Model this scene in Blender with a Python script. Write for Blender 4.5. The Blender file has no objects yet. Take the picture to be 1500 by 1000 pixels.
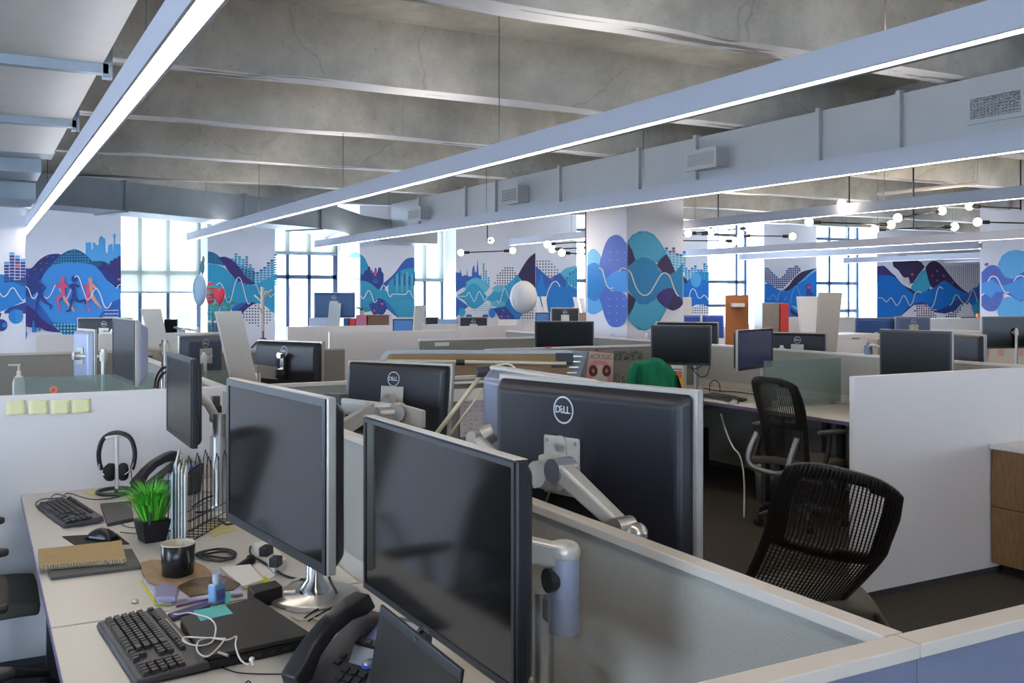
import bpy, bmesh, math, random
from math import sin, cos, pi, radians as R
from mathutils import Vector, Matrix
from mathutils.geometry import tessellate_polygon

# ------------------------------------------------------------------ camera, world, exposure
YAW = R(28.6)
F, CX, HY, EYE = 1440.0, 750.0, 431.0, 1.6
SN, CN = sin(YAW), cos(YAW)
scene = bpy.context.scene
col = scene.collection

cam_d = bpy.data.cameras.new('camera')
cam_d.sensor_width = 36.0
cam_d.lens = 36.0 * F / 1500.0
cam_d.shift_y = -(500.0 - HY) / 1500.0
cam_d.clip_start = 0.02
cam_d.clip_end = 300
cam = bpy.data.objects.new('camera', cam_d)
cam.location = (0, 0, EYE)
cam.rotation_euler = (R(90), 0, -YAW)
col.objects.link(cam)
scene.camera = cam

world = bpy.data.worlds.new('sky')
scene.world = world
world.use_nodes = True
wn = world.node_tree.nodes; wl = world.node_tree.links
wn.clear()
w_out = wn.new('ShaderNodeOutputWorld')
w_bg = wn.new('ShaderNodeBackground')
w_tc = wn.new('ShaderNodeTexCoord')
w_sep = wn.new('ShaderNodeSeparateXYZ')
w_ramp = wn.new('ShaderNodeValToRGB')
w_ramp.color_ramp.elements[0].position = 0.42
w_ramp.color_ramp.elements[0].color = (0.74, 0.82, 0.93, 1)
w_ramp.color_ramp.elements[1].position = 0.62
w_ramp.color_ramp.elements[1].color = (0.64, 0.79, 1.0, 1)
w_map = wn.new('ShaderNodeMapRange')
w_map.inputs['From Min'].default_value = -1
wl.new(w_tc.outputs['Generated'], w_sep.inputs[0])
wl.new(w_sep.outputs['Z'], w_map.inputs['Value'])
wl.new(w_map.outputs[0], w_ramp.inputs[0])
wl.new(w_ramp.outputs[0], w_bg.inputs['Color'])
w_bg.inputs['Strength'].default_value = 15.0
wl.new(w_bg.outputs[0], w_out.inputs[0])

vs = scene.view_settings
scene.display_settings.display_device = 'sRGB'
vs.view_transform = 'Standard'
vs.look = 'None'
vs.gamma = 1.0
vs.use_curve_mapping = False
vs.exposure = 1.1
STRIP_POWER = 10.0
UP_POWER = 6.0
BULB_POWER = 30.0
scene.cycles.max_bounces = 8
scene.cycles.diffuse_bounces = 5
scene.cycles.transparent_max_bounces = 12
scene.cycles.sample_clamp_indirect = 6.0
scene.cycles.use_denoising = True
scene.cycles.caustics_reflective = False
scene.cycles.caustics_refractive = False

# ------------------------------------------------------------------ pixel -> place
def ray(px, py):
    t = (px - CX) / F
    return Vector((SN + t * CN, CN - t * SN, (HY - py) / F))

def at(px, py, X=None, Y=None, z=None, d=None):
    r = ray(px, py)
    if X is not None: k = X / r.x
    elif Y is not None: k = Y / r.y
    elif z is not None: k = (z - EYE) / r.z
    else: k = d
    return Vector((r.x * k, r.y * k, EYE + r.z * k))

# ------------------------------------------------------------------ colour and materials
def lin(c):
    if isinstance(c, str):
        c = c.lstrip('#'); c = tuple(int(c[i:i+2], 16) / 255 for i in (0, 2, 4))
    return tuple((x / 12.92 if x <= 0.04045 else ((x + 0.055) / 1.055) ** 2.4) for x in c[:3]) + (1,)

MATS = {}
def mat(name, c='#888888', rough=0.5, metal=0.0, bump=0.0, bscale=200.0, var=0.0, vscale=6.0, c2=None,
        emit=None, power=0.0, alpha=1.0, spec=0.5, coat=0.0, trans=0.0, ior=1.45, stretch=None, ramp=(0.35, 0.65)):
    if name in MATS: return MATS[name]
    m = bpy.data.materials.new(name); m.use_nodes = True
    nt = m.node_tree; N = nt.nodes; L = nt.links
    b = N['Principled BSDF']
    b.inputs['Base Color'].default_value = lin(c)
    b.inputs['Roughness'].default_value = rough
    b.inputs['Metallic'].default_value = metal
    b.inputs['Specular IOR Level'].default_value = spec
    b.inputs['Coat Weight'].default_value = coat
    b.inputs['Transmission Weight'].default_value = trans
    b.inputs['IOR'].default_value = ior
    b.inputs['Alpha'].default_value = alpha
    m.diffuse_color = lin(c)
    tc = None
    if var or c2 or bump:
        tc = N.new('ShaderNodeTexCoord'); mp = N.new('ShaderNodeMapping')
        L.new(tc.outputs['Object'], mp.inputs[0])
        if stretch: mp.inputs['Scale'].default_value = stretch
    if var or c2:
        no = N.new('ShaderNodeTexNoise'); no.inputs['Scale'].default_value = vscale
        no.inputs['Detail'].default_value = 6; no.inputs['Roughness'].default_value = 0.6
        L.new(mp.outputs[0], no.inputs['Vector'])
        rp = N.new('ShaderNodeValToRGB'); rp.color_ramp.elements[0].position = ramp[0]; rp.color_ramp.elements[1].position = ramp[1]
        ca = lin(c)
        cb = lin(c2) if c2 else tuple(max(0, x * (1 - var)) for x in ca[:3]) + (1,)
        rp.color_ramp.elements[0].color = cb; rp.color_ramp.elements[1].color = ca
        L.new(no.outputs['Fac'], rp.inputs[0]); L.new(rp.outputs[0], b.inputs['Base Color'])
    if bump:
        n2 = N.new('ShaderNodeTexNoise'); n2.inputs['Scale'].default_value = bscale; n2.inputs['Detail'].default_value = 4
        L.new(mp.outputs[0], n2.inputs['Vector'])
        bp = N.new('ShaderNodeBump'); bp.inputs['Strength'].default_value = bump; bp.inputs['Distance'].default_value = 0.01
        L.new(n2.outputs['Fac'], bp.inputs['Height']); L.new(bp.outputs[0], b.inputs['Normal'])
    if emit:
        b.inputs['Emission Color'].default_value = lin(emit)
        b.inputs['Emission Strength'].default_value = power
    MATS[name] = m
    return m

def glass_mat(name, tint, mixf, rough=0.05):
    m = bpy.data.materials.new(name); m.use_nodes = True
    N = m.node_tree.nodes; L = m.node_tree.links
    N.clear()
    o = N.new('ShaderNodeOutputMaterial'); mx = N.new('ShaderNodeMixShader')
    t = N.new('ShaderNodeBsdfTransparent'); t.inputs[0].default_value = lin(tint)
    g = N.new('ShaderNodeBsdfPrincipled'); g.inputs['Base Color'].default_value = lin('#a3b5b3'); g.inputs['Roughness'].default_value = rough
    mx.inputs[0].default_value = mixf
    L.new(t.outputs[0], mx.inputs[1]); L.new(g.outputs[0], mx.inputs[2]); L.new(mx.outputs[0], o.inputs[0])
    MATS[name] = m
    return m

def blind_mat(name, c):
    m = bpy.data.materials.new(name); m.use_nodes = True
    N = m.node_tree.nodes; L = m.node_tree.links
    N.clear()
    o = N.new('ShaderNodeOutputMaterial'); mx = N.new('ShaderNodeMixShader'); m2 = N.new('ShaderNodeMixShader')
    d = N.new('ShaderNodeBsdfDiffuse'); d.inputs[0].default_value = lin(c)
    t = N.new('ShaderNodeBsdfTranslucent'); t.inputs[0].default_value = lin(c)
    tr = N.new('ShaderNodeBsdfTransparent')
    mx.inputs[0].default_value = 0.6; m2.inputs[0].default_value = 0.06
    L.new(d.outputs[0], mx.inputs[1]); L.new(t.outputs[0], mx.inputs[2])
    L.new(mx.outputs[0], m2.inputs[1]); L.new(tr.outputs[0], m2.inputs[2]); L.new(m2.outputs[0], o.inputs[0])
    MATS[name] = m
    return m

def wood_mat(name, c, c2, scale=(1, 12, 1), rough=0.45):
    return mat(name, c, rough=rough, c2=c2, vscale=9.0, stretch=scale, ramp=(0.3, 0.7), bump=0.05, bscale=60)

# ------------------------------------------------------------------ mesh builder
class MB:
    def __init__(s, M=None): s.v = []; s.f = []; s.fm = []; s.M = M; s.m = 0; s.sm = []
    def mat(s, i): s.m = i; return s
    def add(s, vs_, fs_, smooth=False):
        o = len(s.v)
        for p in vs_:
            p = Vector(p)
            s.v.append(s.M @ p if s.M else p)
        for f in fs_:
            s.f.append([o + i for i in f]); s.fm.append(s.m); s.sm.append(smooth)
        return s
    def box(s, x0, x1, y0, y1, z0, z1):
        v = [(x, y, z) for z in (z0, z1) for y in (y0, y1) for x in (x0, x1)]
        return s.add(v, [(0,2,3,1),(4,5,7,6),(0,1,5,4),(2,6,7,3),(0,4,6,2),(1,3,7,5)])
    def rbox(s, c, size, rot=0, tilt=0, r=0.0):
        M = Matrix.Translation(Vector(c)) @ Matrix.Rotation(rot, 4, 'Z') @ Matrix.Rotation(tilt, 4, 'Y')
        hx, hy, hz = [a / 2 for a in size]
        v = [M @ Vector((x, y, z)) for z in (-hz, hz) for y in (-hy, hy) for x in (-hx, hx)]
        return s.add(v, [(0,2,3,1),(4,5,7,6),(0,1,5,4),(2,6,7,3),(0,4,6,2),(1,3,7,5)])
    def prism(s, pts, z0, z1):
        n = len(pts)
        a = sum(pts[i][0]*pts[(i+1)%n][1] - pts[(i+1)%n][0]*pts[i][1] for i in range(n))
        if a < 0: pts = list(reversed(pts))
        v = [(p[0], p[1], z0) for p in pts] + [(p[0], p[1], z1) for p in pts]
        f = [tuple(reversed(range(n))), tuple(range(n, 2*n))] + [(i, (i+1)%n, n+(i+1)%n, n+i) for i in range(n)]
        return s.add(v, f)
    def hull(s, A, B):
        """two matching rings of points joined and capped"""
        n = len(A)
        return s.add(list(A) + list(B), [tuple(reversed(range(n))), tuple(range(n, 2*n))] + [(i, (i+1)%n, n+(i+1)%n, n+i) for i in range(n)])
    def cyl(s, p0, p1, r, r2=None, n=14, cap=True, smooth=True):
        p0, p1 = Vector(p0), Vector(p1); r2 = r if r2 is None else r2
        d = (p1 - p0).normalized()
        a = d.orthogonal().normalized(); b = d.cross(a)
        v = [p0 + (a*cos(2*pi*i/n) + b*sin(2*pi*i/n))*r for i in range(n)] + [p1 + (a*cos(2*pi*i/n) + b*sin(2*pi*i/n))*r2 for i in range(n)]
        s.add(v, [(i, (i+1)%n, n+(i+1)%n, n+i) for i in range(n)], smooth)
        if cap: s.add(v[:n], [tuple(reversed(range(n)))]); s.add(v[n:], [tuple(range(n))])
        return s
    def tube(s, pts, r, n=8, closed=False, flat=None):
        pts = [Vector(p) for p in pts]; N = len(pts)
        v = []; up = None
        for i, p in enumerate(pts):
            if closed: d = pts[(i+1)%N] - pts[i-1]
            else: d = pts[min(i+1, N-1)] - pts[max(i-1, 0)]
            if d.length < 1e-9: d = Vector((0,0,1))
            d.normalize()
            if up is None: up = d.orthogonal().normalized()
            a = (up - d * up.dot(d))
            a = d.orthogonal().normalized() if a.length < 1e-6 else a.normalized()
            up = a; b = d.cross(a)
            rr = r[i] if isinstance(r, (list, tuple)) else r
            v += [p + (a*cos(2*pi*k/n) + b*sin(2*pi*k/n))*rr for k in range(n)]
        f = []
        for i in range(N if closed else N-1):
            j = (i+1) % N
            f += [(i*n+k, i*n+(k+1)%n, j*n+(k+1)%n, j*n+k) for k in range(n)]
        if not closed: f += [tuple(reversed(range(n))), tuple(range((N-1)*n, N*n))]
        return s.add(v, f, True)
    def lathe(s, prof, c=(0,0,0), n=20, axis=None):
        v = []; m = len(prof)
        Q = Matrix.Translation(Vector(c))
        if axis is not None: Q = Q @ Vector((0,0,1)).rotation_difference(Vector(axis)).to_matrix().to_4x4()
        for i in range(n):
            a = 2*pi*i/n
            v += [Q @ Vector((r*cos(a), r*sin(a), z)) for r, z in prof]
        f = []
        for i in range(n):
            j = (i+1) % n
            for k in range(m-1): f.append((i*m+k, j*m+k, j*m+k+1, i*m+k+1))
        return s.add(v, f, True)
    def ball(s, c, r, n=16, sc=(1,1,1)):
        c = Vector(c); h = n//2
        v = [c + Vector((0,0,-r*sc[2]))]
        for i in range(1, h):
            ph = -pi/2 + pi*i/h
            v += [c + Vector((r*sc[0]*cos(ph)*cos(2*pi*k/n), r*sc[1]*cos(ph)*sin(2*pi*k/n), r*sc[2]*sin(ph))) for k in range(n)]
        v.append(c + Vector((0,0,r*sc[2])))
        f = [(0, 1+(k+1)%n, 1+k) for k in range(n)]
        for i in range(h-2): f += [(1+i*n+k, 1+i*n+(k+1)%n, 1+(i+1)*n+(k+1)%n, 1+(i+1)*n+k) for k in range(n)]
        t = len(v)-1; f += [(1+(h-2)*n+k, 1+(h-2)*n+(k+1)%n, t) for k in range(n)]
        return s.add(v, f, True)
    def grid(s, fn, nu, nv, keep=None, smooth=True):
        v = [fn(i/nu, j/nv) for j in range(nv+1) for i in range(nu+1)]
        f = [(j*(nu+1)+i, j*(nu+1)+i+1, (j+1)*(nu+1)+i+1, (j+1)*(nu+1)+i) for j in range(nv) for i in range(nu) if keep is None or keep((i+.5)/nu, (j+.5)/nv)]
        return s.add(v, f, smooth)
    def flat(s, pts, tri=True):
        """a planar polygon (may be concave)"""
        pts = [Vector(p) for p in pts]
        return s.add(pts, [tuple(t) for t in tessellate_polygon([pts])])
    def build(s, name, mats, parent=None, bevel=0.0, seg=2, origin=None, solid=0.0, clean=False):
        me = bpy.data.meshes.new(name)
        off = Vector((0,0,0))
        if origin is not None: off = Vector(origin)
        me.from_pydata([tuple(p - off) for p in s.v], [], s.f)
        if not isinstance(mats, (list, tuple)): mats = [mats]
        for m_ in mats: me.materials.append(m_)
        for p, mi, sm_ in zip(me.polygons, s.fm, s.sm):
            p.material_index = min(mi, len(mats)-1); p.use_smooth = sm_
        if clean:
            bm = bmesh.new(); bm.from_mesh(me)
            used = [v for v in bm.verts if not v.link_faces]
            bmesh.ops.delete(bm, geom=used, context='VERTS')
            bm.to_mesh(me); bm.free()
        me.update()
        o = bpy.data.objects.new(name, me); col.objects.link(o)
        if parent is not None: o.parent = parent
        if origin is not None: o.location = off
        if solid:
            md = o.modifiers.new('s', 'SOLIDIFY'); md.thickness = solid; md.offset = 0
        if bevel:
            md = o.modifiers.new('b', 'BEVEL'); md.width = bevel; md.segments = seg; md.limit_method = 'ANGLE'; md.angle_limit = R(40)
        return o

def thing(name, label, cat, loc=(0,0,0), rz=0, group=None):
    o = bpy.data.objects.new(name, None); col.objects.link(o)
    o.empty_display_size = 0.1
    o.location = loc; o.rotation_euler = (0, 0, rz); o['label'] = label; o['category'] = cat
    if group: o['group'] = group
    return o
def tag(o, label, cat, group=None, kind=None):
    o['label'] = label; o['category'] = cat
    if group: o['group'] = group
    if kind: o['kind'] = kind
    return o
def struct(o, label=None):
    o['kind'] = 'structure'
    if label: o['label'] = label
    return o
def rel(root):
    """builder whose input is in world space and whose output is in the thing's own space"""
    M = Matrix.Translation(root.location) @ Matrix.Rotation(root.rotation_euler.z, 4, 'Z')
    return MB(M.inverted())
def lab(o, s): o['label'] = s; return o

def catmull(pts, n=8, closed=False):
    pts = [Vector(p) for p in pts]; N = len(pts); out = []
    rng = range(N if closed else N-1)
    for i in rng:
        if closed: a, b, c, d = pts[i-1], pts[i], pts[(i+1)%N], pts[(i+2)%N]
        else: a, b, c, d = pts[max(i-1,0)], pts[i], pts[i+1], pts[min(i+2,N-1)]
        for k in range(n):
            t = k/n
            out.append(0.5*((2*b) + (c-a)*t + (2*a-5*b+4*c-d)*t*t + (3*b-3*c+d-a)*t**3))
    if not closed: out.append(pts[-1])
    return out

_tx = {}
def text_geo(string, size, extrude):
    k = (string, size, extrude)
    if k in _tx: return _tx[k]
    cu = bpy.data.curves.new('tmp', 'FONT'); cu.body = string; cu.size = size; cu.extrude = extrude
    cu.align_x = 'CENTER'; cu.align_y = 'CENTER'; cu.resolution_u = 3; cu.offset = size*.022
    o = bpy.data.objects.new('tmp', cu); col.objects.link(o)
    dg = bpy.context.evaluated_depsgraph_get()
    me = bpy.data.meshes.new_from_object(o.evaluated_get(dg))
    r = ([v.co.copy() for v in me.vertices], [tuple(p.vertices) for p in me.polygons])
    bpy.data.objects.remove(o); bpy.data.curves.remove(cu); bpy.data.meshes.remove(me)
    _tx[k] = r
    return r
def add_text(mb, string, size, M, extrude=0.0004):
    v, f = text_geo(string, size, extrude)
    mb.add([M @ p for p in v], f)

# ------------------------------------------------------------------ shared materials
m_wall = mat('painted_wall', '#dfdee6', rough=0.7, var=0.04, vscale=2, bump=0.05, bscale=80)
m_conc = mat('painted_concrete', '#cfcdc6', rough=0.85, c2='#b0afa8', vscale=2.2, bump=0.6, bscale=9, ramp=(0.3,0.62))
def weather(m, lo=.72):
    N = m.node_tree.nodes; L = m.node_tree.links; b = N['Principled BSDF']
    src = b.inputs['Base Color'].links[0].from_socket
    tc = N.new('ShaderNodeTexCoord')
    sp = N.new('ShaderNodeTexNoise'); sp.inputs['Scale'].default_value = 26; sp.inputs['Detail'].default_value = 8; sp.inputs['Roughness'].default_value = .75
    r1 = N.new('ShaderNodeValToRGB'); r1.color_ramp.elements[0].position = .30; r1.color_ramp.elements[0].color = (.62,.62,.6,1); r1.color_ramp.elements[1].position = .42; r1.color_ramp.elements[1].color = (1,1,1,1)
    vo = N.new('ShaderNodeTexVoronoi'); vo.feature = 'DISTANCE_TO_EDGE'; vo.inputs['Scale'].default_value = .55
    nz = N.new('ShaderNodeTexNoise'); nz.inputs['Scale'].default_value = 3; mx0 = N.new('ShaderNodeMix'); mx0.data_type = 'VECTOR'; mx0.inputs['Factor'].default_value = .18
    L.new(tc.outputs['Object'], mx0.inputs['A']); L.new(tc.outputs['Object'], nz.inputs['Vector']); L.new(nz.outputs['Color'], mx0.inputs['B']); L.new(mx0.outputs['Result'], vo.inputs['Vector'])
    r2 = N.new('ShaderNodeValToRGB'); r2.color_ramp.elements[0].position = .0; r2.color_ramp.elements[0].color = (.80,.80,.79,1); r2.color_ramp.elements[1].position = .0035; r2.color_ramp.elements[1].color = (1,1,1,1)
    st = N.new('ShaderNodeTexNoise'); st.inputs['Scale'].default_value = .9; st.inputs['Detail'].default_value = 7; st.inputs['Roughness'].default_value = .7
    r3 = N.new('ShaderNodeValToRGB'); r3.color_ramp.elements[0].position = .36; r3.color_ramp.elements[0].color = (lo,lo,lo,1); r3.color_ramp.elements[1].position = .56; r3.color_ramp.elements[1].color = (1,1,1,1)
    L.new(tc.outputs['Object'], sp.inputs['Vector']); L.new(tc.outputs['Object'], st.inputs['Vector'])
    L.new(sp.outputs['Fac'], r1.inputs[0]); L.new(vo.outputs['Distance'], r2.inputs[0]); L.new(st.outputs['Fac'], r3.inputs[0])
    cur = src
    for r in (r1, r2, r3):
        mx = N.new('ShaderNodeMix'); mx.data_type = 'RGBA'; mx.blend_type = 'MULTIPLY'; mx.inputs['Factor'].default_value = 1
        L.new(cur, mx.inputs['A']); L.new(r.outputs[0], mx.inputs['B']); cur = mx.outputs['Result']
    L.new(cur, b.inputs['Base Color'])
weather(m_conc)
m_white = mat('white_laminate', '#d2cdcb', rough=0.35)
m_desk = mat('desk_laminate', '#c4bfb6', rough=0.38, var=0.03, vscale=3)
m_edge = mat('desk_edge', '#6f5f80', rough=0.4)
m_cap = mat('cap_laminate', '#b3aca2', rough=0.4)
m_fab = mat('grey_fabric', '#96938d', rough=0.95, c2='#76746f', vscale=350, bump=0.4, bscale=500, ramp=(0.35,0.65))
m_fabn = mat('heathered_fabric', '#a09d96', rough=0.95, c2='#85827c', vscale=600, bump=0.3, bscale=700)
m_alu = mat('brushed_aluminium', '#b9b8b4', rough=0.32, metal=0.85)
m_armp = mat('arm_silver_paint', '#b3b0a8', rough=0.35, metal=0.35)
m_blk = mat('black_plastic', '#1b1b1f', rough=0.42)
m_blk2 = mat('matt_black', '#141416', rough=0.75)
m_scr = mat('screen_glass', '#0f0d0e', rough=0.09, spec=1.0)
m_scrg = mat('screen_matt', '#08080a', rough=0.3, spec=0.2)
m_back = mat('monitor_back', '#16171f', rough=0.42, bump=0.08, bscale=900)
m_rim = mat('monitor_rim', '#a5a29c', rough=0.35, metal=0.4)
m_logo = mat('logo_silver', '#aeb0b8', rough=0.4)
m_dk = mat('dark_grey_plastic', '#3a3b3e', rough=0.5)
m_key = mat('key_caps', '#2c2c2e', rough=0.5)
m_carpet = mat('carpet', '#4b463d', rough=1.0, c2='#302b25', vscale=90, bump=0.8, bscale=300)
m_chrome = mat('polished_metal', '#c9c9c9', rough=0.15, metal=1.0)
m_duct = mat('galvanised_duct', '#93a0ab', rough=0.5, metal=0.3, var=0.12, vscale=3)
m_ductl = mat('painted_duct', '#a9aeb4', rough=0.55, metal=0.1, var=0.05, vscale=3)
m_frame = mat('window_frame', '#46566c', rough=0.5)
m_paper = mat('paper', '#d8d6d0', rough=0.7)
m_lamp = mat('lamp_housing', '#a9adba', rough=0.45)
m_strip = mat('lamp_diffuser', '#ffffff', emit='#fff1e3', power=STRIP_POWER)
m_up = mat('added_uplight', '#ffffff', emit='#fff6ec', power=UP_POWER)  # glow for the lamp tops, added to brighten the ceiling
m_up2 = mat('added_uplight_dim', '#ffffff', emit='#f6f6ff', power=UP_POWER*.35)
m_bulb = mat('glass_bulb', '#ffffff', emit='#ffe9cc', power=BULB_POWER)
m_glass = glass_mat('window_glass', '#f4f8fb', 0.05, 0.02)
m_gdiv = glass_mat('divider_glass', '#dfe8e6', 0.30, 0.15)
m_blind = blind_mat('roller_blind', '#686b62')
m_oak = wood_mat('oak_veneer', '#8a6844', '#6b4c2c', (14, 14, 1.2))
# ------------------------------------------------------------------ room shell
X0, X1, Y0, Y1, ZC = -6.0, 26.0, -5.0, 16.0, 3.42
YG = 16.6
struct(MB().box(X0-.3, X1+.3, Y0-.3, YG+.4, -0.2, 0).build('floor', m_carpet))
struct(MB().box(X0-.3, X1+.3, Y0-.3, YG+.4, ZC, ZC+.3).build('ceiling', m_conc))
def wx(px, Y): return at(px, 400, Y=Y).x
# the rear wall: piers between the windows, a low wall under them, a lintel over them
wins = [(wx(177,16), wx(304,16)), (wx(403,16), wx(527,15.4)), (wx(607,15.4)+.0, wx(668,16)), (wx(845,16), 12.3), (wx(1037,16), wx(1119,16)), (wx(1196,16), wx(1284.5,16))]
wb = MB()
edges = [X0] + [e for w in wins for e in w] + [X1]
for i in range(0, len(edges), 2):
    yf = 15.4 if i == 4 else 16.0
    wb.box(edges[i], edges[i+1], yf, YG+.3, 0, ZC)
for a, b in wins:
    wb.box(a, b, YG-.12, YG+.3, 0, 0.45)
    wb.box(a, b, YG-.12, YG+.3, 3.36, ZC)
struct(wb.build('wall_back', m_wall))
def walled(name, axis, c0, c1, lo, hi, ops):
    mb = MB()
    def bx(a, b, z0, z1):
        if axis == 'x': mb.box(c0, c1, a, b, z0, z1)
        else: mb.box(a, b, c0, c1, z0, z1)
    p = lo
    for a, b in ops:
        bx(p, a, 0, ZC); bx(a, b, 0, .6); bx(a, b, 2.9, ZC); p = b
    bx(p, hi, 0, ZC)
    struct(mb.build(name, m_wall))
sideops = [(0.2,2.4), (8.2,10.4), (11.8,14.2)]
walled('wall_left', 'x', X0-.3, X0, Y0-.3, YG+.3, sideops)
frontops = [(-5.4,-3.2), (-2.4,-.6), (14.5,18.5)]
walled('wall_front', 'y', Y0-.3, Y0, X0, X1, frontops)
struct(MB().box(X1, X1+.3, Y0-.3, YG+.3, 0, ZC).build('wall_right', m_wall))

# windows of the rear wall (frame, mullions, glass, blind)
def zpx(py, px, Y): return at(px, py, Y=Y).z
wspec = [
 dict(v=[204.5,245.5,290], h=[(400,290)], blind=427, bx=292),
 dict(v=[420.5,452,489], h=[(371,452),(405.5,452)], blind=371, bx=489),
 dict(v=[621,649.5], h=[(410,640)], blind=410, bx=650),
 dict(v=[858,900,940], h=[(411,852)], blind=None, bx=None),
 dict(v=[1077,1108.5], h=[(413,1075),(447,1090)], blind=None, bx=None),
 dict(v=[1213,1241,1271], h=[(415,1240),(455,1240)], blind=None, bx=None)]
nwin = 0
for (a, b), w in zip(wins, wspec):
    nwin += 1
    t = bpy.data.objects.new('window_%d' % nwin, None); col.objects.link(t); t.location = ((a+b)/2, YG, .45); struct(t)
    mb = rel(t)
    mb.box(a, a+.05, YG-.04, YG+.04, .45, 3.36).box(b-.05, b, YG-.04, YG+.04, .45, 3.36).box(a, b, YG-.04, YG+.04, .45, .51).box(a, b, YG-.04, YG+.04, 3.30, 3.36).box(a, b, YG-.04, YG+.04, 2.86, 2.92)
    for vx in w['v']:
        x = wx(vx, YG)
        if a+.05 < x < b-.02: mb.box(x-.03, x+.03, YG-.045, YG+.03, .45, 3.33)
    for hy, hx in w['h']:
        z = zpx(hy, hx, YG); mb.box(a, b, YG-.045, YG+.03, z-.035, z+.035)
    mb.build('window_frame', m_frame, t)
    rel(t).box(a+.05, b-.05, YG-.004, YG+.004, .5, 3.32).build('pane', m_glass, t)
    rel(t).box(a, b, YG-.13, YG-.045, .43, .47).build('window_sill', m_white, t)
    if w['blind']:
        z = zpx(w['blind'], w['bx']-30, YG-.1)
        mb = rel(t)
        mb.add([(a+.02,YG-.1,z),(b-.02,YG-.1,z),(b-.02,YG-.1,2.84),(a+.02,YG-.1,2.84)], [(0,1,2,3)])
        bl = mb.build('roller_blind', m_blind, t)
        rel(t).box(a+.02, b-.02, YG-.112, YG-.088, z-.025, z).build('blind_rail', mat('blind_rail', '#8f9aa5', rough=.5), bl)
for axis, ops, c in (('x', sideops, X0-.15), ('y', frontops, Y0-.15)):
    for a, b in ops:
        nwin += 1
        t = bpy.data.objects.new('window_%d' % nwin, None); col.objects.link(t); struct(t)
        t.location = (c, (a+b)/2, .6) if axis == 'x' else ((a+b)/2, c, .6)
        mb = rel(t); g = rel(t)
        def bb(m_, p, q, z0, z1, th):
            if axis == 'x': m_.box(c-th, c+th, p, q, z0, z1)
            else: m_.box(p, q, c-th, c+th, z0, z1)
        for p in (a, (a+b)/2-.025, b-.05): bb(mb, p, p+.05, .6, 2.9, .03)
        for z in (.6, 1.9, 2.85): bb(mb, a, b, z, z+.05, .03)
        mb.build('window_frame', m_frame, t)
        bb(g, a+.05, b-.05, .65, 2.85, .003); g.build('pane', m_glass, t)

# columns (the middle one and the right one carry mural paint; the left one stands near the rear wall)
struct(MB().box(7.07, 7.95, 10.0, 10.92, 0, ZC).build('column_1', m_wall))
struct(MB().box(15.06, 15.96, 10.0, 10.92, 0, ZC).build('column_2', m_wall))
cx = at(37.5, 430, Y=13.0).x
struct(MB().box(cx-.9, cx, 13.0, 13.8, 0, ZC).build('column_3', m_wall))

# ceiling beams
for i, y in enumerate([-4.15, -2.08, 0.0, 2.06, 4.13, 6.20, 8.12, 10.34, 12.42, 14.5]):
    random.seed(40+i)
    zb = 3.0
    mb = MB(); n = 60
    top, bot = [], []
    for k in range(n+1):
        x = X0 + (X1-X0)*k/n
        j = random.uniform(-.012, .012); j2 = random.uniform(-.01, .01)
        mb.v += [Vector((x, y-.06, ZC)), Vector((x, y+.02+j, zb+j2)), Vector((x, y+.24+j, zb+j2*.5)), Vector((x, y+.34, ZC))]
    for k in range(n):
        o = 4*k
        for q in range(3):
            mb.f.append([o+q, o+q+4, o+q+5, o+q+1]); mb.fm.append(1 if q == 1 else 0); mb.sm.append(False)
    struct(mb.build('ceiling_beam', [m_conc, mat('flaked_paint', '#f4f5fa', rough=.7, c2='#9b9a94', vscale=2.2, ramp=(.42,.47), stretch=(.35,3,1))]))
gb = MB().box(7.1, 7.92, Y0, 16.0, 3.05, ZC)
struct(gb.build('ceiling_beam', m_conc))
# paint ridge lines and pipes on the slab
def pipe(label, pts, r, m_=None, group=None):
    root = Vector(pts[0])
    mb = MB(); mb.tube(pts, r, n=8)
    o = mb.build('ceiling_pipe', m_ or mat('pipe_paint', '#a8abb0', rough=.6), origin=root)
    return tag(o, label, 'pipe', group)
pipe('long pale conduit run under the concrete slab above the second long lamp', [(1.2,3.4,3.38),(3.2,3.42,3.38),(7.05,3.45,3.38)], .02)
pipe('thin conduit along the concrete slab just behind the nearest full beam', [(1.0,5.2,3.39),(4.0,5.22,3.39),(7.0,5.24,3.39)], .014)
pipe('thin conduit along the slab one bay beyond the small dome detector', [(1.0,9.3,3.39),(7.0,9.3,3.39)], .016)
pipe('white sprinkler pipe crossing over the pendant globes by the painted column', [(8.2,6.6,3.2),(9.8,6.6,3.2),(12.5,6.6,3.2)], .03, m_white)
pipe('white branch pipe dropping behind the row of globe lamps', [(9.9,7.2,3.38),(9.9,7.2,2.85),(9.9,8.6,2.85)], .025, m_white)
for (px, py, Y, lb) in ((308,270,9.5,'small white dome smoke detector on the slab above the long left duct'), (1030,118,3.0,'small white sprinkler head on the slab above the second long lamp')):
    p = at(px, py, z=ZC-.05)
    mb = MB(); mb.lathe([(0,.0),(.03,.0),(.05,.02),(.055,.05),(0,.05)], (0,0,0)); o = mb.build('ceiling_detector', m_white); o.location = (p.x, p.y, ZC-.05)
    tag(o, lb, 'detector')

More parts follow.
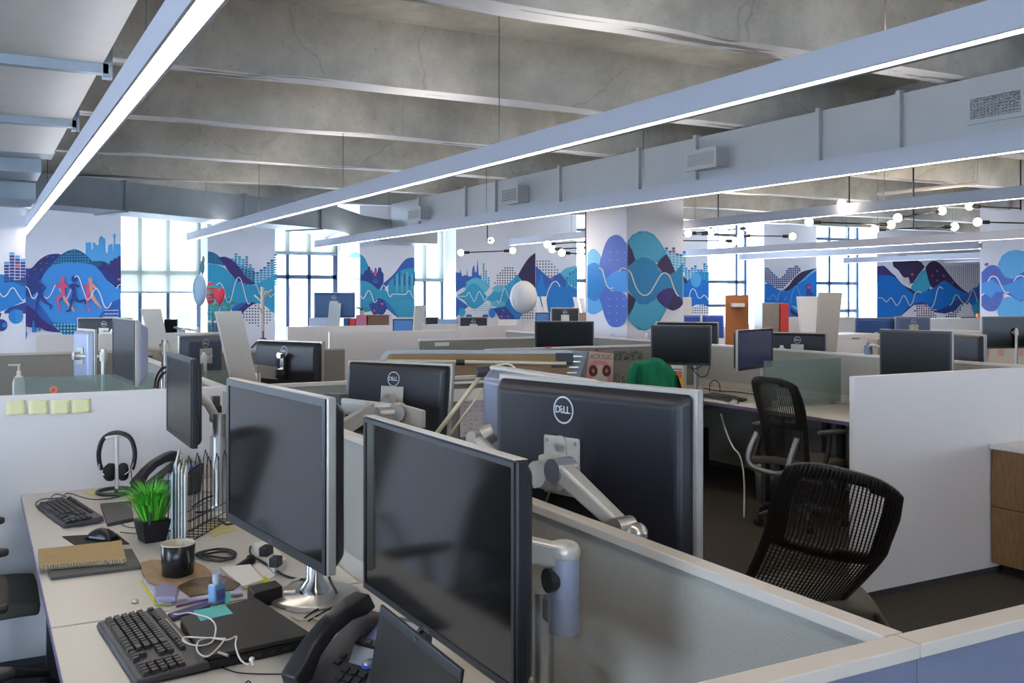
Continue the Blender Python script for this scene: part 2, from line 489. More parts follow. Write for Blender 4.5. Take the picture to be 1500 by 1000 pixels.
# neighbouring buildings seen through the windows
def building(x0, x1, y, h, label, c='#77828c', nx=6, nz=7, seed=1):
    t = thing('neighbouring_building', label, 'building', ((x0+x1)/2, y, -8))
    rel(t).box(x0, x1, y, y+8, -8, h).build('wall', mat('facade_'+c, c, rough=.9), t)
    fl = rel(t); random.seed(seed)
    fl.box(x0-.2, x1+.2, y-.2, y+8.2, h, h+.4).build('roof', m_white, t)
    for i in range(nx):
        for k in range(nz):
            x = x0 + (x1-x0)*(i+.25)/nx; z = -6 + (h+5)*(k+.2)/nz
            if z < -2 and nx > 4: continue
            rel(t).box(x, x+(x1-x0)*.4/nx, y-.06, y+.02, z, z+(h+5)*.45/nz).build('window', mat('facade_glass', '#34444f', rough=.2), t)
building(33, 39.5, 30, 9, 'pale office block seen through the tall window right of the bird mural', nx=6, nz=8)
building(41, 49, 36, 4.5, 'low pale block seen through the right-hand tall windows', '#7d8791', nx=5, nz=5)
building(3.2, 8.4, 38, 2.4, 'cream building seen under the blind of the window behind the balloons', '#8f8a80', nx=5, nz=6)
building(9.5, 16, 42, 1.9, 'cream low building seen through the tall gridded window', '#918a80', nx=5, nz=5)

# ------------------------------------------------------------------ ducts
def duct(name, label, path, w, z0, z1, m_, flanges, sub=None, group='air ducts under the slab', wdir=None):
    """path of (x, y, dz) along the near edge; w to the far side"""
    t = thing(name, label, 'duct', (path[0][0], path[0][1], z0), group=group)
    mb = rel(t)
    P = [Vector((p[0], p[1], 0)) for p in path]
    rings = []
    for i, p in enumerate(P):
        d = (P[min(i+1, len(P)-1)] - P[max(i-1, 0)]).normalized()
        nrm = Vector((-d.y, d.x, 0)) if wdir is None else Vector(wdir)
        dz = path[i][2]
        rings.append([Vector((p.x, p.y, z0+dz)), Vector((p.x+nrm.x*w, p.y+nrm.y*w, z0+dz)), Vector((p.x+nrm.x*w, p.y+nrm.y*w, z1+dz)), Vector((p.x, p.y, z1+dz))])
    for i in range(len(rings)-1): 
        v = rings[i] + rings[i+1]
        mb.add(v, [(k, (k+1)%4, 4+(k+1)%4, 4+k) for k in range(4)])
    mb.add(rings[0], [(3,2,1,0)]); mb.add(rings[-1], [(0,1,2,3)])
    mb.build('duct_body', m_, t)
    tot = [0]
    for i in range(len(P)-1): tot.append(tot[-1] + (P[i+1]-P[i]).length)
    for s_ in flanges:
        for i in range(len(P)-1):
            if tot[i] <= s_ <= tot[i+1]:
                u = (s_-tot[i])/(tot[i+1]-tot[i]); d = (P[i+1]-P[i]).normalized()
                r_ = [rings[i][k].lerp(rings[i+1][k], u) for k in range(4)]
                cen = sum(r_, Vector())/4
                r2 = [c + (c-cen)*.05 + (c-cen).normalized()*.02 for c in r_]
                f = rel(t); f.hull([c - d*.018 for c in r2], [c + d*.018 for c in r2])
                f.build('flange', m_, t)
                break
    return t
def grille(parent_label, px0, py0, px1, py1, X, depth, box=True, cross=False):
    a = at(px0, py0, X=X-depth); b = at(px1, py1, X=X-depth)
    ya, yb = max(a.y, b.y), min(a.y, b.y); z1, z0 = max(a.z, b.z), min(a.z, b.z)
    t = thing('supply_air_grille', parent_label, 'vent', (X-depth, (ya+yb)/2, z0), group='grilles on the long duct')
    if box:
        rel(t).box(X-depth+.012, X-.001, yb, ya, z0-.02, z1+.02).build('neck', m_ductl, t)
    fr = rel(t)
    fx0, fx1 = X-depth-.004, X-depth+.012
    fr.box(fx0, fx1, yb-.03, ya+.03, z0-.03, z0).box(fx0, fx1, yb-.03, ya+.03, z1, z1+.03).box(fx0, fx1, yb-.03, yb, z0, z1).box(fx0, fx1, ya, ya+.03, z0, z1)
    fr.build('frame', m_ductl, t)
    rel(t).box(X-depth+.008, X-depth+.011, yb, ya, z0, z1).build('backing', m_blk2, t)
    sl = rel(t)
    n = 7
    for k in range(n):
        z = z0 + (z1-z0)*(k+.5)/n; sl.box(fx0, fx0+.01, yb, ya, z-.006, z+.006)
    if cross:
        m = 14
        for k in range(m):
            y = yb + (ya-yb)*(k+.5)/m; sl.box(fx0, fx0+.01, y-.005, y+.005, z0, z1)
    sl.build('slats', m_ductl, t)
DX, DZ0, DZ1 = 5.6, 2.6, 2.985
duct('air_duct', 'long pale rectangular duct running over the desks beside the painted column', [(DX,-3.0,0),(DX,14.15,0)], .75, DZ0, DZ1, m_ductl, [at(p_, 300, X=DX).y+3 for p_ in (1320,1202,1022,938,822,728,684,616)], wdir=(1,0,0))
grille('square egg-crate grille at the near end of the long pale duct', 1421,176,1496,131, DX, .02, box=False, cross=True)
grille('louvred grille on a stub box near the middle of the long pale duct', 1007,246,1046,219, DX, .16)
grille('louvred grille second from the far end of the long pale duct', 735,297,757,274, DX, .16)
grille('louvred grille at the far end of the long pale duct', 597,322,615,305, DX, .16)
pl = [(-.9,11.6,.01),(.92,12.15,.0),(2.6,12.9,-.03),(3.9,13.4,-.05),(4.6,13.75,-.07),(5.1,14.0,-.17),(5.55,14.15,-.2),(6.4,14.2,-.2)]
duct('air_duct', 'grey rectangular duct crossing in front of the left-hand windows', pl, .7, 2.6, 2.95, m_duct, [.9,2.6,4.3,5.6])
# the broad low duct over the left desks
t = thing('air_duct', 'broad flat duct filling the upper left corner with steel joint straps', 'duct', (-1.5, 2, 2.75), group='air ducts under the slab')
rel(t).box(-3.2, .555, -3, 8.9, 2.75, 2.985).build('duct_body', mat('duct_soffit', '#d2d0cd', rough=.6, var=.05), t)
for y in (-1.9, -.1, 1.7, 3.5, 5.3, 7.1):
    st = rel(t); st.box(-3.2, .58, y-.03, y+.03, 2.70, 2.749).box(.556, .6, y-.03, y+.03, 2.68, 2.98)
    st.build('joint_strap', m_duct, t)
t = thing('air_duct', 'stepped grey duct end with a curved elbow at the far left ceiling', 'duct', (-1.2, 9.6, 2.6), group='air ducts under the slab')
rel(t).box(-2.6, .58, 8.93, 9.5, 2.78, 2.98).build('collar', m_duct, t)
rel(t).box(-2.6, .5, 9.5, 10.2, 2.66, 2.95).build('duct_body', m_duct, t)
mb = rel(t); mb.tube([( -1.0,9.85,2.7),(-.6,9.95,2.66),(-.35,10.25,2.66),(-.3,11.5,2.7)], .2, n=20); mb.build('elbow', m_duct, t)
rel(t).box(-2.0, .50, 10.4, 11.3, 2.5, 2.66).box(-2.0,.45,10.5,11.2,2.66,2.9).build('plenum', m_duct, t)

# ------------------------------------------------------------------ long pendant lamps
def strip_lamp(label, X, ya, yb, z=2.4, w=.09, h=.1, cables=(), bd=.03):
    t = thing('linear_pendant_lamp', label, 'lamp', (X, (ya+yb)/2, z), group='long white pendant lamps')
    mb = rel(t)
    mb.box(X-w/2, X+w/2, ya, yb, z+.012, z+h)
    for q0, q1 in ((X-w/2, X-w/2+.008), (X+w/2-.008, X+w/2)): mb.box(q0, q1, ya, yb, z+h, z+h+.012)
    mb.box(X-w/2, X-w/2+.012, ya, yb, z, z+.012).box(X+w/2-bd, X+w/2, ya, yb, z, z+.012)
    mb.build('housing', m_lamp, t)
    rel(t).box(X-w/2+.012, X+w/2-bd, ya+.01, yb-.01, z+.002, z+.0118).build('diffuser', m_strip, t)
    rel(t).box(X-w/2+.012, X+w/2-.012, ya+.01, yb-.01, z+h, z+h+.003).build('added_uplight_strip', m_up if X > 1 else m_up2, t)  # added glowing strip on top, throws light up at the ceiling
    for y in cables:
        mb = rel(t); mb.tube([(X, y, z+h-.002), (X, y, ZC)], .0025, n=5); mb.build('cable', m_dk, t)
strip_lamp('nearest long lamp, steeply angled across the upper left under the broad duct', .56, -3, 15.2, bd=.012, cables=(1,3.9,6.8,9.7,12.6,14.8))
strip_lamp('long lamp hanging over the nearest bench, passing in front of the long pale duct', 2.8, -3, 15.2, cables=(2.4,5.3,8.2,11.1,14.0))
strip_lamp('long lamp directly below the long pale duct', 4.76, -3, 15.2, z=2.34, cables=(2.9,6.5,9.3,12.1))
strip_lamp('long lamp passing just behind the painted column near the globe lights', 8.15, -3, 15.0, z=2.45, cables=(4,7,10,13))
strip_lamp('long lamp beyond the globe lights, lower edge touching the bird mural window', 11.5, -2, 15.3, z=2.3, cables=(4,7,10,13))
strip_lamp('upper one of the two stacked lamps in front of the world map mural', 13.8, 10.0, 15.5, z=2.31, cables=(10.5,12.7,15.0))
strip_lamp('lamp ending over the window left of the world map mural', 16.8, -2, 15.5, z=2.29, cables=(4,7,10))
strip_lamp('shortest visible lamp over the dotted part of the world map mural', 20.1, -2, 15.5, z=2.35, cables=(4,7,10))

# ------------------------------------------------------------------ globe pendants
def globe_pendant(label, D, arms, stem):
    """arms: list of (bulb px, bulb px or None); stem px x"""
    t_x, t_y = stem
    b0 = at(t_x, t_y, d=D)
    t = thing('globe_pendant_light', label, 'pendant light', (b0.x, b0.y, ZC), group='black rod pendants with glowing globes')
    mb = rel(t); mb.lathe([(0,-.03),(.06,-.03),(.065,-.001),(0,-.001)], (b0.x,b0.y,ZC)); mb.build('canopy', m_blk, t)
    mb = rel(t); mb.tube([(b0.x,b0.y,ZC-.02),(b0.x,b0.y,b0.z-.02)], .009, n=8); mb.build('stem', m_blk, t)
    for (p, q, dd) in arms:
        A = at(p[0], p[1], d=D+dd[0]); B = at(q[0], q[1], d=D+dd[1]) if q else b0
        dr = (B-A).normalized()
        ar = rel(t); ar.tube([A + dr*.05, B - (dr*.05 if q else Vector())], .008, n=8)
        mid = A.lerp(B, .5); cl = Vector((b0.x, b0.y, mid.z))
        if (mid-cl).length > .02 and q: ar.tube([mid, cl], .008, n=6); ar.tube([cl, (cl.x,cl.y,b0.z)], .008, n=6)
        arm = ar.build('arm', m_blk, t)
        for E, s_ in ((A, 1), (B, -1)):
            if E is b0: continue
            so = rel(t); so.cyl(E + dr*s_*.035, E + dr*s_*.13, .022, n=10); so.build('socket', m_blk, arm)
            bu = rel(t); bu.ball(E, .045, n=14); bu.build('bulb', m_bulb, arm)
globe_pendant('globe pendant right of centre with a level rod under the dropped lamp', 11.0, [((1185,325),(1305,329),(0,0)), ((1233,298),None,(-.6,0))], (1244,300))
globe_pendant('globe pendant with two crossing rods before the right column', 11.0, [((1281,336),(1398,332),(0,.1)), ((1315,319),(1380,309),(-.3,.4))], (1338,315))
globe_pendant('globe pendant cut by the picture edge at far right', 11.0, [((1432,325),(1558,328),(0,0)), ((1420,302),None,(.5,0))], (1495,305))
globe_pendant('globe pendant with staggered rods just right of the painted column', 13.2, [((1008,342),(1095,334),(-.3,.3)), ((1041,342),(985,345),(.3,.2)), ((1077,353),(960,352),(0,0)), ((1161,346),(1085,345),(.2,.5)), ((1037,333),None,(.4,0))], (1052,334))
globe_pendant('globe pendant with one level rod before the skyline mural', 14.5, [((675,370),(751,367),(0,0)), ((719,352),None,(.4,0))], (714,352))
globe_pendant('globe pendant half hidden behind the painted column', 13.0, [((802,358),(876,352),(-.3,.3)), ((809,365),(870,362),(.3,0)), ((823,370),(885,374),(-.1,.3))], (858,356))

# ceiling joints, wires
# ------------------------------------------------------------------ murals (paint on the piers and columns)
C_W='#cdcdd8'
PAL = dict(lb='#55a4dc', bb='#3d8fd8', sb='#1f7ac4', rb='#0a6fc8', te='#2e9ac0', te2='#5cb3cf', dt='#1c5f86', nv='#2c3f86', pu='#3b3072', dp='#33254f',
           bl='#2f5fae', pk='#d8557c', or_='#d99a84', rd='#c94a5c', wh='#e0e0ea', gr='#b9b9c4', cy='#7cc6dc', ib='#3f63b8', dk='#1e2b4a', rr='#b8404a', cr='#d3cfc8', cb='#2580b4')
PM = {k: mat('mural_'+k, v, rough=.6) for k, v in PAL.items()}
PK = list(PAL)
class Mural:
    def __init__(s, name, label, plane, off, sc=1.0, ox=0, oy=0, step=.0009):
        s.plane = plane; s.off = Vector(off); s.n = 1; s.sc = sc; s.ox = ox; s.oy = oy; s.mb = MB(); s.name = name; s.label = label; s.step = step
    def P(s, x, y, extra=0):
        p = at(s.ox + x/s.sc, s.oy + y/s.sc, **s.plane)
        return p + s.off * (.002 + s.step * (s.n + extra))
    def poly(s, c, pts, smooth=False, k=6):
        pts = [(x, y, 0) for x, y in pts]
        if smooth: pts = catmull(pts, k, closed=True)
        s.mb.mat(PK.index(c)); s.mb.flat([s.P(p[0], p[1]) for p in pts]); s.n += 1
    def area(s, c, top, bottom, k=6):
        """smooth curve on top, smooth curve below (both left to right)"""
        a = catmull([(x,y,0) for x,y in top], k); b = catmull([(x,y,0) for x,y in bottom], k)
        s.mb.mat(PK.index(c)); s.mb.flat([s.P(p[0], p[1]) for p in a + list(reversed(b))]); s.n += 1
    def line(s, c, pts, w, k=8):
        a = catmull([(x,y,0) for x,y in pts], k)
        L_, R_ = [], []
        for i, p in enumerate(a):
            d = a[min(i+1,len(a)-1)] - a[max(i-1,0)]; d.normalize(); n = Vector((-d.y, d.x, 0))*w/2
            L_.append(p+n); R_.append(p-n)
        s.mb.mat(PK.index(c))
        o = [s.P(p.x, p.y) for p in L_] + [s.P(p.x, p.y) for p in R_]; m = len(a)
        s.mb.add(o, [(i, i+1, m+i+1, m+i) for i in range(m-1)]); s.n += 1
    def dots(s, c, pts, pitch, r, square=False, alt=None, seed=1, fade=None):
        """regular dots inside a polygon"""
        pg = [(x, y, 0) for x, y in pts]
        xs = [p[0] for p in pg]; ys = [p[1] for p in pg]
        random.seed(seed)
        def inside(x, y):
            c_ = False; j = len(pg)-1
            for i in range(len(pg)):
                xi, yi = pg[i][:2]; xj, yj = pg[j][:2]
                if (yi > y) != (yj > y) and x < (xj-xi)*(y-yi)/(yj-yi)+xi: c_ = not c_
                j = i
            return c_
        y = min(ys) + pitch/2
        while y < max(ys):
            x = min(xs) + pitch/2
            while x < max(xs):
                if inside(x, y):
                    cc = alt if (alt and random.random() < .12) else c
                    s.mb.mat(PK.index(cc))
                    if square: q = [(x-r,y-r),(x+r,y-r),(x+r,y+r),(x-r,y+r)]
                    else: q = [(x+r*cos(a*pi/3), y+r*sin(a*pi/3)) for a in range(6)]
                    s.mb.add([s.P(*p) for p in q], [tuple(range(len(q)))])
                x += pitch
            y += pitch
        s.n += 1
    def bars(s, x0, w, pitch, tops, bottom, ch, c='nv', top='lb', alt=None, altpos=(), gap=.78):
        for i, tp in enumerate(tops):
            y = tp; k = 0
            while y < bottom:
                cc = top if k == 0 else (alt if (i, k) in altpos else c)
                s.mb.mat(PK.index(cc)); x = x0 + i*pitch
                q = [(x,y),(x+w,y),(x+w,y+ch*gap),(x,y+ch*gap)]
                s.mb.add([s.P(*p) for p in q], [(0,1,2,3)])
                y += ch; k += 1
        s.n += 1
    def circ(s, c, x, y, r, ry=None):
        ry = ry or r
        s.poly(c, [(x+r*cos(a*pi/12), y+ry*sin(a*pi/12)) for a in range(24)])
    def done(s, surf='wall'):
        # keep only the materials used
        used = sorted(set(s.mb.fm)); mp = {u: i for i, u in enumerate(used)}
        s.mb.fm = [mp[u] for u in s.mb.fm]
        o = s.mb.build(s.name, [PM[PK[u]] for u in used], origin=s.mb.v[0], clean=False)
        # make every face look towards the room
        me = o.data; bm = bmesh.new(); bm.from_mesh(me); bm.normal_update()
        for f in bm.faces:
            if f.normal.dot(s.off) < 0: f.normal_flip()
        bm.to_mesh(me); bm.free()
        return tag(o, s.label, 'mural', 'blue wave murals on the piers and columns')
FR = (0,-1,0); LF = (-1,0,0)

# left column, front
m = Mural('wall_mural', 'narrow mural strip with bar chart and two blue discs at far left', dict(Y=13.0), FR, 6.25, 0, 340)
m.area('sb', [(-60,400),(0,385),(60,398),(140,440),(234,500)], [(-60,760),(0,730),(60,705),(140,668),(234,625)])
m.area('dt', [(130,455),(190,430),(234,400)], [(130,460),(190,485),(234,505)])
m.area('nv', [(40,722),(90,690),(160,665),(234,640)], [(40,745),(90,742),(160,742),(234,745)])
m.bars(38, 44, 50, [270,183,213,243], 440, 28, alt='rd', altpos={(2,3)})
m.circ('sb', 145, 770, 68); m.dots('lb', [(140,715),(210,715),(210,830),(140,830)], 10, 3.4)
m.circ('nv', 12, 850, 55); m.circ('sb', 40, 850, 22); m.poly('dp', [(-30,740),(15,740),(0,790),(-30,800)])
m.line('wh', [(-40,500),(0,560),(30,590),(62,572),(100,516),(130,515),(165,570),(205,622),(232,612)], 9)
m.done()

# runners mural on the first pier
m = Mural('wall_mural', 'mural of four running figures below a tower skyline', dict(Y=16), FR, 6.25, 0, 340)
E = 1106
m.poly('lb', [(785,95),(835,92),(837,165),(850,150),(850,95),(865,92),(878,115),(902,120),(905,60),(925,30),(965,65),(968,180),(985,195),(992,115),(1030,105),(1036,180),(1042,70),(1034,30),(1048,5),(1060,30),(1054,70),(1054,110),(1095,108),(E,130),(E,300),(780,300)])
m.area('nv', [(234,330),(290,325),(350,262),(420,215),(490,198),(560,206),(640,270)], [(234,600),(290,600),(350,500),(420,480),(490,470),(560,460),(640,440)])
m.dots('rd', [(234,440),(360,240),(520,200),(560,230),(420,320),(300,380)], 56, 8); m.dots('dk', [(240,430),(320,290),(420,220),(530,205),(500,260),(380,330),(300,400)], 20, 6)
m.area('dt', [(370,440),(440,330),(520,240),(600,180),(680,157),(750,180),(820,240),(870,320),(900,350)], [(370,460),(440,450),(520,440),(600,440),(680,440),(750,440),(820,440),(870,440),(900,440)])
m.dots('lb', [(470,300),(560,210),(680,160),(790,215),(860,320),(800,300),(680,270),(560,285)], 25, 7)
m.poly('dt', [(830,265),(930,262),(E,330),(E,360),(830,320)])
m.poly('pu', [(885,320),(930,310),(935,275),(968,272),(970,300),(1003,318),(1008,262),(1035,258),(1040,240),(1075,238),(1080,222),(E,210),(E,500),(1060,510),(980,440)])
m.area('nv', [(880,320),(960,345),(1030,400),(E,440)], [(880,325),(960,400),(1030,480),(E,500)])
m.area('bb', [(234,470),(300,500),(370,430),(440,335),(520,290),(650,278),(780,285),(870,310),(930,380),(1000,460),(1060,508),(E,498)],
            [(234,860),(300,870),(370,880),(440,880),(520,880),(650,872),(780,850),(870,820),(930,760),(1000,680),(1060,640),(E,610)])
m.area('nv', [(234,440),(270,460),(320,480),(370,450)], [(234,600),(270,600),(320,560),(370,500)])
m.area('bl', [(905,770),(960,700),(1030,640),(E,605)], [(905,780),(960,790),(1030,792),(E,795)])
m.dots('wh', [(930,790),(970,740),(1030,700),(1090,695),(1090,795),(930,795)], 32, 4)
for yy in (715,748,775): m.line('wh', [(950,yy),(1085,yy)], 5)
m.poly('wh', [(234,940),(700,940),(700,1010),(234,1010)])
m.area('bl', [(234,580),(300,605),(360,660),(420,740),(500,850)], [(234,660),(300,700),(360,780),(420,850),(500,900)])
m.area('pu', [(234,660),(300,700),(360,770),(430,830),(500,868),(562,915)], [(234,860),(262,868),(300,872),(360,870),(430,905),(562,918)])
m.poly('sb', [(295,870),(297,820),(305,800),(315,820),(318,870),(335,880),(335,915),(292,915)]); m.poly('sb', [(355,860),(372,880),(365,912),(352,895)])
m.poly('sb', [(234,800),(240,900),(250,930),(238,985),(234,985)])
m.poly('dt', [(480,825),(700,845),(700,940),(580,940)]); m.dots('cy', [(485,830),(700,845),(700,940),(575,940)], 30, 11)
m.line('wh', [(228,490),(260,520),(290,595),(315,603),(345,560)], 9)
m.line('wh', [(395,585),(430,605),(465,570),(510,482),(545,520),(585,600),(612,605),(650,520)], 9)
def runner(c, pts, head, hr):
    m.poly(c, pts); m.circ(c, head[0], head[1], hr, hr*1.25)
runner('nv', [(318,462),(352,455),(385,470),(418,505),(400,545),(382,540),(395,505),(382,500),(395,580),(420,620),(455,655),(475,665),(465,712),(452,700),(455,675),(405,650),(365,605),(350,650),(335,720),(320,780),(305,775),(325,700),(330,620),(350,560),(330,520),(300,490)], (340,425), 26)
runner('pk', [(552,465),(590,460),(625,490),(622,520),(600,500),(592,520),(598,565),(560,600),(535,620),(550,680),(565,710),(540,722),(535,690),(510,620),(515,595),(560,565),(555,520),(525,500),(502,480),(510,462),(535,485)], (570,435), 22)
m.poly('or_', [(585,575),(610,610),(635,655),(665,680),(685,720),(670,728),(650,700),(610,660),(575,610)])
runner('nv', [(660,468),(690,470),(730,492),(722,508),(690,500),(692,550),(700,600),(720,625),(775,612),(790,655),(778,655),(768,635),(715,645),(680,615),(660,650),(648,710),(640,728),(600,732),(608,718),(632,705),(640,640),(655,590),(662,540),(640,505),(640,480)], (678,428), 26)
runner('or_', [(805,465),(845,465),(885,505),(880,520),(850,505),(850,560),(880,620),(930,690),(920,700),(860,640),(830,600)], (825,438), 20)
m.poly('pk', [(790,475),(815,470),(815,560),(810,620),(805,680),(830,715),(800,720),(790,640),(780,590),(785,520),(765,490),(775,475),(785,500)])
m.line('wh', [(680,415),(700,400),(722,420),(750,500),(785,600),(805,615),(830,590),(860,530),(885,518),(915,570),(950,670),(975,695),(1000,675),(1018,645)], 9)
m.line('wh', [(1062,515),(1085,485),(1104,480)], 9)
m.circ('rd', 1085, 432, 14); m.circ('or_', 1085, 432, 7)
m.done()

# pier behind the balloons
m = Mural('wall_mural', 'mural behind the balloons with navy ribbon and small square tiles', dict(Y=16), FR, 5.882, 280, 350)
a0, a1 = 143, 721
m.bars(372-30, 24, 31, [165,122,148,172,148,218], 400, 21, c='te', top='te', alt='rd', altpos={(4,3)})
m.bars(528, 26, 31, [285,285,262,240,200,178,140-10], 400, 21, c='te', top='dt')
m.bars(a0+220, 26, 31, [180,210,230,240,250,250], 400, 21, c='dt', top='te')
m.area('te', [(a0,215),(220,220),(300,260),(380,350),(460,395),(560,390),(640,345),(a1,310)], [(a0,700),(220,700),(300,640),(380,590),(460,560),(560,560),(640,600),(a1,640)])
m.area('dt', [(a0,105),(200,120),(245,155),(285,215)], [(a0,210),(200,215),(245,222),(285,235)])
m.dots('te2', [(150,110),(210,130),(270,200),(280,225),(150,215)], 17, 4)
m.area('pu', [(232,160),(290,152),(350,180),(410,240),(470,320),(555,385)], [(232,165),(280,215),(330,290),(400,355),(470,385),(555,392)])
m.area('bl', [(350,600),(400,560),(470,545),(560,555),(620,590)], [(350,620),(400,640),(470,650),(560,640),(620,640)])
m.area('pu', [(395,620),(450,570),(510,545),(560,550)], [(395,640),(450,640),(510,610),(560,560)])
m.area('wh', [(430,660),(480,600),(560,555),(640,580),(700,635),(a1,640)], [(430,880),(480,880),(560,880),(640,880),(700,880),(a1,880)])
m.dots('dk', [(440,660),(500,590),(570,560),(640,590),(700,640),(700,690),(600,760),(490,730)], 25, 7)
m.poly('nv', [(a0,720),(240,720),(240,820),(a0,820)]); m.dots('cy', [(a0,720),(240,720),(240,820),(a0,820)], 18, 5)
m.line('wh', [(215,400),(245,378),(275,420),(300,520),(325,550),(350,490),(380,370),(408,330),(435,370),(465,490),(490,558),(505,545)], 7)
m.line('wh', [(535,395),(560,400),(590,470),(620,490),(640,450),(660,460),(680,500),(700,480),(a1,472)], 6)
m.done()

# pier right of the tall gridded window
m = Mural('wall_mural', 'mural of raised hands between two blue hills behind the standing desk', dict(Y=15.4), FR, 6.667, 480, 340)
a0, a1 = 320, 846
m.area('te', [(a0,215),(360,250),(410,350),(480,450),(560,530)], [(a0,500),(360,500),(410,520),(480,560),(560,600)])
m.poly('nv', [(a0,400),(340,420),(355,400),(365,370),(385,375),(392,340),(415,335),(420,410),(430,350),(440,400),(455,380),(462,345),(475,350),(480,410),(495,345),(520,345),(525,380),(545,405),(545,490),(500,560),(430,530),(370,480),(a0,470)])
m.poly('pk', [(450,400),(462,350),(472,400),(475,430),(452,425)]); m.circ('bl', 465, 475, 26)
m.area('bl', [(540,500),(600,450),(660,390),(710,320),(760,265),(810,248),(a1,250)], [(540,560),(600,500),(660,430),(710,380),(760,365),(810,355),(a1,352)])
m.area('te', [(590,500),(650,430),(710,375),(770,355),(a1,352)], [(590,620),(650,620),(710,620),(770,620),(a1,620)])
for i, x in enumerate(range(645, 840, 24)): m.poly('te2' if i % 2 else 'dt', [(x,430-(i%3)*20),(x+14,425-(i%3)*20),(x+14,520+(i%2)*60),(x,520+(i%2)*60)])
m.area('te', [(a0,480),(370,480),(430,510),(500,565),(560,570),(640,600),(a1,605)], [(a0,800),(370,800),(430,780),(500,760),(560,740),(640,820),(a1,830)])
m.poly('wh', [(a0,790),(560,740),(680,830),(a1,835),(a1,1000),(a0,1000)])
m.area('sb', [(405,705),(450,670),(500,645),(560,665),(620,730),(690,830)], [(405,710),(450,760),(500,750),(560,730),(620,790),(690,838)])
m.area('nv', [(402,705),(450,680),(500,645),(560,680),(575,740)], [(402,710),(440,800),(480,800),(540,800),(575,745)])
m.dots('bl', [(410,710),(500,655),(570,690),(545,795),(435,795)], 27, 10); m.circ('pk', 450, 765, 12); m.circ('pk', 528, 700, 12)
m.dots('te2', [(600,680),(840,660),(840,830),(690,830)], 21, 5)
m.line('wh', [(322,620),(340,650),(362,620),(392,570),(420,600),(445,675),(462,682),(480,660)], 8)
m.line('wh', [(508,570),(540,518),(570,560),(602,630),(630,605),(700,605),(755,605),(790,570),(820,620),(842,650)], 8)
m.done()

m = Mural('wall_mural', 'small green hill painted on the bright side of the pier by the gridded window', dict(X=at(527, 400, Y=15.4).x), LF, 6.667, 480, 340)
m.area('te2', [(205,240),(235,208),(275,194),(316,212)], [(205,242),(235,246),(275,248),(316,250)])
m.area('cy', [(120,450),(180,430),(240,425),(316,440)], [(120,455),(180,470),(240,465),(316,480)])
m.done()
# mural right of it: skyline, dots
m = Mural('wall_mural', 'mural with church spires and black halftone dots behind the white balloon', dict(Y=16), FR, 6.818, 650, 340)
a0, a1 = 118, 914
m.dots('dk', [(500,520),(540,420),(620,345),(690,355),(740,430),(650,540),(560,540)], 25, 8)
m.poly('bl', [(a0,400),(160,405),(168,370),(175,410),(185,440),(215,425),(228,440),(232,360),(240,440),(278,440),(285,360),(303,325),(312,400),(325,400),(337,262),(348,420),(365,440),(372,400),(378,470),(a0,560)])
m.bars(388, 18, 25, [310,360+20,450], 520, 24, c='te', top='te', alt='pk', altpos={(0,3)})
m.area('dp', [(740,430),(790,340),(850,255),(a1,205)], [(740,440),(790,490),(850,500),(a1,560)])
m.area('te2', [(200,520),(260,475),(320,455),(400,480),(460,530)], [(200,560),(260,570),(320,580),(400,610),(460,545)])
m.area('te', [(a0,640),(200,590),(250,530),(310,510),(370,560),(440,640),(520,560),(600,545),(680,480),(740,430),(800,560),(a1,600)], [(a0,640),(200,680),(250,740),(310,765),(370,730),(440,680),(520,740),(600,745),(680,820),(740,870),(800,800),(a1,740)])
m.area('sb', [(520,740),(620,700),(680,560),(740,432)], [(520,745),(620,800),(740,872),(780,800)])
m.area('bl', [(a0,440),(160,470),(225,515)], [(a0,600),(160,570),(225,535)])
m.area('bl', [(a0,645),(180,690),(240,735)], [(a0,850),(180,790),(240,745)])
m.circ('te2', 545, 565, 62, 34); m.circ('te2', 540, 715, 75, 34)
m.dots('te2', [(250,760),(320,770),(390,690),(470,740),(430,800),(280,800)], 20, 6)
m.circ('te', 180, 800, 34, 44); m.circ('sb', 480, 805, 34, 50); m.circ('bl', 248, 840, 32, 20); m.circ('bl', 412, 840, 32, 20)
m.poly('nv', [(490,760),(610,745),(725,870),(560,872)]); m.dots('bl', [(490,760),(610,745),(725,870),(560,872)], 24, 8)
for p in ((592,780),(572,838),(640,838)): m.circ('pk', p[0], p[1], 9)
m.dots('dk', [(740,870),(760,820),(900,740),(912,880)], 26, 7.5)
m.line('wh', [(a0,638),(215,638),(245,600),(275,650),(300,690),(330,620),(352,592),(380,640),(405,680),(430,640),(465,550),(490,550)], 7)
m.line('wh', [(525,680),(545,705),(560,680),(600,560),(630,620),(668,690)], 6)
m.done()
m = Mural('wall_mural', 'mural strip with dotted hillside right beside the hanging white balloon', dict(Y=16), FR, 6.818, 650, 340)
a0, a1 = 917, 1334
m.dots('dk', [(918,275),(1040,275),(1090,310),(1160,390),(1090,470),(1030,440),(918,340)], 29, 8)
m.area('te2', [(1160,410),(1210,365),(1270,345),(a1,335)], [(1160,420),(1210,480),(1270,520),(a1,560)])
m.poly('bl', [(a0,340),(1060,460),(1160,405),(1220,480),(1260,540),(a1,570),(a1,600),(a0,640)])
m.poly('sb', [(930,560),(935,460),(950,510),(965,430),(985,420),(990,500),(1010,520),(1010,600),(930,600)])
m.bars(1218, 24, 31, [450,405,390,370], 570, 21, c='te', top='bl')
m.area('sb', [(a0,560),(1000,570),(1060,510),(1120,490),(1200,540),(a1,570)], [(a0,700),(1000,760),(1060,800),(1120,820),(1200,800),(a1,720)])
m.circ('rd', 1078, 460, 14)
m.line('wh', [(1018,680),(1040,590),(1080,510),(1115,490),(1140,510),(1158,545)], 9)
m.done()

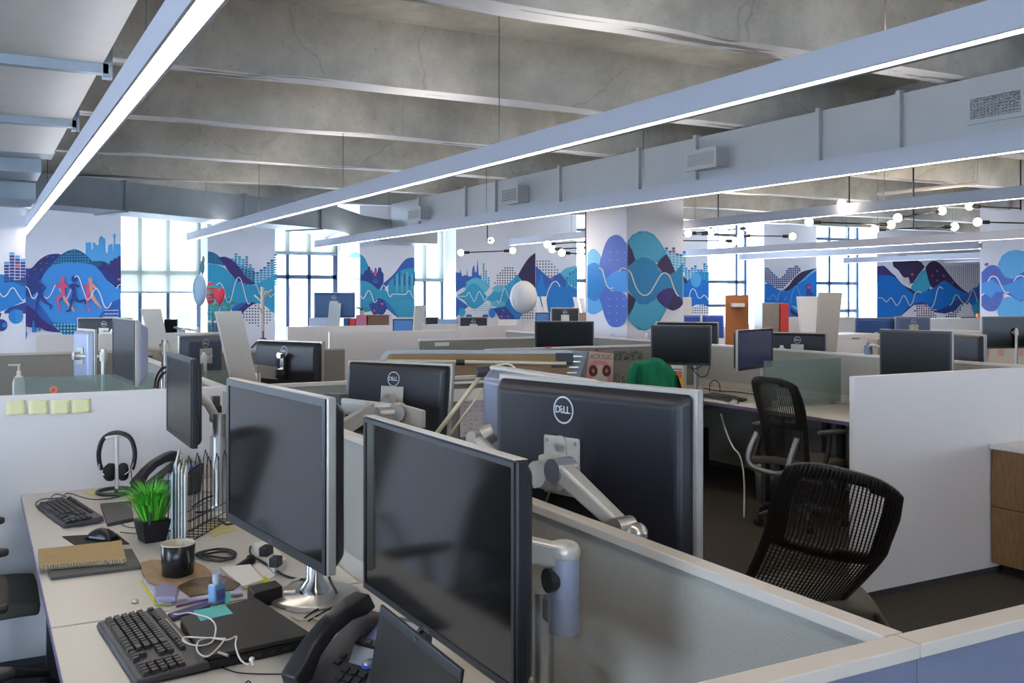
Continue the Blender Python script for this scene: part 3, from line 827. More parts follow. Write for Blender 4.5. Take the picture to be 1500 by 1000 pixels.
# the middle column, its left face (X const) and its front
m = Mural('wall_mural', 'mural on the left face of the middle column, tall blue ovals', dict(X=7.07), LF, 5.555, 850, 320)
a0, a1 = 60, 383
m.area('lb', [(a0,300),(85,255),(120,250),(160,290),(185,360)], [(a0,760),(85,775),(120,778),(160,760),(185,740)])
m.dots('cy', [(a0,285),(90,255),(130,255),(165,300),(165,380),(a0,380)], 15, 5, True)
m.area('sb', [(a0,385),(100,362),(140,365),(200,430),(280,430),(330,430),(a1,400)], [(a0,640),(100,665),(140,665),(200,580),(280,590),(330,600),(a1,600)])
m.poly('ib', [(160,380),(180,290),(205,210),(240,155),(290,133),(335,148),(365,185),(a1,225),(a1,420),(330,425),(290,430),(265,455),(235,480),(215,470),(200,430)], True)
m.dots('bl', [(205,230),(290,150),(370,200),(380,290),(190,290)], 16, 4); m.dots('cr', [(215,245),(380,245),(370,385),(215,385)], 62, 4)
m.poly('bb', [(200,520),(230,470),(280,430),(a1,425),(a1,600),(340,592),(280,590),(240,570)])
m.poly('ib', [(158,632),(185,590),(215,555),(260,590),(300,590),(350,605),(a1,650),(a1,800),(350,865),(290,884),(240,865),(205,800),(180,710)], True)
m.dots('cr', [(215,630),(370,625),(350,830),(215,830)], 58, 4)
m.line('cr', [(160,400),(185,420),(205,490),(225,550),(250,570),(272,560)], 9)
m.line('cr', [(320,430),(345,405),(365,405),(382,415)], 9)
m.line('wh', [(240,945),(262,935),(258,950),(285,935),(270,965)], 3)
m.done()
m = Mural('wall_mural', 'mural on the front of the middle column, big teal circles and a cream wave', dict(Y=10.0), FR, 5.555, 850, 320)
a0, a1 = 386, 832
m.poly('te', [(a0,180),(420,135),(480,103),(540,103),(600,130),(650,190),(690,260),(700,300),(640,360),(500,330),(a0,390)], False)
m.dots('te2', [(a0,200),(440,135),(520,110),(600,140),(660,210),(680,280),(620,345),(a0,345)], 14.5, 5, True)
m.bars(688, 24, 29, [235,262,235,285,290,265], 440, 22, c='te2', top='bl', alt='rr', altpos={(2,1)}, gap=.8)
m.poly('te', [(a0,640),(450,660),(600,660),(700,640),(700,740),(650,830),(600,880),(530,912),(470,905),(420,860),(a0,820)])
m.dots('te2', [(a0,670),(480,680),(620,650),(690,740),(620,860),(530,905),(440,875),(a0,810)], 14.5, 5, True)
m.poly('cb', [(a0,385),(440,340),(500,315),(560,325),(610,360),(640,420),(700,450),(760,445),(800,400),(a1,360),(a1,690),(790,640),(730,570),(650,620),(600,665),(540,700),(470,695),(a0,580)])
m.poly('dp', [(a0,200),(420,260),(446,340),(a0,388)]); m.poly('dp', [(a0,600),(448,658),(430,720),(a0,800)])
m.poly('dp', [(618,380),(650,330),(700,288),(735,350),(768,435),(720,455),(670,440)])
m.poly('pu', [(618,640),(650,595),(710,565),(760,580),(800,630),(a1,680),(810,720),(750,748),(690,720),(650,690)], True)
m.poly('dp', [(755,615),(800,630),(830,685),(800,725),(750,746),(705,732)])
m.line('cr', [(a0,418),(410,450),(445,550),(480,605),(520,625),(560,605),(600,545),(650,460),(690,443),(725,475),(755,560),(780,615),(798,632)], 10)
m.done()

# pier seen just right of the middle column
m = Mural('wall_mural', 'small mural with blue bar chart just right of the middle column', dict(Y=16), FR, 5.555, 850, 320)
a0, a1 = 836, 1047
m.area('rb', [(a0,470),(880,500),(930,440),(990,430),(a1,440)], [(a0,780),(880,780),(930,780),(990,780),(a1,780)])
m.bars(850, 20, 25, [400,418,400,382,415,415,365,380], 500, 17, c='te', top='bl')
m.circ('lb', 940, 500, 42, 60)
m.poly('wh', [(905,720),(940,700),(1000,700),(1042,720),(1042,785),(905,785)]); m.dots('dk', [(905,715),(1042,700),(1042,785),(905,785)], 19, 6)
m.poly('dk', [(a0,465),(858,490),(875,525),(850,525),(a0,500)])
m.line('wh', [(885,640),(895,590),(915,572),(935,590),(955,640),(980,645),(1005,622),(1025,640),(1045,668)], 7)
m.done()

# bird mural pier
m = Mural('wall_mural', 'mural with dark ribbon and red dot between the two far right windows', dict(Y=16), FR, 7.145, 1090, 360)
a0, a1 = 216, 760
m.area('rb', [(a0,400),(280,405),(340,450),(420,470),(500,430),(580,380),(660,300),(a1,225)], [(a0,800),(280,800),(340,800),(420,800),(500,800),(580,800),(660,800),(a1,800)])
m.dots('nv', [(a0,210),(300,270),(360,340),(420,310),(460,230),(560,205),(600,250),(480,380),(400,450),(330,440),(a0,380)], 22, 8.6, True)
m.area('dp', [(405,465),(460,420),(520,340),(590,280),(660,255),(740,235)], [(405,468),(460,465),(520,430),(590,370),(650,310),(740,245)])
m.area('te2', [(560,390),(630,340),(690,280),(a1,232)], [(560,400),(640,350),(690,300),(a1,262)])
m.poly('nv', [(640,520),(655,470),(640,430),(655,400),(690,400),(700,430),(690,470),(720,500),(745,524)]); m.circ('rd', 675, 430, 20)
m.line('lb', [(235,540),(265,565),(285,520),(310,515),(330,550),(350,570),(358,510),(385,465),(405,465)], 8)
m.line('lb', [(480,600),(500,500),(545,420),(590,540)], 8); m.line('lb', [(420,570),(435,530)], 7); m.line('bl', [(370,580),(385,520),(400,580)], 8)
m.area('dp', [(482,650),(530,690),(575,740)], [(482,700),(530,730),(570,745)]); m.poly('te2', [(484,620),(560,640),(572,690),(520,655)])
m.done()

# world map mural
m = Mural('wall_mural', 'mural with dark world map and long pale wave on the right wall', dict(Y=16), FR, 6.52, 1270, 350)
a0, a1 = 96, 1400
m.area('pu', [(a0,260),(170,258),(230,300),(290,380),(350,440),(440,480),(520,480),(600,440)], [(a0,420),(170,430),(230,460),(290,520),(350,560),(440,560),(520,540),(600,520)])
m.poly('wh', [(150,240),(260,225),(560,225),(560,430),(440,440),(340,400),(240,330)])
m.poly('dp', [(235,175),(300,152),(370,150),(430,172),(520,225),(552,265),(500,330),(440,420),(400,430),(402,385),(350,375),(300,300),(250,262)])
m.poly('cr', [(330,350),(360,370),(395,365),(410,420),(370,420),(340,390)]); m.circ('rd', 430, 338, 12)
m.poly('te', [(420,470),(470,380),(520,310),(575,285),(615,340),(620,430),(560,500),(500,520)], True); m.dots('te2', [(440,460),(560,310),(610,380),(600,460),(520,500)], 15, 4)
m.dots('nv', [(720,260),(1090,240),(1090,420),(1000,510),(900,480),(800,380)], 19, 5)
m.area('dp', [(555,270),(600,220),(650,212),(700,240),(760,310),(830,400),(900,470),(960,510)], [(555,280),(600,440),(650,470),(700,440),(760,470),(830,520),(900,540),(960,520)])
for p in ((620,348),(665,395),(812,418),(728,350),(665,305)): m.circ('rd', p[0], p[1], 9)
m.area('rb', [(a0,345),(200,345),(270,370),(340,440),(440,520),(540,505),(640,460),(720,400),(780,420),(860,480),(960,515),(1060,440),(1120,330),(a1,330)], [(a0,760),(200,760),(330,725),(400,640),(500,610),(600,660),(680,680),(760,690),(860,620),(960,600),(1040,700),(1100,800),(a1,800)])
m.area('nv', [(320,730),(400,640),(500,600),(560,620),(640,680),(740,650),(820,600),(900,560),(960,600)], [(320,740),(400,680),(500,640),(560,660),(680,720),(780,725),(840,680),(900,620),(960,625)])
m.area('bl', [(850,560),(940,530),(1020,465),(1090,480)], [(850,570),(940,600),(1020,560),(1090,560)])
m.poly('wh', [(330,725),(440,630),(540,625),(640,700),(740,712),(820,690),(920,630),(980,650),(1020,720),(1045,780),(330,780)])
m.dots('dk', [(440,680),(480,630),(560,640),(650,720),(650,760),(480,740)], 22, 7, True, alt='rd'); m.dots('dk', [(740,740),(830,680),(920,620),(830,760),(740,760)], 22, 7, True)
m.line('cr', [(a0,560),(140,565),(180,598),(220,560),(250,595),(275,632),(300,610),(340,540),(375,580),(402,636),(430,600),(455,520),(490,500),(512,515)], 8)
m.line('cr', [(560,625),(600,660),(635,610),(665,490),(690,455),(718,478)], 8); m.line('cr', [(780,633),(805,610),(835,535),(865,545),(900,600),(935,612),(965,570),(995,490),(1020,510),(1050,600),(1075,590),(1088,545)], 8)
m.poly('te', [(990,650),(1090,560),(1090,780),(1040,780)])
m.done()
# right column left face
m = Mural('wall_mural', 'mural on the right column beside the picture edge, pale wave over blue', dict(X=15.06), LF, 6.52, 1270, 350)
a0, a1 = 1096, 1560
m.poly('lb', [(1250,240),(1290,160),(1350,118),(1420,103),(1490,115),(a1,150),(a1,330),(1420,370),(1340,382),(1280,340)], False)
m.dots('cy', [(1270,200),(1350,130),(1440,110),(1540,150),(1540,320),(1380,370),(1290,330)], 13, 3)
m.poly('bl', [(1125,235),(1160,235),(1160,255),(1125,255)]); m.poly('rd', [(1135,228),(1162,228),(1162,245),(1135,245)])
m.area('ib', [(a0,320),(1150,265),(1210,248),(1260,275),(1320,360),(1400,375),(1470,330),(a1,280)], [(a0,640),(1150,600),(1210,560),(1260,540),(1320,520),(1400,560),(1470,600),(a1,560)])
m.area('bb', [(a0,420),(1150,405),(1200,390),(1250,430),(1320,440),(1400,410),(1470,375),(a1,370)], [(a0,520),(1150,540),(1190,560),(1230,510),(1290,500),(1360,515),(1450,580),(a1,570)])
m.area('ib', [(a0,540),(1140,530),(1190,560),(1250,510),(1300,510)], [(a0,640),(1140,680),(1200,690),(1250,660),(1300,560)])
m.area('lb', [(1250,680),(1300,580),(1360,550),(1450,585),(1500,600),(a1,600)], [(1250,800),(1300,800),(1360,800),(1450,800),(1500,800),(a1,800)])
for p in ((1205,615),(1162,643),(1218,672),(1203,318)): m.circ('rd', p[0], p[1], 7)
m.line('wh', [(1160,405),(1185,365),(1215,355),(1250,375),(1290,450),(1320,505),(1362,510)], 11); m.line('wh', [(1408,400),(1440,360),(1480,350),(1520,370)], 11); m.line('wh', [(1096,540),(1110,532),(1126,515)], 10)
m.poly('wh', [(1100,680),(1250,700),(1280,760),(1100,760)])
m.done()
# ------------------------------------------------------------------ benches: divider panels and desks
def divider(label, x0, x1, y0, y1, h=1.165, fabric=None, white=False, z0=0.0, group=None, cap=None):
    t = thing('office_divider', label, 'divider', ((x0+x1)/2, (y0+y1)/2, z0), group=group)
    alongY = (y1-y0) > (x1-x0)
    e = .006
    if white:
        rel(t).box(x0, x1, y0, y1, z0+.03, h).build('panel', m_white, t, bevel=.003)
    else:
        f = rel(t)
        if alongY: f.box(x0+e, x1-e, y0, y1, z0+.05, h-.018)
        else: f.box(x0, x1, y0+e, y1-e, z0+.05, h-.018)
        f.build('fabric_face', fabric or m_fab, t)
        rel(t).box(x0, x1, y0, y1, h-.018, h).build('top_cap', cap or m_cap, t, bevel=.002)
        if alongY and h > 1: rel(t).box(x0-.004, x1+.004, y0+.05, y1-.05, .70, .80).build('service_rail', m_cap, t)
    rel(t).box(x0+.006, x1-.006, y0+.006, y1-.006, z0, z0+.03 if white else z0+.05).build('plinth', m_dk, t)
    return t
def desk(label, x0, x1, y0, y1, side='-x', z=.74, group='white bench desks'):
    t = thing('bench_desk', label, 'desk', ((x0+x1)/2, (y0+y1)/2, 0), group=group)
    tp = rel(t).box(x0, x1, y0, y1, z-.028, z).build('desktop', m_desk, t, bevel=.002)
    fx = x0 if side == '-x' else x1
    rel(t).box(fx-.0015, fx+.0015, y0+.003, y1-.003, z-.026, z-.002).build('edge_band', m_edge, tp)
    for y in (y0+.06, y1-.06):
        for x in (x0+.12, x1-.1): rel(t).box(x-.025, x+.025, y-.025, y+.025, 0, z-.03).build('leg', m_dk, t)
    rel(t).box(x0+.15, x1-.12, y0+.05, y0+.07, z-.08, z-.03).box(x0+.15, x1-.12, y1-.07, y1-.05, z-.08, z-.03).build('under_frame', m_dk, t)
    bx = x1-.1 if side == '-x' else x0+.06
    rel(t).box(bx, bx+.04, y0+.1, y1-.1, z-.14, z-.03).build('cable_tray', m_dk, t)
    return t
SX0, SX1 = 1.015, 1.05
DX0, DX1 = .17, 1.01
# near bench
divider('long grey fabric divider down the middle of the near bench, under the two big monitors', SX0, SX1, .872, 4.72, fabric=m_fabn)
divider('long grey fabric divider continuing beyond the sticky notes panel', SX0, SX1, 4.765, 8.43)
bgf = mat('blue_grey_fabric', '#6c7288', rough=.95, c2='#5c6174', vscale=500, bump=.3, bscale=700)  # blue-grey fabric, its colour also carrying the blue window light on these faces
divider('nearest cross divider, its pale cap running to the lower edge below the near monitor arm', -1.1, 1.031, .83, .87, fabric=bgf)
divider('blue-grey cross divider filling the lower right corner, beyond the cap joint', 1.033, 2.25, .83, .87, fabric=bgf)
divider('smooth white divider panel with four yellow notes on it', -1.1, SX1, 4.725, 4.76, white=True)
divider('grey fabric cross divider behind the tall glass desk lamp with the pinned calendar', 1.052, 2.7, 4.725, 4.76)
divider('grey fabric divider closing the end of the left bench below the runners mural', -1.1, SX1, 8.44, 8.48, h=1.15)
divider('grey fabric end divider behind the curved black monitors', 1.06, 2.9, 8.44, 8.48, h=1.12)
for y0, y1, lb in ((.88, 2.79, 'white desk nearest the camera with the black keyboard and closed laptop'), (2.80, 4.72, 'white desk under the sticky notes panel with the grass pot'),
               (4.77, 6.6, 'white desk behind the sticky notes panel'), (6.62, 8.43, 'white desk beyond the smoked glass screen, before the grey end divider')):
    desk(lb, DX0, DX1, y0, y1)
for y0, y1, lb in ((.88, 2.79, 'white desk hidden behind the largest monitor'), (2.80, 4.72, 'white desk across the divider carrying the logo monitor on a crossbar'),
               (4.77, 6.6, 'white desk before the folded table, across the long divider'), (6.62, 8.43, 'white desk beneath the monitor beside the balloons')):
    desk(lb, 1.055, 1.9, y0, y1, side='+x')
# smoked glass screens
def glass_screen(label, x0, x1, y, z0=.745, z1=1.1):
    t = thing('glass_screen', label, 'glass screen', ((x0+x1)/2, y, z0), group='smoked glass screens between desks')
    rel(t).box(x0, x1, y-.005, y+.005, z0+.004, z1).build('glass', m_gdiv, t, bevel=.001)
    for x in (x0+.1, x1-.1): rel(t).box(x-.03, x+.03, y-.016, y+.016, z0, z0+.05).build('clamp', m_alu, t)
glass_screen('smoked glass screen behind the sticky notes panel', .2, 1.0, 6.61)
glass_screen('smoked glass screen right of the small dark monitor, under the leaning grey slab', 1.06, 1.62, 6.61)
glass_screen('greenish glass screen behind the mesh chair', 5.2, 6.0, 5.58)

# second bench row
T2 = 1.135
divider('white end panel standing beside the wood drawer unit', 4.02, 6.1, 3.645, 3.68, h=1.17, white=True)
divider('grey divider along the second bench behind the mesh chair', 6.04, 6.08, 3.69, 7.40, h=T2, fabric=mat('pale_grey_fabric', '#a6a49c', rough=.95, c2='#94928b', vscale=400, bump=.2, bscale=600), cap=m_white)
divider('grey cross divider with pinned poster behind the green jacket', 3.8, 6.12, 7.43, 7.47, h=T2, cap=m_white)
divider('grey divider along the second bench beyond the poster', 6.04, 6.08, 7.49, 11.25, h=T2, cap=m_white)
desk('white desk behind the mesh chair with its cables on top', 5.17, 6.03, 3.7, 5.57)
desk('white desk left of the greenish glass screen with keyboard and mouse', 5.17, 6.03, 5.6, 7.40)
desk('white desk just beyond the pinned poster divider', 5.17, 6.03, 7.49, 9.22)
desk('white desk on the far side of the second bench near the window', 6.09, 6.95, 7.49, 9.3, side='+x')
desk('white desk on the far side of the second bench before the middle column', 6.09, 6.95, 5.6, 7.42, side='+x')
desk('white desk on the far side of the second bench behind the right monitor', 6.09, 6.95, 3.7, 5.57, side='+x')
t = divider('grey divider with a small white name label facing the aisle', 3.97, 5.9, 9.25, 9.29, h=1.14, cap=m_white)
a = at(637, 507, Y=9.245); b = at(658, 501, Y=9.245)
tag(MB().box(a.x, b.x, 9.245, 9.249, a.z, b.z).build('name_label', m_paper, origin=((a.x+b.x)/2, 9.247, a.z)), 'small blank white label on the grey divider beyond the folded table', 'label')
divider('tall white panel behind the logo monitor and coat rack aisle', at(482.5,486,Y=11.3).x, at(673,480,Y=11.3).x, 11.3, 11.34, h=1.15, white=True)
divider('white panel right of the tall white panel, before the dotted mural', at(673,478,Y=12.0).x, at(783,478,Y=12.0).x, 12.0, 12.04, h=1.17, white=True)
divider('white panel under the standing desk monitor by the tall window', at(421,481,Y=12.9).x, at(674,479,Y=12.9).x, 12.9, 12.94, h=1.17, white=True)
divider('white panel low in front of the runners mural', at(52.5,491,Y=12.0).x, at(330,487,Y=12.0).x, 12.0, 12.04, h=1.15, white=True)
desk('white desk in front of the skyline mural behind the white panels', 3.9, 7.0, 13.3, 14.6, side='-x')
desk('white desk behind the four narrow slabs at the middle column', 7.4, 9.0, 12.1, 13.5, side='-x')
desk('white desk carrying the pale printer tray by the left window', 1.9, 2.8, 13.5, 15.3, side='-x')
desk('white desk with the blue desk screens just right of the middle column', 8.0, 8.7, 9.4, 10.5, side='-x')
desk('white desk with the tilted blue screen behind the tall white panel', 4.1, 5.6, 11.4, 12.4, side='-x')
desk('white desk behind the low white panel by the runners', .6, 3.2, 12.2, 13.0, side='-x')

# third bench row and right-hand background
divider('long pale divider of the third bench under the dark right monitors', 10.9, 10.95, 5.0, 9.6, h=1.15, fabric=mat('pale_fabric', '#b5b2ad', rough=.95), cap=m_white)
desk('white desk of the third bench carrying the wide dark monitor', 10.0, 10.88, 5.1, 7.2)
desk('white desk of the third bench in front of the paper trays', 10.0, 10.88, 7.25, 9.4)
def cab(name, label, cat, x0, x1, y0, y1, h, m_, drawers=3, group=None, front='-y', z0=0, body=None):
    t = thing(name, label, cat, ((x0+x1)/2, (y0+y1)/2, z0), group=group)
    rel(t).box(x0, x1, y0, y1, z0+.02, h-.02).build('body', body or m_, t)
    rel(t).box(x0-.006, x1+.006, y0-.006, y1+.006, h-.02, h).build('top', m_white, t, bevel=.002)
    rel(t).box(x0+.02, x1-.02, y0+.02, y1-.02, z0, z0+.02).build('plinth', m_dk, t)
    hh = (h-.04-z0)/drawers
    for k in range(drawers):
        za, zb = z0+.022+hh*k+.004, z0+.022+hh*(k+1)-.004
        if front == '-y': d = rel(t).box(x0+.004, x1-.004, y0-.016, y0-.0005, za, zb)
        else: d = rel(t).box(x0-.016, x0-.0005, y0+.004, y1-.004, za, zb)
        dr = d.build('drawer', m_, t, bevel=.001)
        if front == '-y': rel(t).box((x0+x1)/2-.06, (x0+x1)/2+.06, y0-.022, y0-.016, zb-.03, zb-.02).build('handle', m_dk, dr)
    return t
# oak drawer unit beside the white end panel
t = thing('drawer_unit', 'oak-fronted drawer unit with white top at the right edge', 'drawer unit', (5.5, 2.9, 0))
rel(t).box(5.13, 6.0, 1.9, 3.635, .06, .715).build('body', m_oak, t)
rel(t).box(5.10, 6.02, 1.88, 3.64, .715, .74).build('top', m_white, t, bevel=.002)
rel(t).box(5.17, 5.98, 1.93, 3.6, 0, .06).build('plinth', m_blk2, t)
for y0, y1 in ((1.905, 2.765), (2.77, 3.632)):
    for z0, z1 in ((.065, .385), (.39, .712)): rel(t).box(5.11, 5.13, y0, y1, z0, z1).build('drawer', m_oak, t, bevel=.0015)
def wpanel(label, px0, px1, pyt, Y, h=None, dep=.04, m_=None, z0=0, name='low_screen', cat='screen'):
    a = at(px0, pyt, Y=Y); b = at(px1, pyt, Y=Y)
    h = h or a.z
    o = MB().box(a.x, b.x, Y, Y+dep, z0, h).build(name, m_ or m_white, origin=((a.x+b.x)/2, Y, z0), bevel=.003)
    return tag(o, label, cat)
wpanel('low white panel below the leaning white board at the right windows', 1133, 1202, 464.5, 11.6)
wpanel('low white panel between the beige board and the blue-backed monitor', 1229, 1252, 464.5, 11.6)
wpanel('long white counter front under the world map mural', 1362, 1437, 467, 13.0, dep=.5, name='counter', cat='counter')
wpanel('long pale counter seen between the two front-lit dark monitors', 1062, 1083, 478, 11.8, dep=.4, name='counter', cat='counter')
wpanel('white low cabinet under the cork board by the window', 1040, 1098, 476, 12.5, dep=.5, name='low_cabinet', cat='cabinet')
a = at(1212, 490.5, Y=8.3); b = at(1290, 491, Y=8.3)
cab('paper_cabinet', 'white cabinet with drawers behind the second bench divider', 'cabinet', a.x, b.x, 8.3, 8.8, a.z, m_white, 5)
# ------------------------------------------------------------------ monitors
def monitor(label, L, Rr, ztop, H, side, mount=None, logo=True, rim=True, name='monitor', depth=.045, curve=False, scr=None, plate=True, back=None, logoz=.18, group=None, bez=.018, desk_z=.74, tilt=0, xo=0.0):
    """L, Rr: (x, y) of the two ends of the panel as seen in the picture, left and right.  side: 'front' if the screen
    is towards the viewer, else 'back'."""
    L = Vector((L[0], L[1], 0)); Rr = Vector((Rr[0], Rr[1], 0))
    c = (L+Rr)/2; W = (Rr-L).length; u = (Rr-L).normalized()
    toc = Vector((u.y, -u.x, 0))
    if toc.dot(-c) < 0: toc = -toc          # horizontal normal pointing to the camera side
    fn = toc if side == 'front' else -toc   # screen normal
    zb = ztop - H; zc = ztop - H/2
    base = mount['base'] if mount and 'base' in mount else (c.x - fn.x*.13, c.y - fn.y*.13)
    t = thing(name, label, 'monitor', (base[0], base[1], desk_z), group=group)
    # local frame: x along the panel, y = screen normal, z up
    ux = u if fn.cross(u).z < 0 else -u
    Tl = Matrix.Rotation(tilt, 4, 'X')
    M = Matrix.Translation((c.x, c.y, zc)) @ Matrix(((ux.x, fn.x, 0, 0), (ux.y, fn.y, 0, 0), (0, 0, 1, 0), (0, 0, 0, 1))) @ Tl
    T = Matrix.Translation(t.location).inverted() @ M
    b = lambda: MB(T)
    h, w = H/2, W/2
    b().box(-w, w, -.022, 0, -h, h).build('casing', m_rim if rim else m_blk, t, bevel=.004)
    bz = b(); bz.box(-w+.003, w-.003, -.001, .0035, h-bez, h-.003).box(-w+.003, w-.003, -.001, .0035, -h+.003, -h+bez*1.25).box(-w+.003, -w+bez, -.001, .0035, -h+bez*1.25, h-bez).box(w-bez, w-.003, -.001, .0035, -h+bez*1.25, h-bez)
    bz.build('bezel', m_blk, t)
    b().box(-w+bez, w-bez, -.001, .0012, -h+bez*1.25, h-bez).build('screen', scr or m_scrg, t)
    if logo and side == 'front':
        lg = b(); add_text(lg, 'DELL', .011, Matrix.Translation((0, .004, -h+bez*.65)) @ Matrix.Rotation(R(90), 4, 'X') @ Matrix.Rotation(R(180), 4, 'Y'), .0003)
        lg.build('logo', mat('dim_logo', '#5a5a5e', rough=.5), t)
    # back shell: a shallow tapered bulge
    e, e2 = .004, .004+depth*.5
    A = [Vector((-w+e, -.021, -h+e)), Vector((w-e, -.021, -h+e)), Vector((w-e, -.021, h-e)), Vector((-w+e, -.021, h-e))]
    B = [Vector((-w+e2, -.021-depth*.7, -h+e2)), Vector((w-e2, -.021-depth*.7, -h+e2)), Vector((w-e2, -.021-depth*.7, h-e2)), Vector((-w+e2, -.021-depth*.7, h-e2))]
    bs = b(); bs.hull(A, B); bs.build('back_cover', back or m_back, t, bevel=.014, seg=4)
    yb = -.021 - depth*.7
    if side == 'back':
        sl = b(); sl.box(-w+.045, w-.045, -.046, -.030, h-.031, h-.024); sl.build('vent_slot', m_blk2, t)
        if logo:
            lg = b(); r0, r1, zc_ = .0285, .0325, H/2-logoz*H*1.15
            ring = [Vector((cos(2*pi*k/32), 0, sin(2*pi*k/32))) for k in range(32)]
            vv = [p*r0 + Vector((xo, yb-.001, zc_)) for p in ring] + [p*r1 + Vector((xo, yb-.001, zc_)) for p in ring]
            lg.add(vv, [(k, (k+1)%32, 32+(k+1)%32, 32+k) for k in range(32)])
            for ch, dx, ro in (('D', .0175, 0), ('E', .0055, R(30)), ('L', -.0055, 0), ('L', -.0165, 0)):
                add_text(lg, ch, .0235, Matrix.Translation((xo-dx, yb-.0012, zc_)) @ Matrix.Rotation(R(90), 4, 'X') @ Matrix.Rotation(ro, 4, 'Z'), .0004)
            lg.build('logo', m_logo, t)
        if plate:
            pl = b(); pl.box(xo-.06, xo+.06, yb-.008, yb, -.06, .06); pl.build('mount_plate', m_armp, t, bevel=.003)
            pl2 = b()
            for sx in (-.05, .05):
                for sz in (-.05, .05): pl2.cyl((xo+sx, yb-.008, sz), (xo+sx, yb-.011, sz), .005, n=8)
            pl2.cyl((xo, yb-.008, 0), (xo, yb-.05, 0), .028, n=16); pl2.build('pivot', m_alu, t)
    # the arm down to the desk
    kind = (mount or {}).get('kind', 'pole')
    W_ = rel(t)
    pc = M @ Vector((0, yb-.045, 0)); pin = M @ Vector((0, yb-.004, 0))
    bx, by = base
    if kind == 'pole':
        if side == 'front': rel(t).cyl(pin, pc, .03, n=12).build('pivot', m_alu, t)
        rel(t).cyl((bx, by, desk_z), (bx, by, desk_z+.018), .05, n=16).cyl((bx, by, desk_z+.018), (bx, by, zc+.05), .0175, n=12).build('pole', m_alu, t)
        ar = rel(t); ar.cyl((bx, by, zc-.03), (bx, by, zc+.03), .027, n=12)
        ar.tube([(bx, by, zc), pc], .016, n=8); ar.build('arm', m_armp, t)
    elif kind == 'slab':
        w2 = u*.085; q0 = Vector((bx, by, desk_z)) - u*.03; q1 = Vector((bx, by, zc+.03)) + u*.03
        rel(t).hull([q0-w2, q0+w2, q0+w2+fn*.035, q0-w2+fn*.035], [q1-w2, q1+w2, q1+w2+fn*.035, q1-w2+fn*.035]).build('slab_stand', mat('slab_light', '#a7b0b8', rough=.5), t, bevel=.003)
    elif kind == 'stand':
        rel(t).rbox((bx, by, desk_z+.008), (.17, .24, .016), rot=math.atan2(fn.y, fn.x)).build('stand_foot', mount.get('m', m_rim), t, bevel=.004)
        rel(t).hull([Vector((bx, by, desk_z+.01)) + q for q in (u*-.035-fn*.02, u*.035-fn*.02, u*.035+fn*.01, u*-.035+fn*.01)],
                    [Vector((bx, by, zc+.06)) + q for q in (u*-.03-fn*.01, u*.03-fn*.01, u*.03+fn*.01, u*-.03+fn*.01)]).build('stand_neck', mount.get('m', m_rim), t, bevel=.003)
        rel(t).cyl(pin, (bx, by, zc), .03, n=12).build('pivot', m_alu, t)
    t['W'] = round(W, 3)
    return t, M, yb

def ends(pl, dl, pr, dr):
    """two picture columns with their depths -> the two ends on the ground"""
    a = at(pl, 400, d=dl); b = at(pr, 400, d=dr)
    return (a.x, a.y), (b.x, b.y)
def mon(label, pl, dl, pr, dr, ytop, H, side, **k):
    L, Rr = ends(pl, dl, pr, dr)
    zt = (EYE + (HY-ytop[0])/F*dl + EYE + (HY-ytop[1])/F*dr)/2 if isinstance(ytop, tuple) else ytop
    return monitor(label, L, Rr, zt, H, side, **k)

# --- near bench, left side
m1, M1, yb1 = mon('widescreen monitor with grey rim, angled over the clutter beside the grass pot', 333, 2.55, 479, 2.04, (549,587), .372, 'front', scr=m_scr, mount=dict(kind='none', base=(.86,2.78)), depth=.05, bez=.019)
bx, by = .845, 2.72
rel(m1).lathe([(0,.0),(.125,.0),(.13,.006),(.12,.012),(.04,.02),(.036,.03),(0,.03)], (bx,by,.74), n=32).build('round_foot', m_alu, m1)
rel(m1).lathe([(.05,.015),(.045,.03),(.024,.055),(.022,.2),(.022,.47),(0,.47)], (bx,by,.74), n=20).build('post', m_chrome, m1)
pc = M1 @ Vector((0, yb1-.02, 0))
rel(m1).tube([(bx,by,1.17), (.80,2.5,1.18), pc], .02, n=10).cyl(M1 @ Vector((0,yb1+.003,0)), pc, .035, n=14).build('arm', m_armp, m1)
m2, M2, yb2 = monitor('thin-bezel monitor nearest the camera, seen from its screen side', (.694,1.90), (.703,1.275), 1.353, .35, 'front', mount=dict(kind='none', base=(.93,1.45)), rim=False, depth=.03, scr=m_scr, bez=.011)
# thin bright top edge of the near monitor
tp = MB(Matrix.Translation(m2.location).inverted() @ M2); tp.box(-.311,.311,-.02,.001,.1752,.1765); tp.build('top_edge_trim', m_alu, m2)
J = at(826, 805, X=.90); JX, JY = J.x, J.y
rel(m2).cyl((JX,JY,1.075),(JX,JY,1.145), .027, n=24).cyl((JX,JY,1.012),(JX,JY,1.0725), .027, n=24).cyl((JX,JY,1.0725),(JX,JY,1.075), .0255, n=20).build('arm_joint', mat('arm_blue_lit_silver', '#9aa3b8', rough=.35, metal=.4), m2, bevel=.004)  # blue window light on the joint put into its silver colour
pc = M2 @ Vector((0, yb2-.03, .0))
up = rel(m2); up.hull([Vector((pc.x+.00, pc.y-.03, 1.14)), Vector((pc.x+.0, pc.y+.03, 1.14)), Vector((pc.x+.0, pc.y+.03, 1.19)), Vector((pc.x+.0, pc.y-.03, 1.19))],
                  [Vector((JX-.01, JY-.026, 1.125)), Vector((JX+.0, JY+.026, 1.125)), Vector((JX+.0, JY+.026, 1.165)), Vector((JX-.01, JY-.026, 1.165))])
up.lathe([(0,.0),(.029,0),(.029,.02),(.02,.03),(0,.032)], (JX,JY,1.14), n=24)
up.build('upper_arm', m_armp, m2, bevel=.008, seg=3)
rel(m2).cyl(M2 @ Vector((0,yb2+.003,0)), pc, .04, n=16).build('pivot', m_armp, m2)
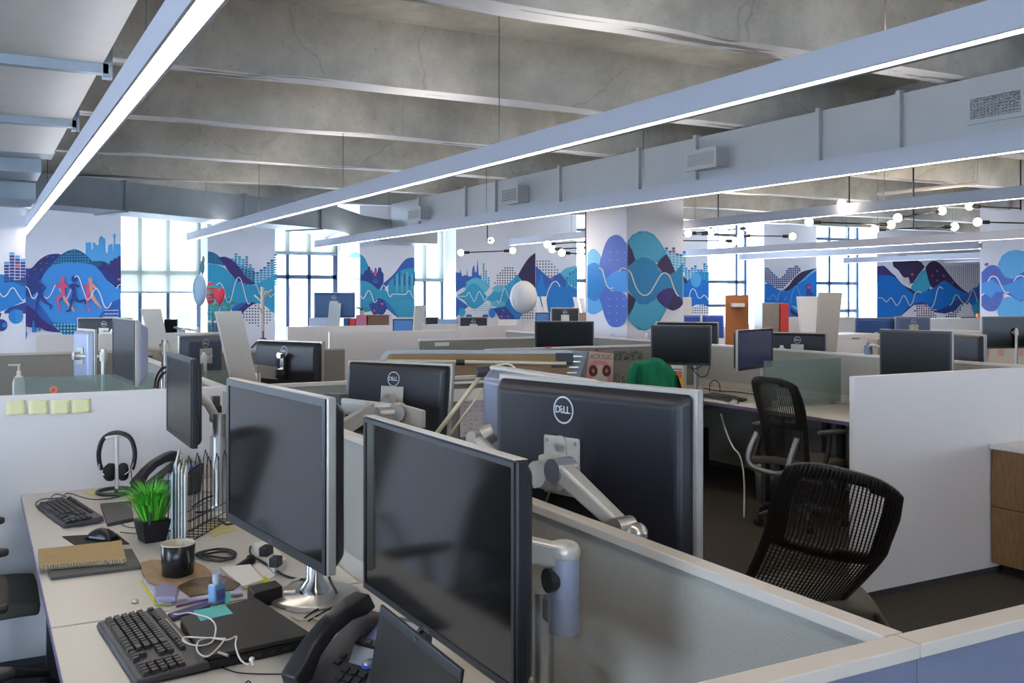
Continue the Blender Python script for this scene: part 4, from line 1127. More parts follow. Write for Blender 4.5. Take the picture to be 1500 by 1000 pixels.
lo = rel(m2); lo.hull([Vector((JX-.015, JY-.02, 1.02)), Vector((JX-.015, JY+.02, 1.02)), Vector((JX-.015, JY+.02, 1.06)), Vector((JX-.015, JY-.02, 1.06))],
                  [Vector((.935, 1.56, .99)), Vector((.935, 1.60, .99)), Vector((.935, 1.60, 1.03)), Vector((.935, 1.56, 1.03))]); lo.build('lower_arm', m_dk, m2, bevel=.005)
rel(m2).cyl((.94,1.6,.74),(.94,1.6,1.04), .02, n=16).cyl((.94,1.6,.74),(.94,1.6,.76), .045, n=20).build('post', m_alu, m2)
lf = Vector((-.90,.05,0)).normalized(); jc_ = Vector((JX,JY,1.105)); rel(m2).cyl(jc_+lf*.018, jc_+lf*.034, .021, n=20).build('tension_cover', m_blk, m2)
m0, M0, yb0 = monitor('slim monitor seen almost edge-on above the desk phone', (.70,4.29), (.695,3.73), 1.362, .33, 'front', mount=dict(kind='none', base=(.86,4.04)), rim=False, depth=.03)
rel(m0).cyl((.86,4.04,.74),(.86,4.04,.76), .06, n=24).cyl((.86,4.04,.76),(.86,4.04,.90), .024, n=20).cyl((.86,4.04,.90),(.86,4.04,1.03), .037, n=24).cyl((.86,4.04,1.03),(.86,4.04,1.12), .026, n=20).build('post', m_alu, m0)
pc = M0 @ Vector((0, yb0-.03, 0))
rel(m0).tube([(.86,4.04,1.08), (.82,4.06,1.16), pc], .018, n=10).cyl(M0 @ Vector((0,yb0+.003,0)), pc, .03, n=12).build('arm', m_armp, m0)
g = rel(m0); g.rbox((.90,4.3,1.09),(.04,.06,.07)); g.rbox((.90,4.3,1.14),(.03,.04,.05)); g.build('cable_clip', m_dk, m0)
# --- next bay, left side
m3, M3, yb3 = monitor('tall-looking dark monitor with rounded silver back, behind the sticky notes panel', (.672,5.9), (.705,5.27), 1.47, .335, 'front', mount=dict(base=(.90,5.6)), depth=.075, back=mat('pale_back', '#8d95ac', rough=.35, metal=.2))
m4, M4, yb4 = mon('small monitor lit pale blue on its back, showing its bracket over the glass screen', 117.5, 7.0, 143, 6.75, (484,479), .37, 'back', mount=dict(base=tuple(at(152,510,d=6.75).xy)), logo=False, plate=True, back=mat('pale_back', '#8d95ac'), depth=.05)  # the pale blue light on this back is put into its colour
# --- across the divider
bm, MBm, ybb = monitor('largest monitor, black back with round logo and silver arm', (1.196,2.232), (1.352,1.632), 1.398, .385, 'back', mount=dict(kind='none', base=(1.13,1.5)), plate=False, depth=.05, logoz=.155, xo=-.047)
T = Matrix.Translation(bm.location).inverted() @ MBm @ Matrix.Translation((-.047,0,0))
pl = MB(T); zo = .0
pl.box(-.06, .055, ybb-.007, ybb, -.075, .062); pl.build('mount_plate', m_armp, bm, bevel=.004)
for sx in (-.048, .044):
    for sz in (-.062, .05): s_ = MB(T); s_.cyl((sx, ybb-.007, sz), (sx, ybb-.011, sz), .005, n=10); s_.build('screw', m_alu, bm)
tb = MB(T); tb.cyl((-.002, ybb-.006, .045), (-.002, ybb-.012, .045), .02, n=20).box(-.022, .018, ybb-.012, ybb-.006, .0, .045); tb.build('release_tab', m_armp, bm)
blk = MB(T); blk.box(-.042, .028, ybb-.045, ybb-.006, -.06, .02); blk.build('tilt_block', m_armp, bm, bevel=.006)
kn = MB(T); kn.cyl((-.058, ybb-.03, -.045), (-.042, ybb-.03, -.045), .014, n=12)
for k in range(5): kn.box(-.0555, -.0445, ybb-.046, ybb-.038, -.06+k*.012, -.054+k*.012)
kn.build('ridged_knob', m_armp, bm)
h0 = MBm @ Vector((.012, ybb-.075, -.012))
dr = MB(T); dr.cyl((.0, ybb-.045, -.015), (.0, ybb-.065, -.015), .034, .03, n=28); dr.cyl((.0, ybb-.065, -.015), (.0, ybb-.09, -.015), .03, n=28); dr.build('swivel_drum', m_armp, bm, bevel=.002)
pA = at(822, 688, d=2.08); pB = at(912, 772, d=1.93)
ar = rel(bm); d = (pB-pA).normalized(); n1 = Vector((0,0,1)).cross(d).normalized(); n2 = d.cross(n1)
def rect(c, a, b_): return [c - n1*a - n2*b_, c + n1*a - n2*b_, c + n1*a + n2*b_, c - n1*a + n2*b_]
ar.hull(rect(pA - d*.018, .021, .022), rect(pB, .017, .016)); ar.build('upper_arm', m_armp, bm, bevel=.009, seg=4)
jt = rel(bm); jt.cyl(pA - n1*.026, pA + n1*.026, .026, n=24); jt.build('shoulder_joint', mat('joint_steel', '#a0a5b5', rough=.25, metal=.8), bm, bevel=.003)
jt = rel(bm); jt.cyl(pB - n1*.022, pB + n1*.022, .021, n=24).ball(pB + Vector((.02,-.02,-.01)), .022, n=14); jt.build('elbow_joint', m_alu, bm)
rel(bm).tube([pB, pB + Vector((.03,-.05,-.05)), (1.13,1.5,1.02), (1.13,1.5,.74)], .018, n=12).cyl((1.13,1.5,.74),(1.13,1.5,.76), .05, n=20).build('post', m_alu, bm)
rel(bm).tube([at(800,735,d=2.35), at(808,712,d=2.3), at(830,708,d=2.3), at(838,722,d=2.3)], .003, n=6).build('cable', m_armp, bm)
b2, MB2, yb_ = monitor('pale-lit monitor half hidden behind the largest monitor', (1.371,2.613), (1.36,2.03), 1.388, .37, 'back', mount=dict(kind='none', base=(1.15,3.0)), logo=False, plate=False, depth=.06, back=mat('pale_back2', '#70778c', rough=.3, metal=.2))  # pale light on the back put into its base colour
q = rel(b2)
q.hull([at(725,598,d=2.85), at(742,610,d=2.75), at(742,660,d=2.75), at(726,640,d=2.85)], [at(725,598,d=2.85)+Vector((.02,0,0)), at(742,610,d=2.75)+Vector((.02,0,0)), at(742,660,d=2.75)+Vector((.02,0,0)), at(726,640,d=2.85)+Vector((.02,0,0))]); q.build('bracket_rail', m_armp, b2, bevel=.003)
q = rel(b2); q.cyl(at(708,640,d=2.75), at(724,632,d=2.75), .03, .026, n=20).cyl(at(690,642,d=2.7), at(700,642,d=2.72), .02, n=20); q.build('swivel_drum', m_armp, b2)
q = rel(b2); pts_ = [at(694,640,d=2.72), at(708,650,d=2.68), at(728,668,d=2.6)]; q.tube(pts_, .015, n=10); q.tube([pts_[2], (1.13,2.6,1.0), (1.12,2.7,.74)], .018, n=10); q.tube([at(726,598,d=2.85)+Vector((.02,0,0)), MB2 @ Vector((0,yb_+.01,.05))], .015, n=8); q.build('arm', m_armp, b2)
d1, MD1, ybd = mon('logo monitor on a long silver crossbar behind the near monitors', 511, 4.5, 664, 4.22, (527.5,532), .34, 'back', mount=dict(kind='none', base=(1.3,3.55)), plate=True, logoz=.2, tilt=R(-6))
cb = rel(d1); a = at(502, 594, d=3.95); b = at(574, 603, d=3.85); c = at(590, 605, d=3.82); e = at(621, 614, d=3.76)
def bar(mb, p, q_, th, hh):
    dd = (q_-p).normalized(); nn = Vector((-dd.y, dd.x, 0)).normalized()*th; zz = Vector((0,0,hh))
    mb.hull([p-nn-zz, p+nn-zz, p+nn+zz, p-nn+zz], [q_-nn-zz, q_+nn-zz, q_+nn+zz, q_-nn+zz])
bar(cb, a, b, .012, .031); bar(cb, c, e, .012, .033); cb.build('crossbar', m_armp, d1, bevel=.003)
cb = rel(d1); bar(cb, a+Vector((0,0,.018))-Vector((.013,.02,0)), b+Vector((0,0,.018))-Vector((.013,.02,0)), .002, .004); bar(cb, a-Vector((.013,.02,.018)), b-Vector((.013,.02,.018)), .002, .004); cb.build('crossbar_groove', m_alu, d1)
cb = rel(d1); hb = at(582, 604, d=3.8); cb.cyl(hb-Vector((.02,.03,0)), hb+Vector((.03,.05,0)), .034, n=24).cyl(hb-Vector((.09,.02,0)), hb-Vector((.03,.01,0)), .028, n=16); cb.tube([hb+Vector((.02,.04,0)), MD1 @ Vector((0,ybd-.05,0))], .02, n=10); cb.build('swivel_hub', m_alu, d1)
cb = rel(d1); cb.tube([hb, (1.32,3.55,1.05), (1.3,3.55,.74)], .02, n=12); cb.cyl((1.3,3.55,.74),(1.3,3.55,.76), .05, n=20); cb.build('post', m_alu, d1)
cb = rel(d1); bar(cb, at(545,600,d=3.72), at(488,636,d=3.5), .012, .03); cb.build('side_arm', m_armp, d1, bevel=.004)
# far bay across the divider
m7, M7, yb7 = mon('logo monitor left of the tall white panel, silver arm from the left', 380, 6.75, 476, 6.4, (498,498), .335, 'back', mount=dict(kind='none', base=(1.5,6.1)), plate=False, depth=.06)
T7 = Matrix.Translation(m7.location).inverted() @ M7
q = MB(T7); q.box(-.055,.03, yb7-.02, yb7, -.09,.06); q.build('mount_plate', m_blk2, m7)
q = MB(T7); q.box(-.005,.03, yb7-.035, yb7-.02, -.02,.085); q.cyl((.01,yb7-.04,.07),(.01,yb7-.06,.07), .02, n=12); q.cyl((.0,yb7-.03,-.045),(.0,yb7-.1,-.045), .035, n=20); q.build('swivel_drum', m_chrome, m7, bevel=.003)
q = rel(m7); h_ = M7 @ Vector((.0,yb7-.07,-.045)); bar(q, h_, at(374,543,d=6.2), .012, .04); q.build('crossbar', m_armp, m7, bevel=.003)
e_ = at(378,546,d=6.2); rel(m7).tube([e_, (e_.x,e_.y,.9), (1.5,6.1,.85), (1.5,6.1,.74)], .018, n=10).build('post', m_alu, m7)
m6, M6, yb6 = mon('hazy blue-lit curved-back monitor beneath the balloons', 260, 7.6, 322, 7.95, (488,491), .335, 'back', mount=dict(base=(1.5,7.55)), depth=.08, back=mat('mid_back', '#3d4658', rough=.35))  # blue light and haze on the back put into its colour
# near black mount top over the small monitor
# --- second bench
mon('black monitor above the green jacket', 953, 8.35, 1042, 8.15, (476.5,475.5), .337, 'front', mount=dict(base=(5.5,6.75)))
mon('blue-reflecting monitor turned sideways over the desk beside the glass screen', 1081, 7.75, 1132, 8.3, (482.5,481), .325, 'front', mount=dict(base=(5.85,6.3)), scr=mat('screen_blue_reflection', '#2a3a66', rough=.25, spec=.8))  # blue reflection put into the screen's base colour
mon('logo monitor turned away just behind the blue-reflecting one', 1131, 9.4, 1212, 9.1, (486.5,486.5), .34, 'back', mount=dict(base=(6.6,6.85)))
mon('black monitor right of centre above the white end panel', 1288.5, 6.9, 1395, 6.46, (481.5,485), .36, 'front', mount=dict(base=(5.85,4.55)))
mon('dark monitor back with pale rim behind the black one at right', 1372, 8.0, 1446, 7.3, (487,487.6), .36, 'back', mount=dict(base=(6.4,5.1)), logo=False, plate=False)
mon('wide black monitor at the right edge above the potted plant', 1438.5, 11.2, 1512, 11.4, (463.3,463), .37, 'front', mount=dict(base=(10.5,7.15)))
mon('dark monitor peeking out behind the one above the green jacket', 961, 10.2, 1053, 10.0, (471,471), .37, 'back', mount=dict(base=(6.35,8.6)), logo=False, plate=False)
mon('black monitor just left of the middle column', 783, 9.9, 870, 9.8, (470,470), .37, 'front', mount=dict(base=(5.55,8.7)))
# --- far background
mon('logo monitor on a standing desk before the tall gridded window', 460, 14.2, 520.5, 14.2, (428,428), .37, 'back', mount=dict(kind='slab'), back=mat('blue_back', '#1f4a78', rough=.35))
mon('logo monitor below the runners mural, partly hidden', 114, 11.7, 196, 11.7, (465,465), .36, 'back', mount=dict(base=(1.4,12.35)))
def wide(lb, x0, x1, yt, d, side='back', H=.33, **k):
    Y = at((x0+x1)/2, 450, d=d)
    k.setdefault('mount', dict(base=(Y.x+.02, Y.y+.12)))
    return mon(lb, x0, d, x1, d, (yt, yt), H, side, **k)
wide('dark monitor beside the window frame behind the leaning slab', 240, 260, 467, 13.9, 'front', H=.24, mount=dict(base=(2.5,13.0)), logo=False)
wide('small dark monitor left of the pale-lit one under the third window', 622, 643, 464, 15.0, logo=False, plate=False)
wide('pale-lit monitor under the third window', 641, 672, 467, 14.9, plate=False, back=mat('hazy_back', '#7e9cc8', rough=.4), rim=True)  # pale light falling on this back painted in as its colour
wide('black logo monitor below the blue scalloped mural', 673.5, 714, 464, 14.9)
wide('tilted monitor reflecting blue beside the leaning slab', 575, 606, 467, 12.6, 'front', H=.33, scr=mat('screen_sky_reflection', '#3f6fae', rough=.3), logo=False)  # sky reflection painted in as the screen's base colour
wide('black logo monitor above the dark one left of the column', 807, 848, 450.5, 14.6, mount=dict(base=(7.98,12.95)))
wide('small monitor reflecting sky left of the black logo monitor', 784, 806, 457.5, 14.7, 'front', H=.22, scr=mat('screen_sky_reflection', '#3f6fae'), logo=False, mount=dict(base=(7.55,12.75)))  # same painted sky reflection as the tilted screen
wide('blue-backed monitor left of the hazy logo monitor at the right windows', 1251, 1311, 465, 12.7, 'back', H=.4, logo=False, plate=False, back=mat('blue_back2', '#2d4a80', rough=.35))
wide('hazy logo monitor below the world map mural', 1310, 1362, 463, 12.6, 'back', H=.33, back=mat('mid_back2', '#4a5878', rough=.35))  # lighter back colour stands in for light falling on it
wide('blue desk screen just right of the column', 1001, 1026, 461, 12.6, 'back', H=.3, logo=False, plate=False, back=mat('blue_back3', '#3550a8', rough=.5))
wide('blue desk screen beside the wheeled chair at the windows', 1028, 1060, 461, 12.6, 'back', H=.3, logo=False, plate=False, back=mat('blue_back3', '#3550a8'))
# ------------------------------------------------------------------ task chairs
m_cframe = mat('chair_black', '#1d1b19', rough=.42)
m_cmesh = mat('chair_elastomer', '#26231f', rough=.5)
m_carm = mat('chair_arm_pad', '#3b3c3c', rough=.6)
m_csil = mat('chair_silver', '#8f9196', rough=.3, metal=.7)
m_cseat = mat('chair_seat', '#55534b', rough=.9, bump=.3, bscale=400)
def task_chair(label, x, y, a, recline=12, twist=0.0, roll=0.0, ws=1.0, ztop=1.0, group='black mesh task chairs', detail=2, seat_m=None, arms=True, nv=26, silver=False):
    t = thing('task_chair', label, 'chair', (x, y, 0), a, group)
    rc = math.tan(R(recline))
    def S(u, v):
        """u 0..1 across, v 0..1 up the back; chair faces +x"""
        s_ = u*2-1; z = .44 + (ztop-.44)*v
        w = (.225 + .025*min(1, v*1.6) - .03*max(0, v-.8)*3)*ws
        top = -.05*abs(s_)**3 * (1 if v > .5 else 0) * max(0, (v-.6)/.4)
        xx = -.23 + .05*(1-v)**2 - rc*(z-.44)*.9 + .075*s_*s_ + .03*sin(pi*v)
        xx -= twist*s_*v
        y_ = -s_*w
        return Vector((xx, y_ - (z-.7)*sin(roll)*.45 + (.26*max(0, .5-v)**1.3 if roll else 0), z + top + y_*sin(roll)*min(1, v*2)))
    def win(u, v):
        return .14 < u < .86 and .46+.06*(u-.5) < v < .92-.1*abs(u*2-1)**3
    fr = MB(); fr.grid(S, 40, 40, keep=lambda u, v: (v > .40 and not win(u, v)) or (v <= .40 and (u < .07 or u > .93)))
    fr.build('backrest_frame', m_cframe, t, solid=.016, clean=True)
    ms = MB()
    for i in range(nv+1):
        u = .06 + .88*i/nv
        v0 = 0.0
        ms.tube([S(u, v0 + (1.0-v0)*k/14) + Vector((-.009,0,0)) for k in range(15)], .0036 if nv > 20 else .0032, n=4)
    for k in range(44):
        v = k/44*.95
        ms.tube([S(.05+.9*i/10, v) for i in range(11)], .0010 if v > .42 else .0022, n=4)
    ms.build('backrest_mesh', m_cmesh, t)
    se = MB()
    se.grid(lambda u, v: Vector((-.22+.47*u, (v-.5)*(.5 if arms else .42)*(1-.12*(2*u-1)**2*(1 if u > .5 else .5)), .445 + .012*cos(2*pi*(v-.5)) - .03*max(0, u-.8)*5*(u-.8))), 14, 14)
    se.build('seat', seat_m or m_cseat, t, solid=.05, bevel=.012)
    zt_ = .63 if arms else .45; sh = MB(); sh.tube(catmull([(-.225,.205*ws,zt_),(-.30,.215*ws,.50 if arms else .42),(-.31,.15,.41),(-.28,0,.38),(-.31,-.15,.41),(-.30,-.215*ws,.50 if arms else .42),(-.225,-.205*ws,zt_)], 6), .021 if silver else .016, n=8)
    sh.build('back_yoke', m_csil if silver else m_cframe, t)
    MB().cyl((0,0,.12),(0,0,.40), .028, n=16).cyl((0,0,.12),(0,0,.28), .036, n=16).box(-.1,.1,-.06,.06,.385,.42).build('column', m_blk, t)
    for k in range(5):
        b = 2*pi*k/5 + .3
        lg = MB(); lg.tube([(cos(b)*.03, sin(b)*.03, .12), (cos(b)*.18, sin(b)*.18, .11), (cos(b)*.31, sin(b)*.31, .075)], [.026,.022,.015], n=8)
        l_ = lg.build('base_leg', m_dk, t)
        MB().cyl((cos(b)*.31-sin(b)*.02, sin(b)*.31+cos(b)*.02, .03), (cos(b)*.31+sin(b)*.02, sin(b)*.31-cos(b)*.02, .03), .029, n=14).build('caster', m_blk2, l_)
    if arms:
        for s_ in (1, -1):
            am = MB(); am.tube(catmull([(-.20, s_*.2, .42), (-.12, s_*.29, .44), (-.06, s_*.30, .55), (-.04, s_*.29, .66)], 5), .017, n=8)
            q = am.build('arm_support', m_cframe, t)
            pd = MB(); pd.prism([(x_, s_*(.285+y_)) for x_, y_ in [(.0+.14*cos(k*pi/10)*1.05, .045*sin(k*pi/10)) for k in range(20)]], .655, .682)
            pd.build('arm_pad', m_carm, q, bevel=.01)
    return t
p = at(1228, 760, d=3.35)
task_chair('black mesh chair nearest the camera, its slotted back above the pale divider cap', 2.815, 2.75, R(56), recline=20, roll=R(14), arms=False, ws=.86)
task_chair('black mesh chair facing the second bench, with silver yoke and arm rest', 5.05, 5.08, R(6), recline=10, silver=True, ws=.84, ztop=1.04)
task_chair('chair at the far left edge by the desk with the grass pot', -.04, 4.28, R(0), recline=12)
task_chair('chair cut off at the lower left corner by the near keyboard', -.06, 3.0, R(0), recline=12)
jc = task_chair('chair with a green jacket over its back', 5.01, 6.53, R(30), recline=8, nv=12, ws=.85)
# jacket draped on the chair
j = thing('jacket', 'green knitted jacket hung over the back of a chair', 'jacket', (5.01, 6.53, .45), R(30))
def J_(u, v):
    s_ = u*2-1
    # v: 0 bottom rear, .5 ridge, 1 front
    fold = .010*sin(s_*17) * (1-abs(v-.5)*.6) + .006*sin(s_*31+v*5)
    zr = 1.085 - .10*abs(s_)**2.6 + .012*sin(s_*5)
    if v < .5: k = (.5-v)*2; z = zr - k*.46; x = -.36 - .035*(1-(1-k)**2) + .02*k + fold
    else: k = (v-.5)*2; z = zr - k*.4; x = -.33 + .04*k + fold
    return Vector((x + .05*s_*s_, -s_*(.20+.035*min(1, abs(v-.5)*3)), z - .45))
jm = MB(); jm.grid(J_, 40, 26); jm.build('jacket_body', mat('green_knit', '#0f7a55', rough=.9, bump=.4, bscale=300, var=.25, vscale=20), j, solid=.012)
sv = MB(); sv.tube(catmull([(-.375, .10, .60), (-.415, .12, .45), (-.41, .13, .25), (-.40, .13, .05)], 6), .03, n=10); sv.build('sleeve', MATS['green_knit'], j)
# far chairs
task_chair('small black chair on the far side of the dotted mural panels', 7.05, 12.7, R(100), detail=0, nv=8, arms=False, group='black mesh task chairs')
task_chair('dark chair behind the blue desk screens at the window', 9.1, 11.2, R(200), nv=8, arms=False)
task_chair('chair with slotted arms left of the hazy monitor', at(253,495,d=10.5).x, at(253,495,d=10.5).y, R(190), nv=8)
# ------------------------------------------------------------------ things on the near desk
DZ = .74
def slab(name, label, cat, px, z, h, m_, parent=None, group=None, bevel=.001, mats2=None):
    """a flat piece whose corners are seen at px when its top lies at z+h"""
    q = [at(x, y, z=z+h) for x, y in px]
    c = sum(q, Vector())/len(q)
    mb = MB(); mb.prism([(v.x, v.y) for v in q], z, z+h)
    o = mb.build(name, m_, parent, origin=(c.x, c.y, z) if parent is None else None, bevel=bevel if h > .002 else 0)
    if parent is None: tag(o, label, cat, group)
    return o
def keyboard(label, cx, cy, a, L=.45, Wd=.15, z=DZ):
    """local x: from the front row (space bar) to the function row; local y: from numpad (-) to escape (+)"""
    t = thing('keyboard', label, 'keyboard', (cx, cy, z), a, 'black desktop keyboards')
    b = MB(); b.hull([Vector(p) for p in ((-Wd/2,-L/2,.003),(Wd/2,-L/2,.008),(Wd/2,L/2,.008),(-Wd/2,L/2,.003))], [Vector(p) for p in ((-Wd/2+.004,-L/2+.004,.016),(Wd/2-.004,-L/2+.004,.028),(Wd/2-.004,L/2-.004,.028),(-Wd/2+.004,L/2-.004,.016))])
    b.build('body', m_dk, t, bevel=.004)
    k = MB()
    def key(x, y0, y1, dx=.0165):
        zb = .0185 + (x+Wd/2)/Wd*.0115
        k.hull([Vector((x-dx/2, y0+.001, zb-.002)), Vector((x+dx/2, y0+.001, zb)), Vector((x+dx/2, y1-.001, zb)), Vector((x-dx/2, y1-.001, zb-.002))],
               [Vector((x-dx/2+.002, y0+.003, zb+.006)), Vector((x+dx/2-.002, y0+.003, zb+.008)), Vector((x+dx/2-.002, y1-.003, zb+.008)), Vector((x-dx/2+.002, y1-.003, zb+.006))])
    p = .0187; top = L/2-.012
    rows = [-.055, -.036, -.017, .002, .021]
    for r_, x in enumerate(rows):
        if r_ == 0:
            for w0, w1 in ((0,1.4),(1.4,2.6),(2.6,4),(4,9.8),(9.8,11.1),(11.1,12.4),(12.4,13.6),(13.6,15)): key(x, top-w1*p, top-w0*p)
        else:
            st = [0, 2.2, 1.8, 1.5, 1.0][r_]; key(x, top-st*p, top)
            y = st
            while y + 1 <= 13.2: key(x, top-(y+1)*p, top-y*p); y += 1
            key(x, top-15*p, top-y*p)
        for c_ in range(3):
            if r_ in (0, 3, 4) or (r_ == 1 and c_ == 1): key(x, top-(16.4+c_)*p, top-(15.4+c_)*p)
        for c_ in range(4): key(x, top-(20.8+c_)*p if top-(20.8+c_)*p > -L/2+.004 else -L/2+.004, top-(19.8+c_)*p)
    x = .048
    key(x, top-p, top)
    for g_ in range(3):
        for c_ in range(4): key(x, top-(3+g_*4.4+c_)*p, top-(2+g_*4.4+c_)*p, .013)
    for c_ in range(3): key(x, top-(16.4+c_)*p, top-(15.4+c_)*p, .013)
    k.build('keypad', m_key, t)
    return t
kb = keyboard('large black keyboard beside the closed laptop on the nearest desk', .37, 2.515, R(4), L=.465, Wd=.165)
MB().box(.063,.068,-.1,.12,.0285,.0295).build('media_strip', mat('strip_grey', '#8d8d90', rough=.4), kb)
kb2 = keyboard('black keyboard at the far end, near the sticky notes', .318, 4.18, R(9), L=.44, Wd=.145)
def cord(label, pts, r, m_=None, name='cable', group=None, smooth=True, cat='cable'):
    q = catmull(pts, 6) if smooth else pts
    mb = MB(); mb.tube(q, r, n=6)
    o = mb.build(name, m_ or m_blk, origin=q[0]); return tag(o, label, cat, group)
A = lambda x, y, z=DZ+.004: at(x, y, z=z)
cord('black keyboard cord looping from the far keyboard toward the headphone stand', [A(97,727),(A(80,724)),A(62,742)+Vector((0,0,0)),A(52,738),A(62,731),A(88,729),A(100,722),A(128,730),A(150,731),A(175,727),A(192,716)], .0022)
# mouse, mouse pad
pad = slab('mouse_pad', 'thin black mouse pad under the mouse by the grass pot', 'mouse pad', [(91,785),(112,799),(190,796),(170,780)], DZ, .003, m_blk2)
c = at(150, 782, z=DZ+.02)
t = thing('mouse', 'dark wireless-style mouse on the black pad', 'mouse', (c.x, c.y, DZ+.003), R(-50))
mb = MB(); mb.ball((0,0,0), .05, n=20, sc=(1.15,.66,.0)) if False else None
mb.grid(lambda u, v: Vector(((u-.5)*.115, (v-.5)*.064*(1-.25*(2*u-1)**2), .002 + .036*max(0, (1-(2*u-1)**2))**.6*max(0, (1-(2*v-1)**2))**.45)), 16, 14)
mb.build('mouse_body', m_blk, t, solid=.001)
MB().box(.01,.03,-.003,.003,.036,.0385).build('scroll_wheel', m_dk, t)
MB().box(-.03,.04,-.0315,-.0305,.008,.014).build('side_trim', m_alu, t)
slab('drawing_tablet', 'dark grey pad left of the grass pot', 'pad', [(147,737),(157,766),(196,758),(192,733)], DZ, .014, m_dk)
slab('notebook', 'dark grey ruled notebook under the kraft spiral notebook', 'notebook', [(70,836),(75,845),(208,829),(193,803),(130,808)], DZ, .010, mat('dark_notebook', '#4b4e4c', rough=.6, bump=.4, bscale=120))
nb = thing('spiral_notebook', 'kraft brown spiral notebook lying on a dark notebook', 'notebook', tuple(at(118,808,z=DZ+.02).xy) + (DZ+.0105,))
q = [at(x, y, z=DZ+.028) for x, y in ((56,803),(178,790),(185,817),(58,827))]
rel(nb).prism([(v.x, v.y) for v in q], DZ+.0105, DZ+.026).build('cover', mat('kraft', '#a98f62', rough=.8, var=.1, vscale=30), nb, bevel=.001)
mb = rel(nb)
for k in range(34):
    p = q[3].lerp(q[2], (k+.5)/34); mb.tube([p + Vector((.004*cos(a_)*.6, -.009*cos(a_)-.003, .009*sin(a_)-.010)) for a_ in [2*pi*i/8 for i in range(8)]], .0011, n=4, closed=True)
mb.build('spiral_binding', m_chrome, nb)
slab('sticky_note_pad', 'pale yellow note beside the headphone stand', 'sticky note', [(124,719),(131,725),(158,722),(152,716)], DZ, .002, mat('note_yellow', '#d3c98c', rough=.8))
# headphones and stand
c = at(171, 724, z=DZ)
hs = thing('headphone_stand', 'white pole stand with dark ring base holding headphones', 'stand', (c.x, c.y, DZ))
mb = MB(); mb.tube([(-.0+.075*cos(a_), .075*sin(a_)+.03, .009) for a_ in [2*pi*k/32 for k in range(32)]], .008, n=8, closed=True); mb.box(-.01,.01,-.05,.03,.001,.008); mb.build('ring_base', m_dk, hs)
MB().cyl((0,0,0),(0,0,.25), .0085, n=14).build('pole', m_white, hs)
mb = MB(); mb.tube(catmull([(-.045,0,.243),(-.02,0,.252),(.02,0,.252),(.045,0,.243)], 5), .009, n=8); mb.build('hook', m_white, hs)
hp = thing('headphones', 'black over-ear headphones hanging on the white stand', 'headphones', (c.x, c.y-.002, DZ+.262), R(-18))
mb = MB(); bp = [(.073*sin(a_)*1.0, 0, -.073+.073*cos(a_)*1.0 - (.03 if abs(a_) > 1.4 else 0)) for a_ in [(-1.9+3.8*k/20) for k in range(21)]]
bp = catmull([(-.062,0,-.155),(-.071,0,-.12),(-.072,0,-.07),(-.052,0,-.018),(0,0,.004),(.052,0,-.018),(.072,0,-.07),(.071,0,-.12),(.062,0,-.155)], 6)
mb.tube(bp, .010, n=8); mb.tube([p + Vector((0,.008,0)) for p in bp[8:-8]], .007, n=8); mb.tube([p - Vector((0,.008,0)) for p in bp[8:-8]], .007, n=8); mb.build('headband', m_blk, hp)
for s_ in (1,-1):
    mb = MB(); mb.lathe([(0,-.018),(.03,-.018),(.038,-.008),(.038,.008),(.03,.018),(0,.018)], (s_*.026,0,-.165), n=24, axis=(1,.35*s_,0)); cu = mb.build('ear_cup', m_blk2, hp)
    mb = MB(); mb.tube(catmull([(s_*.07,0,-.12),(s_*.064,.03,-.15),(s_*.04,.045,-.17)], 4), .003, n=6).tube(catmull([(s_*.07,0,-.12),(s_*.064,-.03,-.15),(s_*.04,-.045,-.17)], 4), .003, n=6); mb.build('yoke', m_chrome, cu)
cord('headphone cord falling to the desk beside the ring base', [at(192,690,z=.84),at(193,700,z=.80),A(193,712),A(186,722),A(170,728),A(150,731)], .0018)

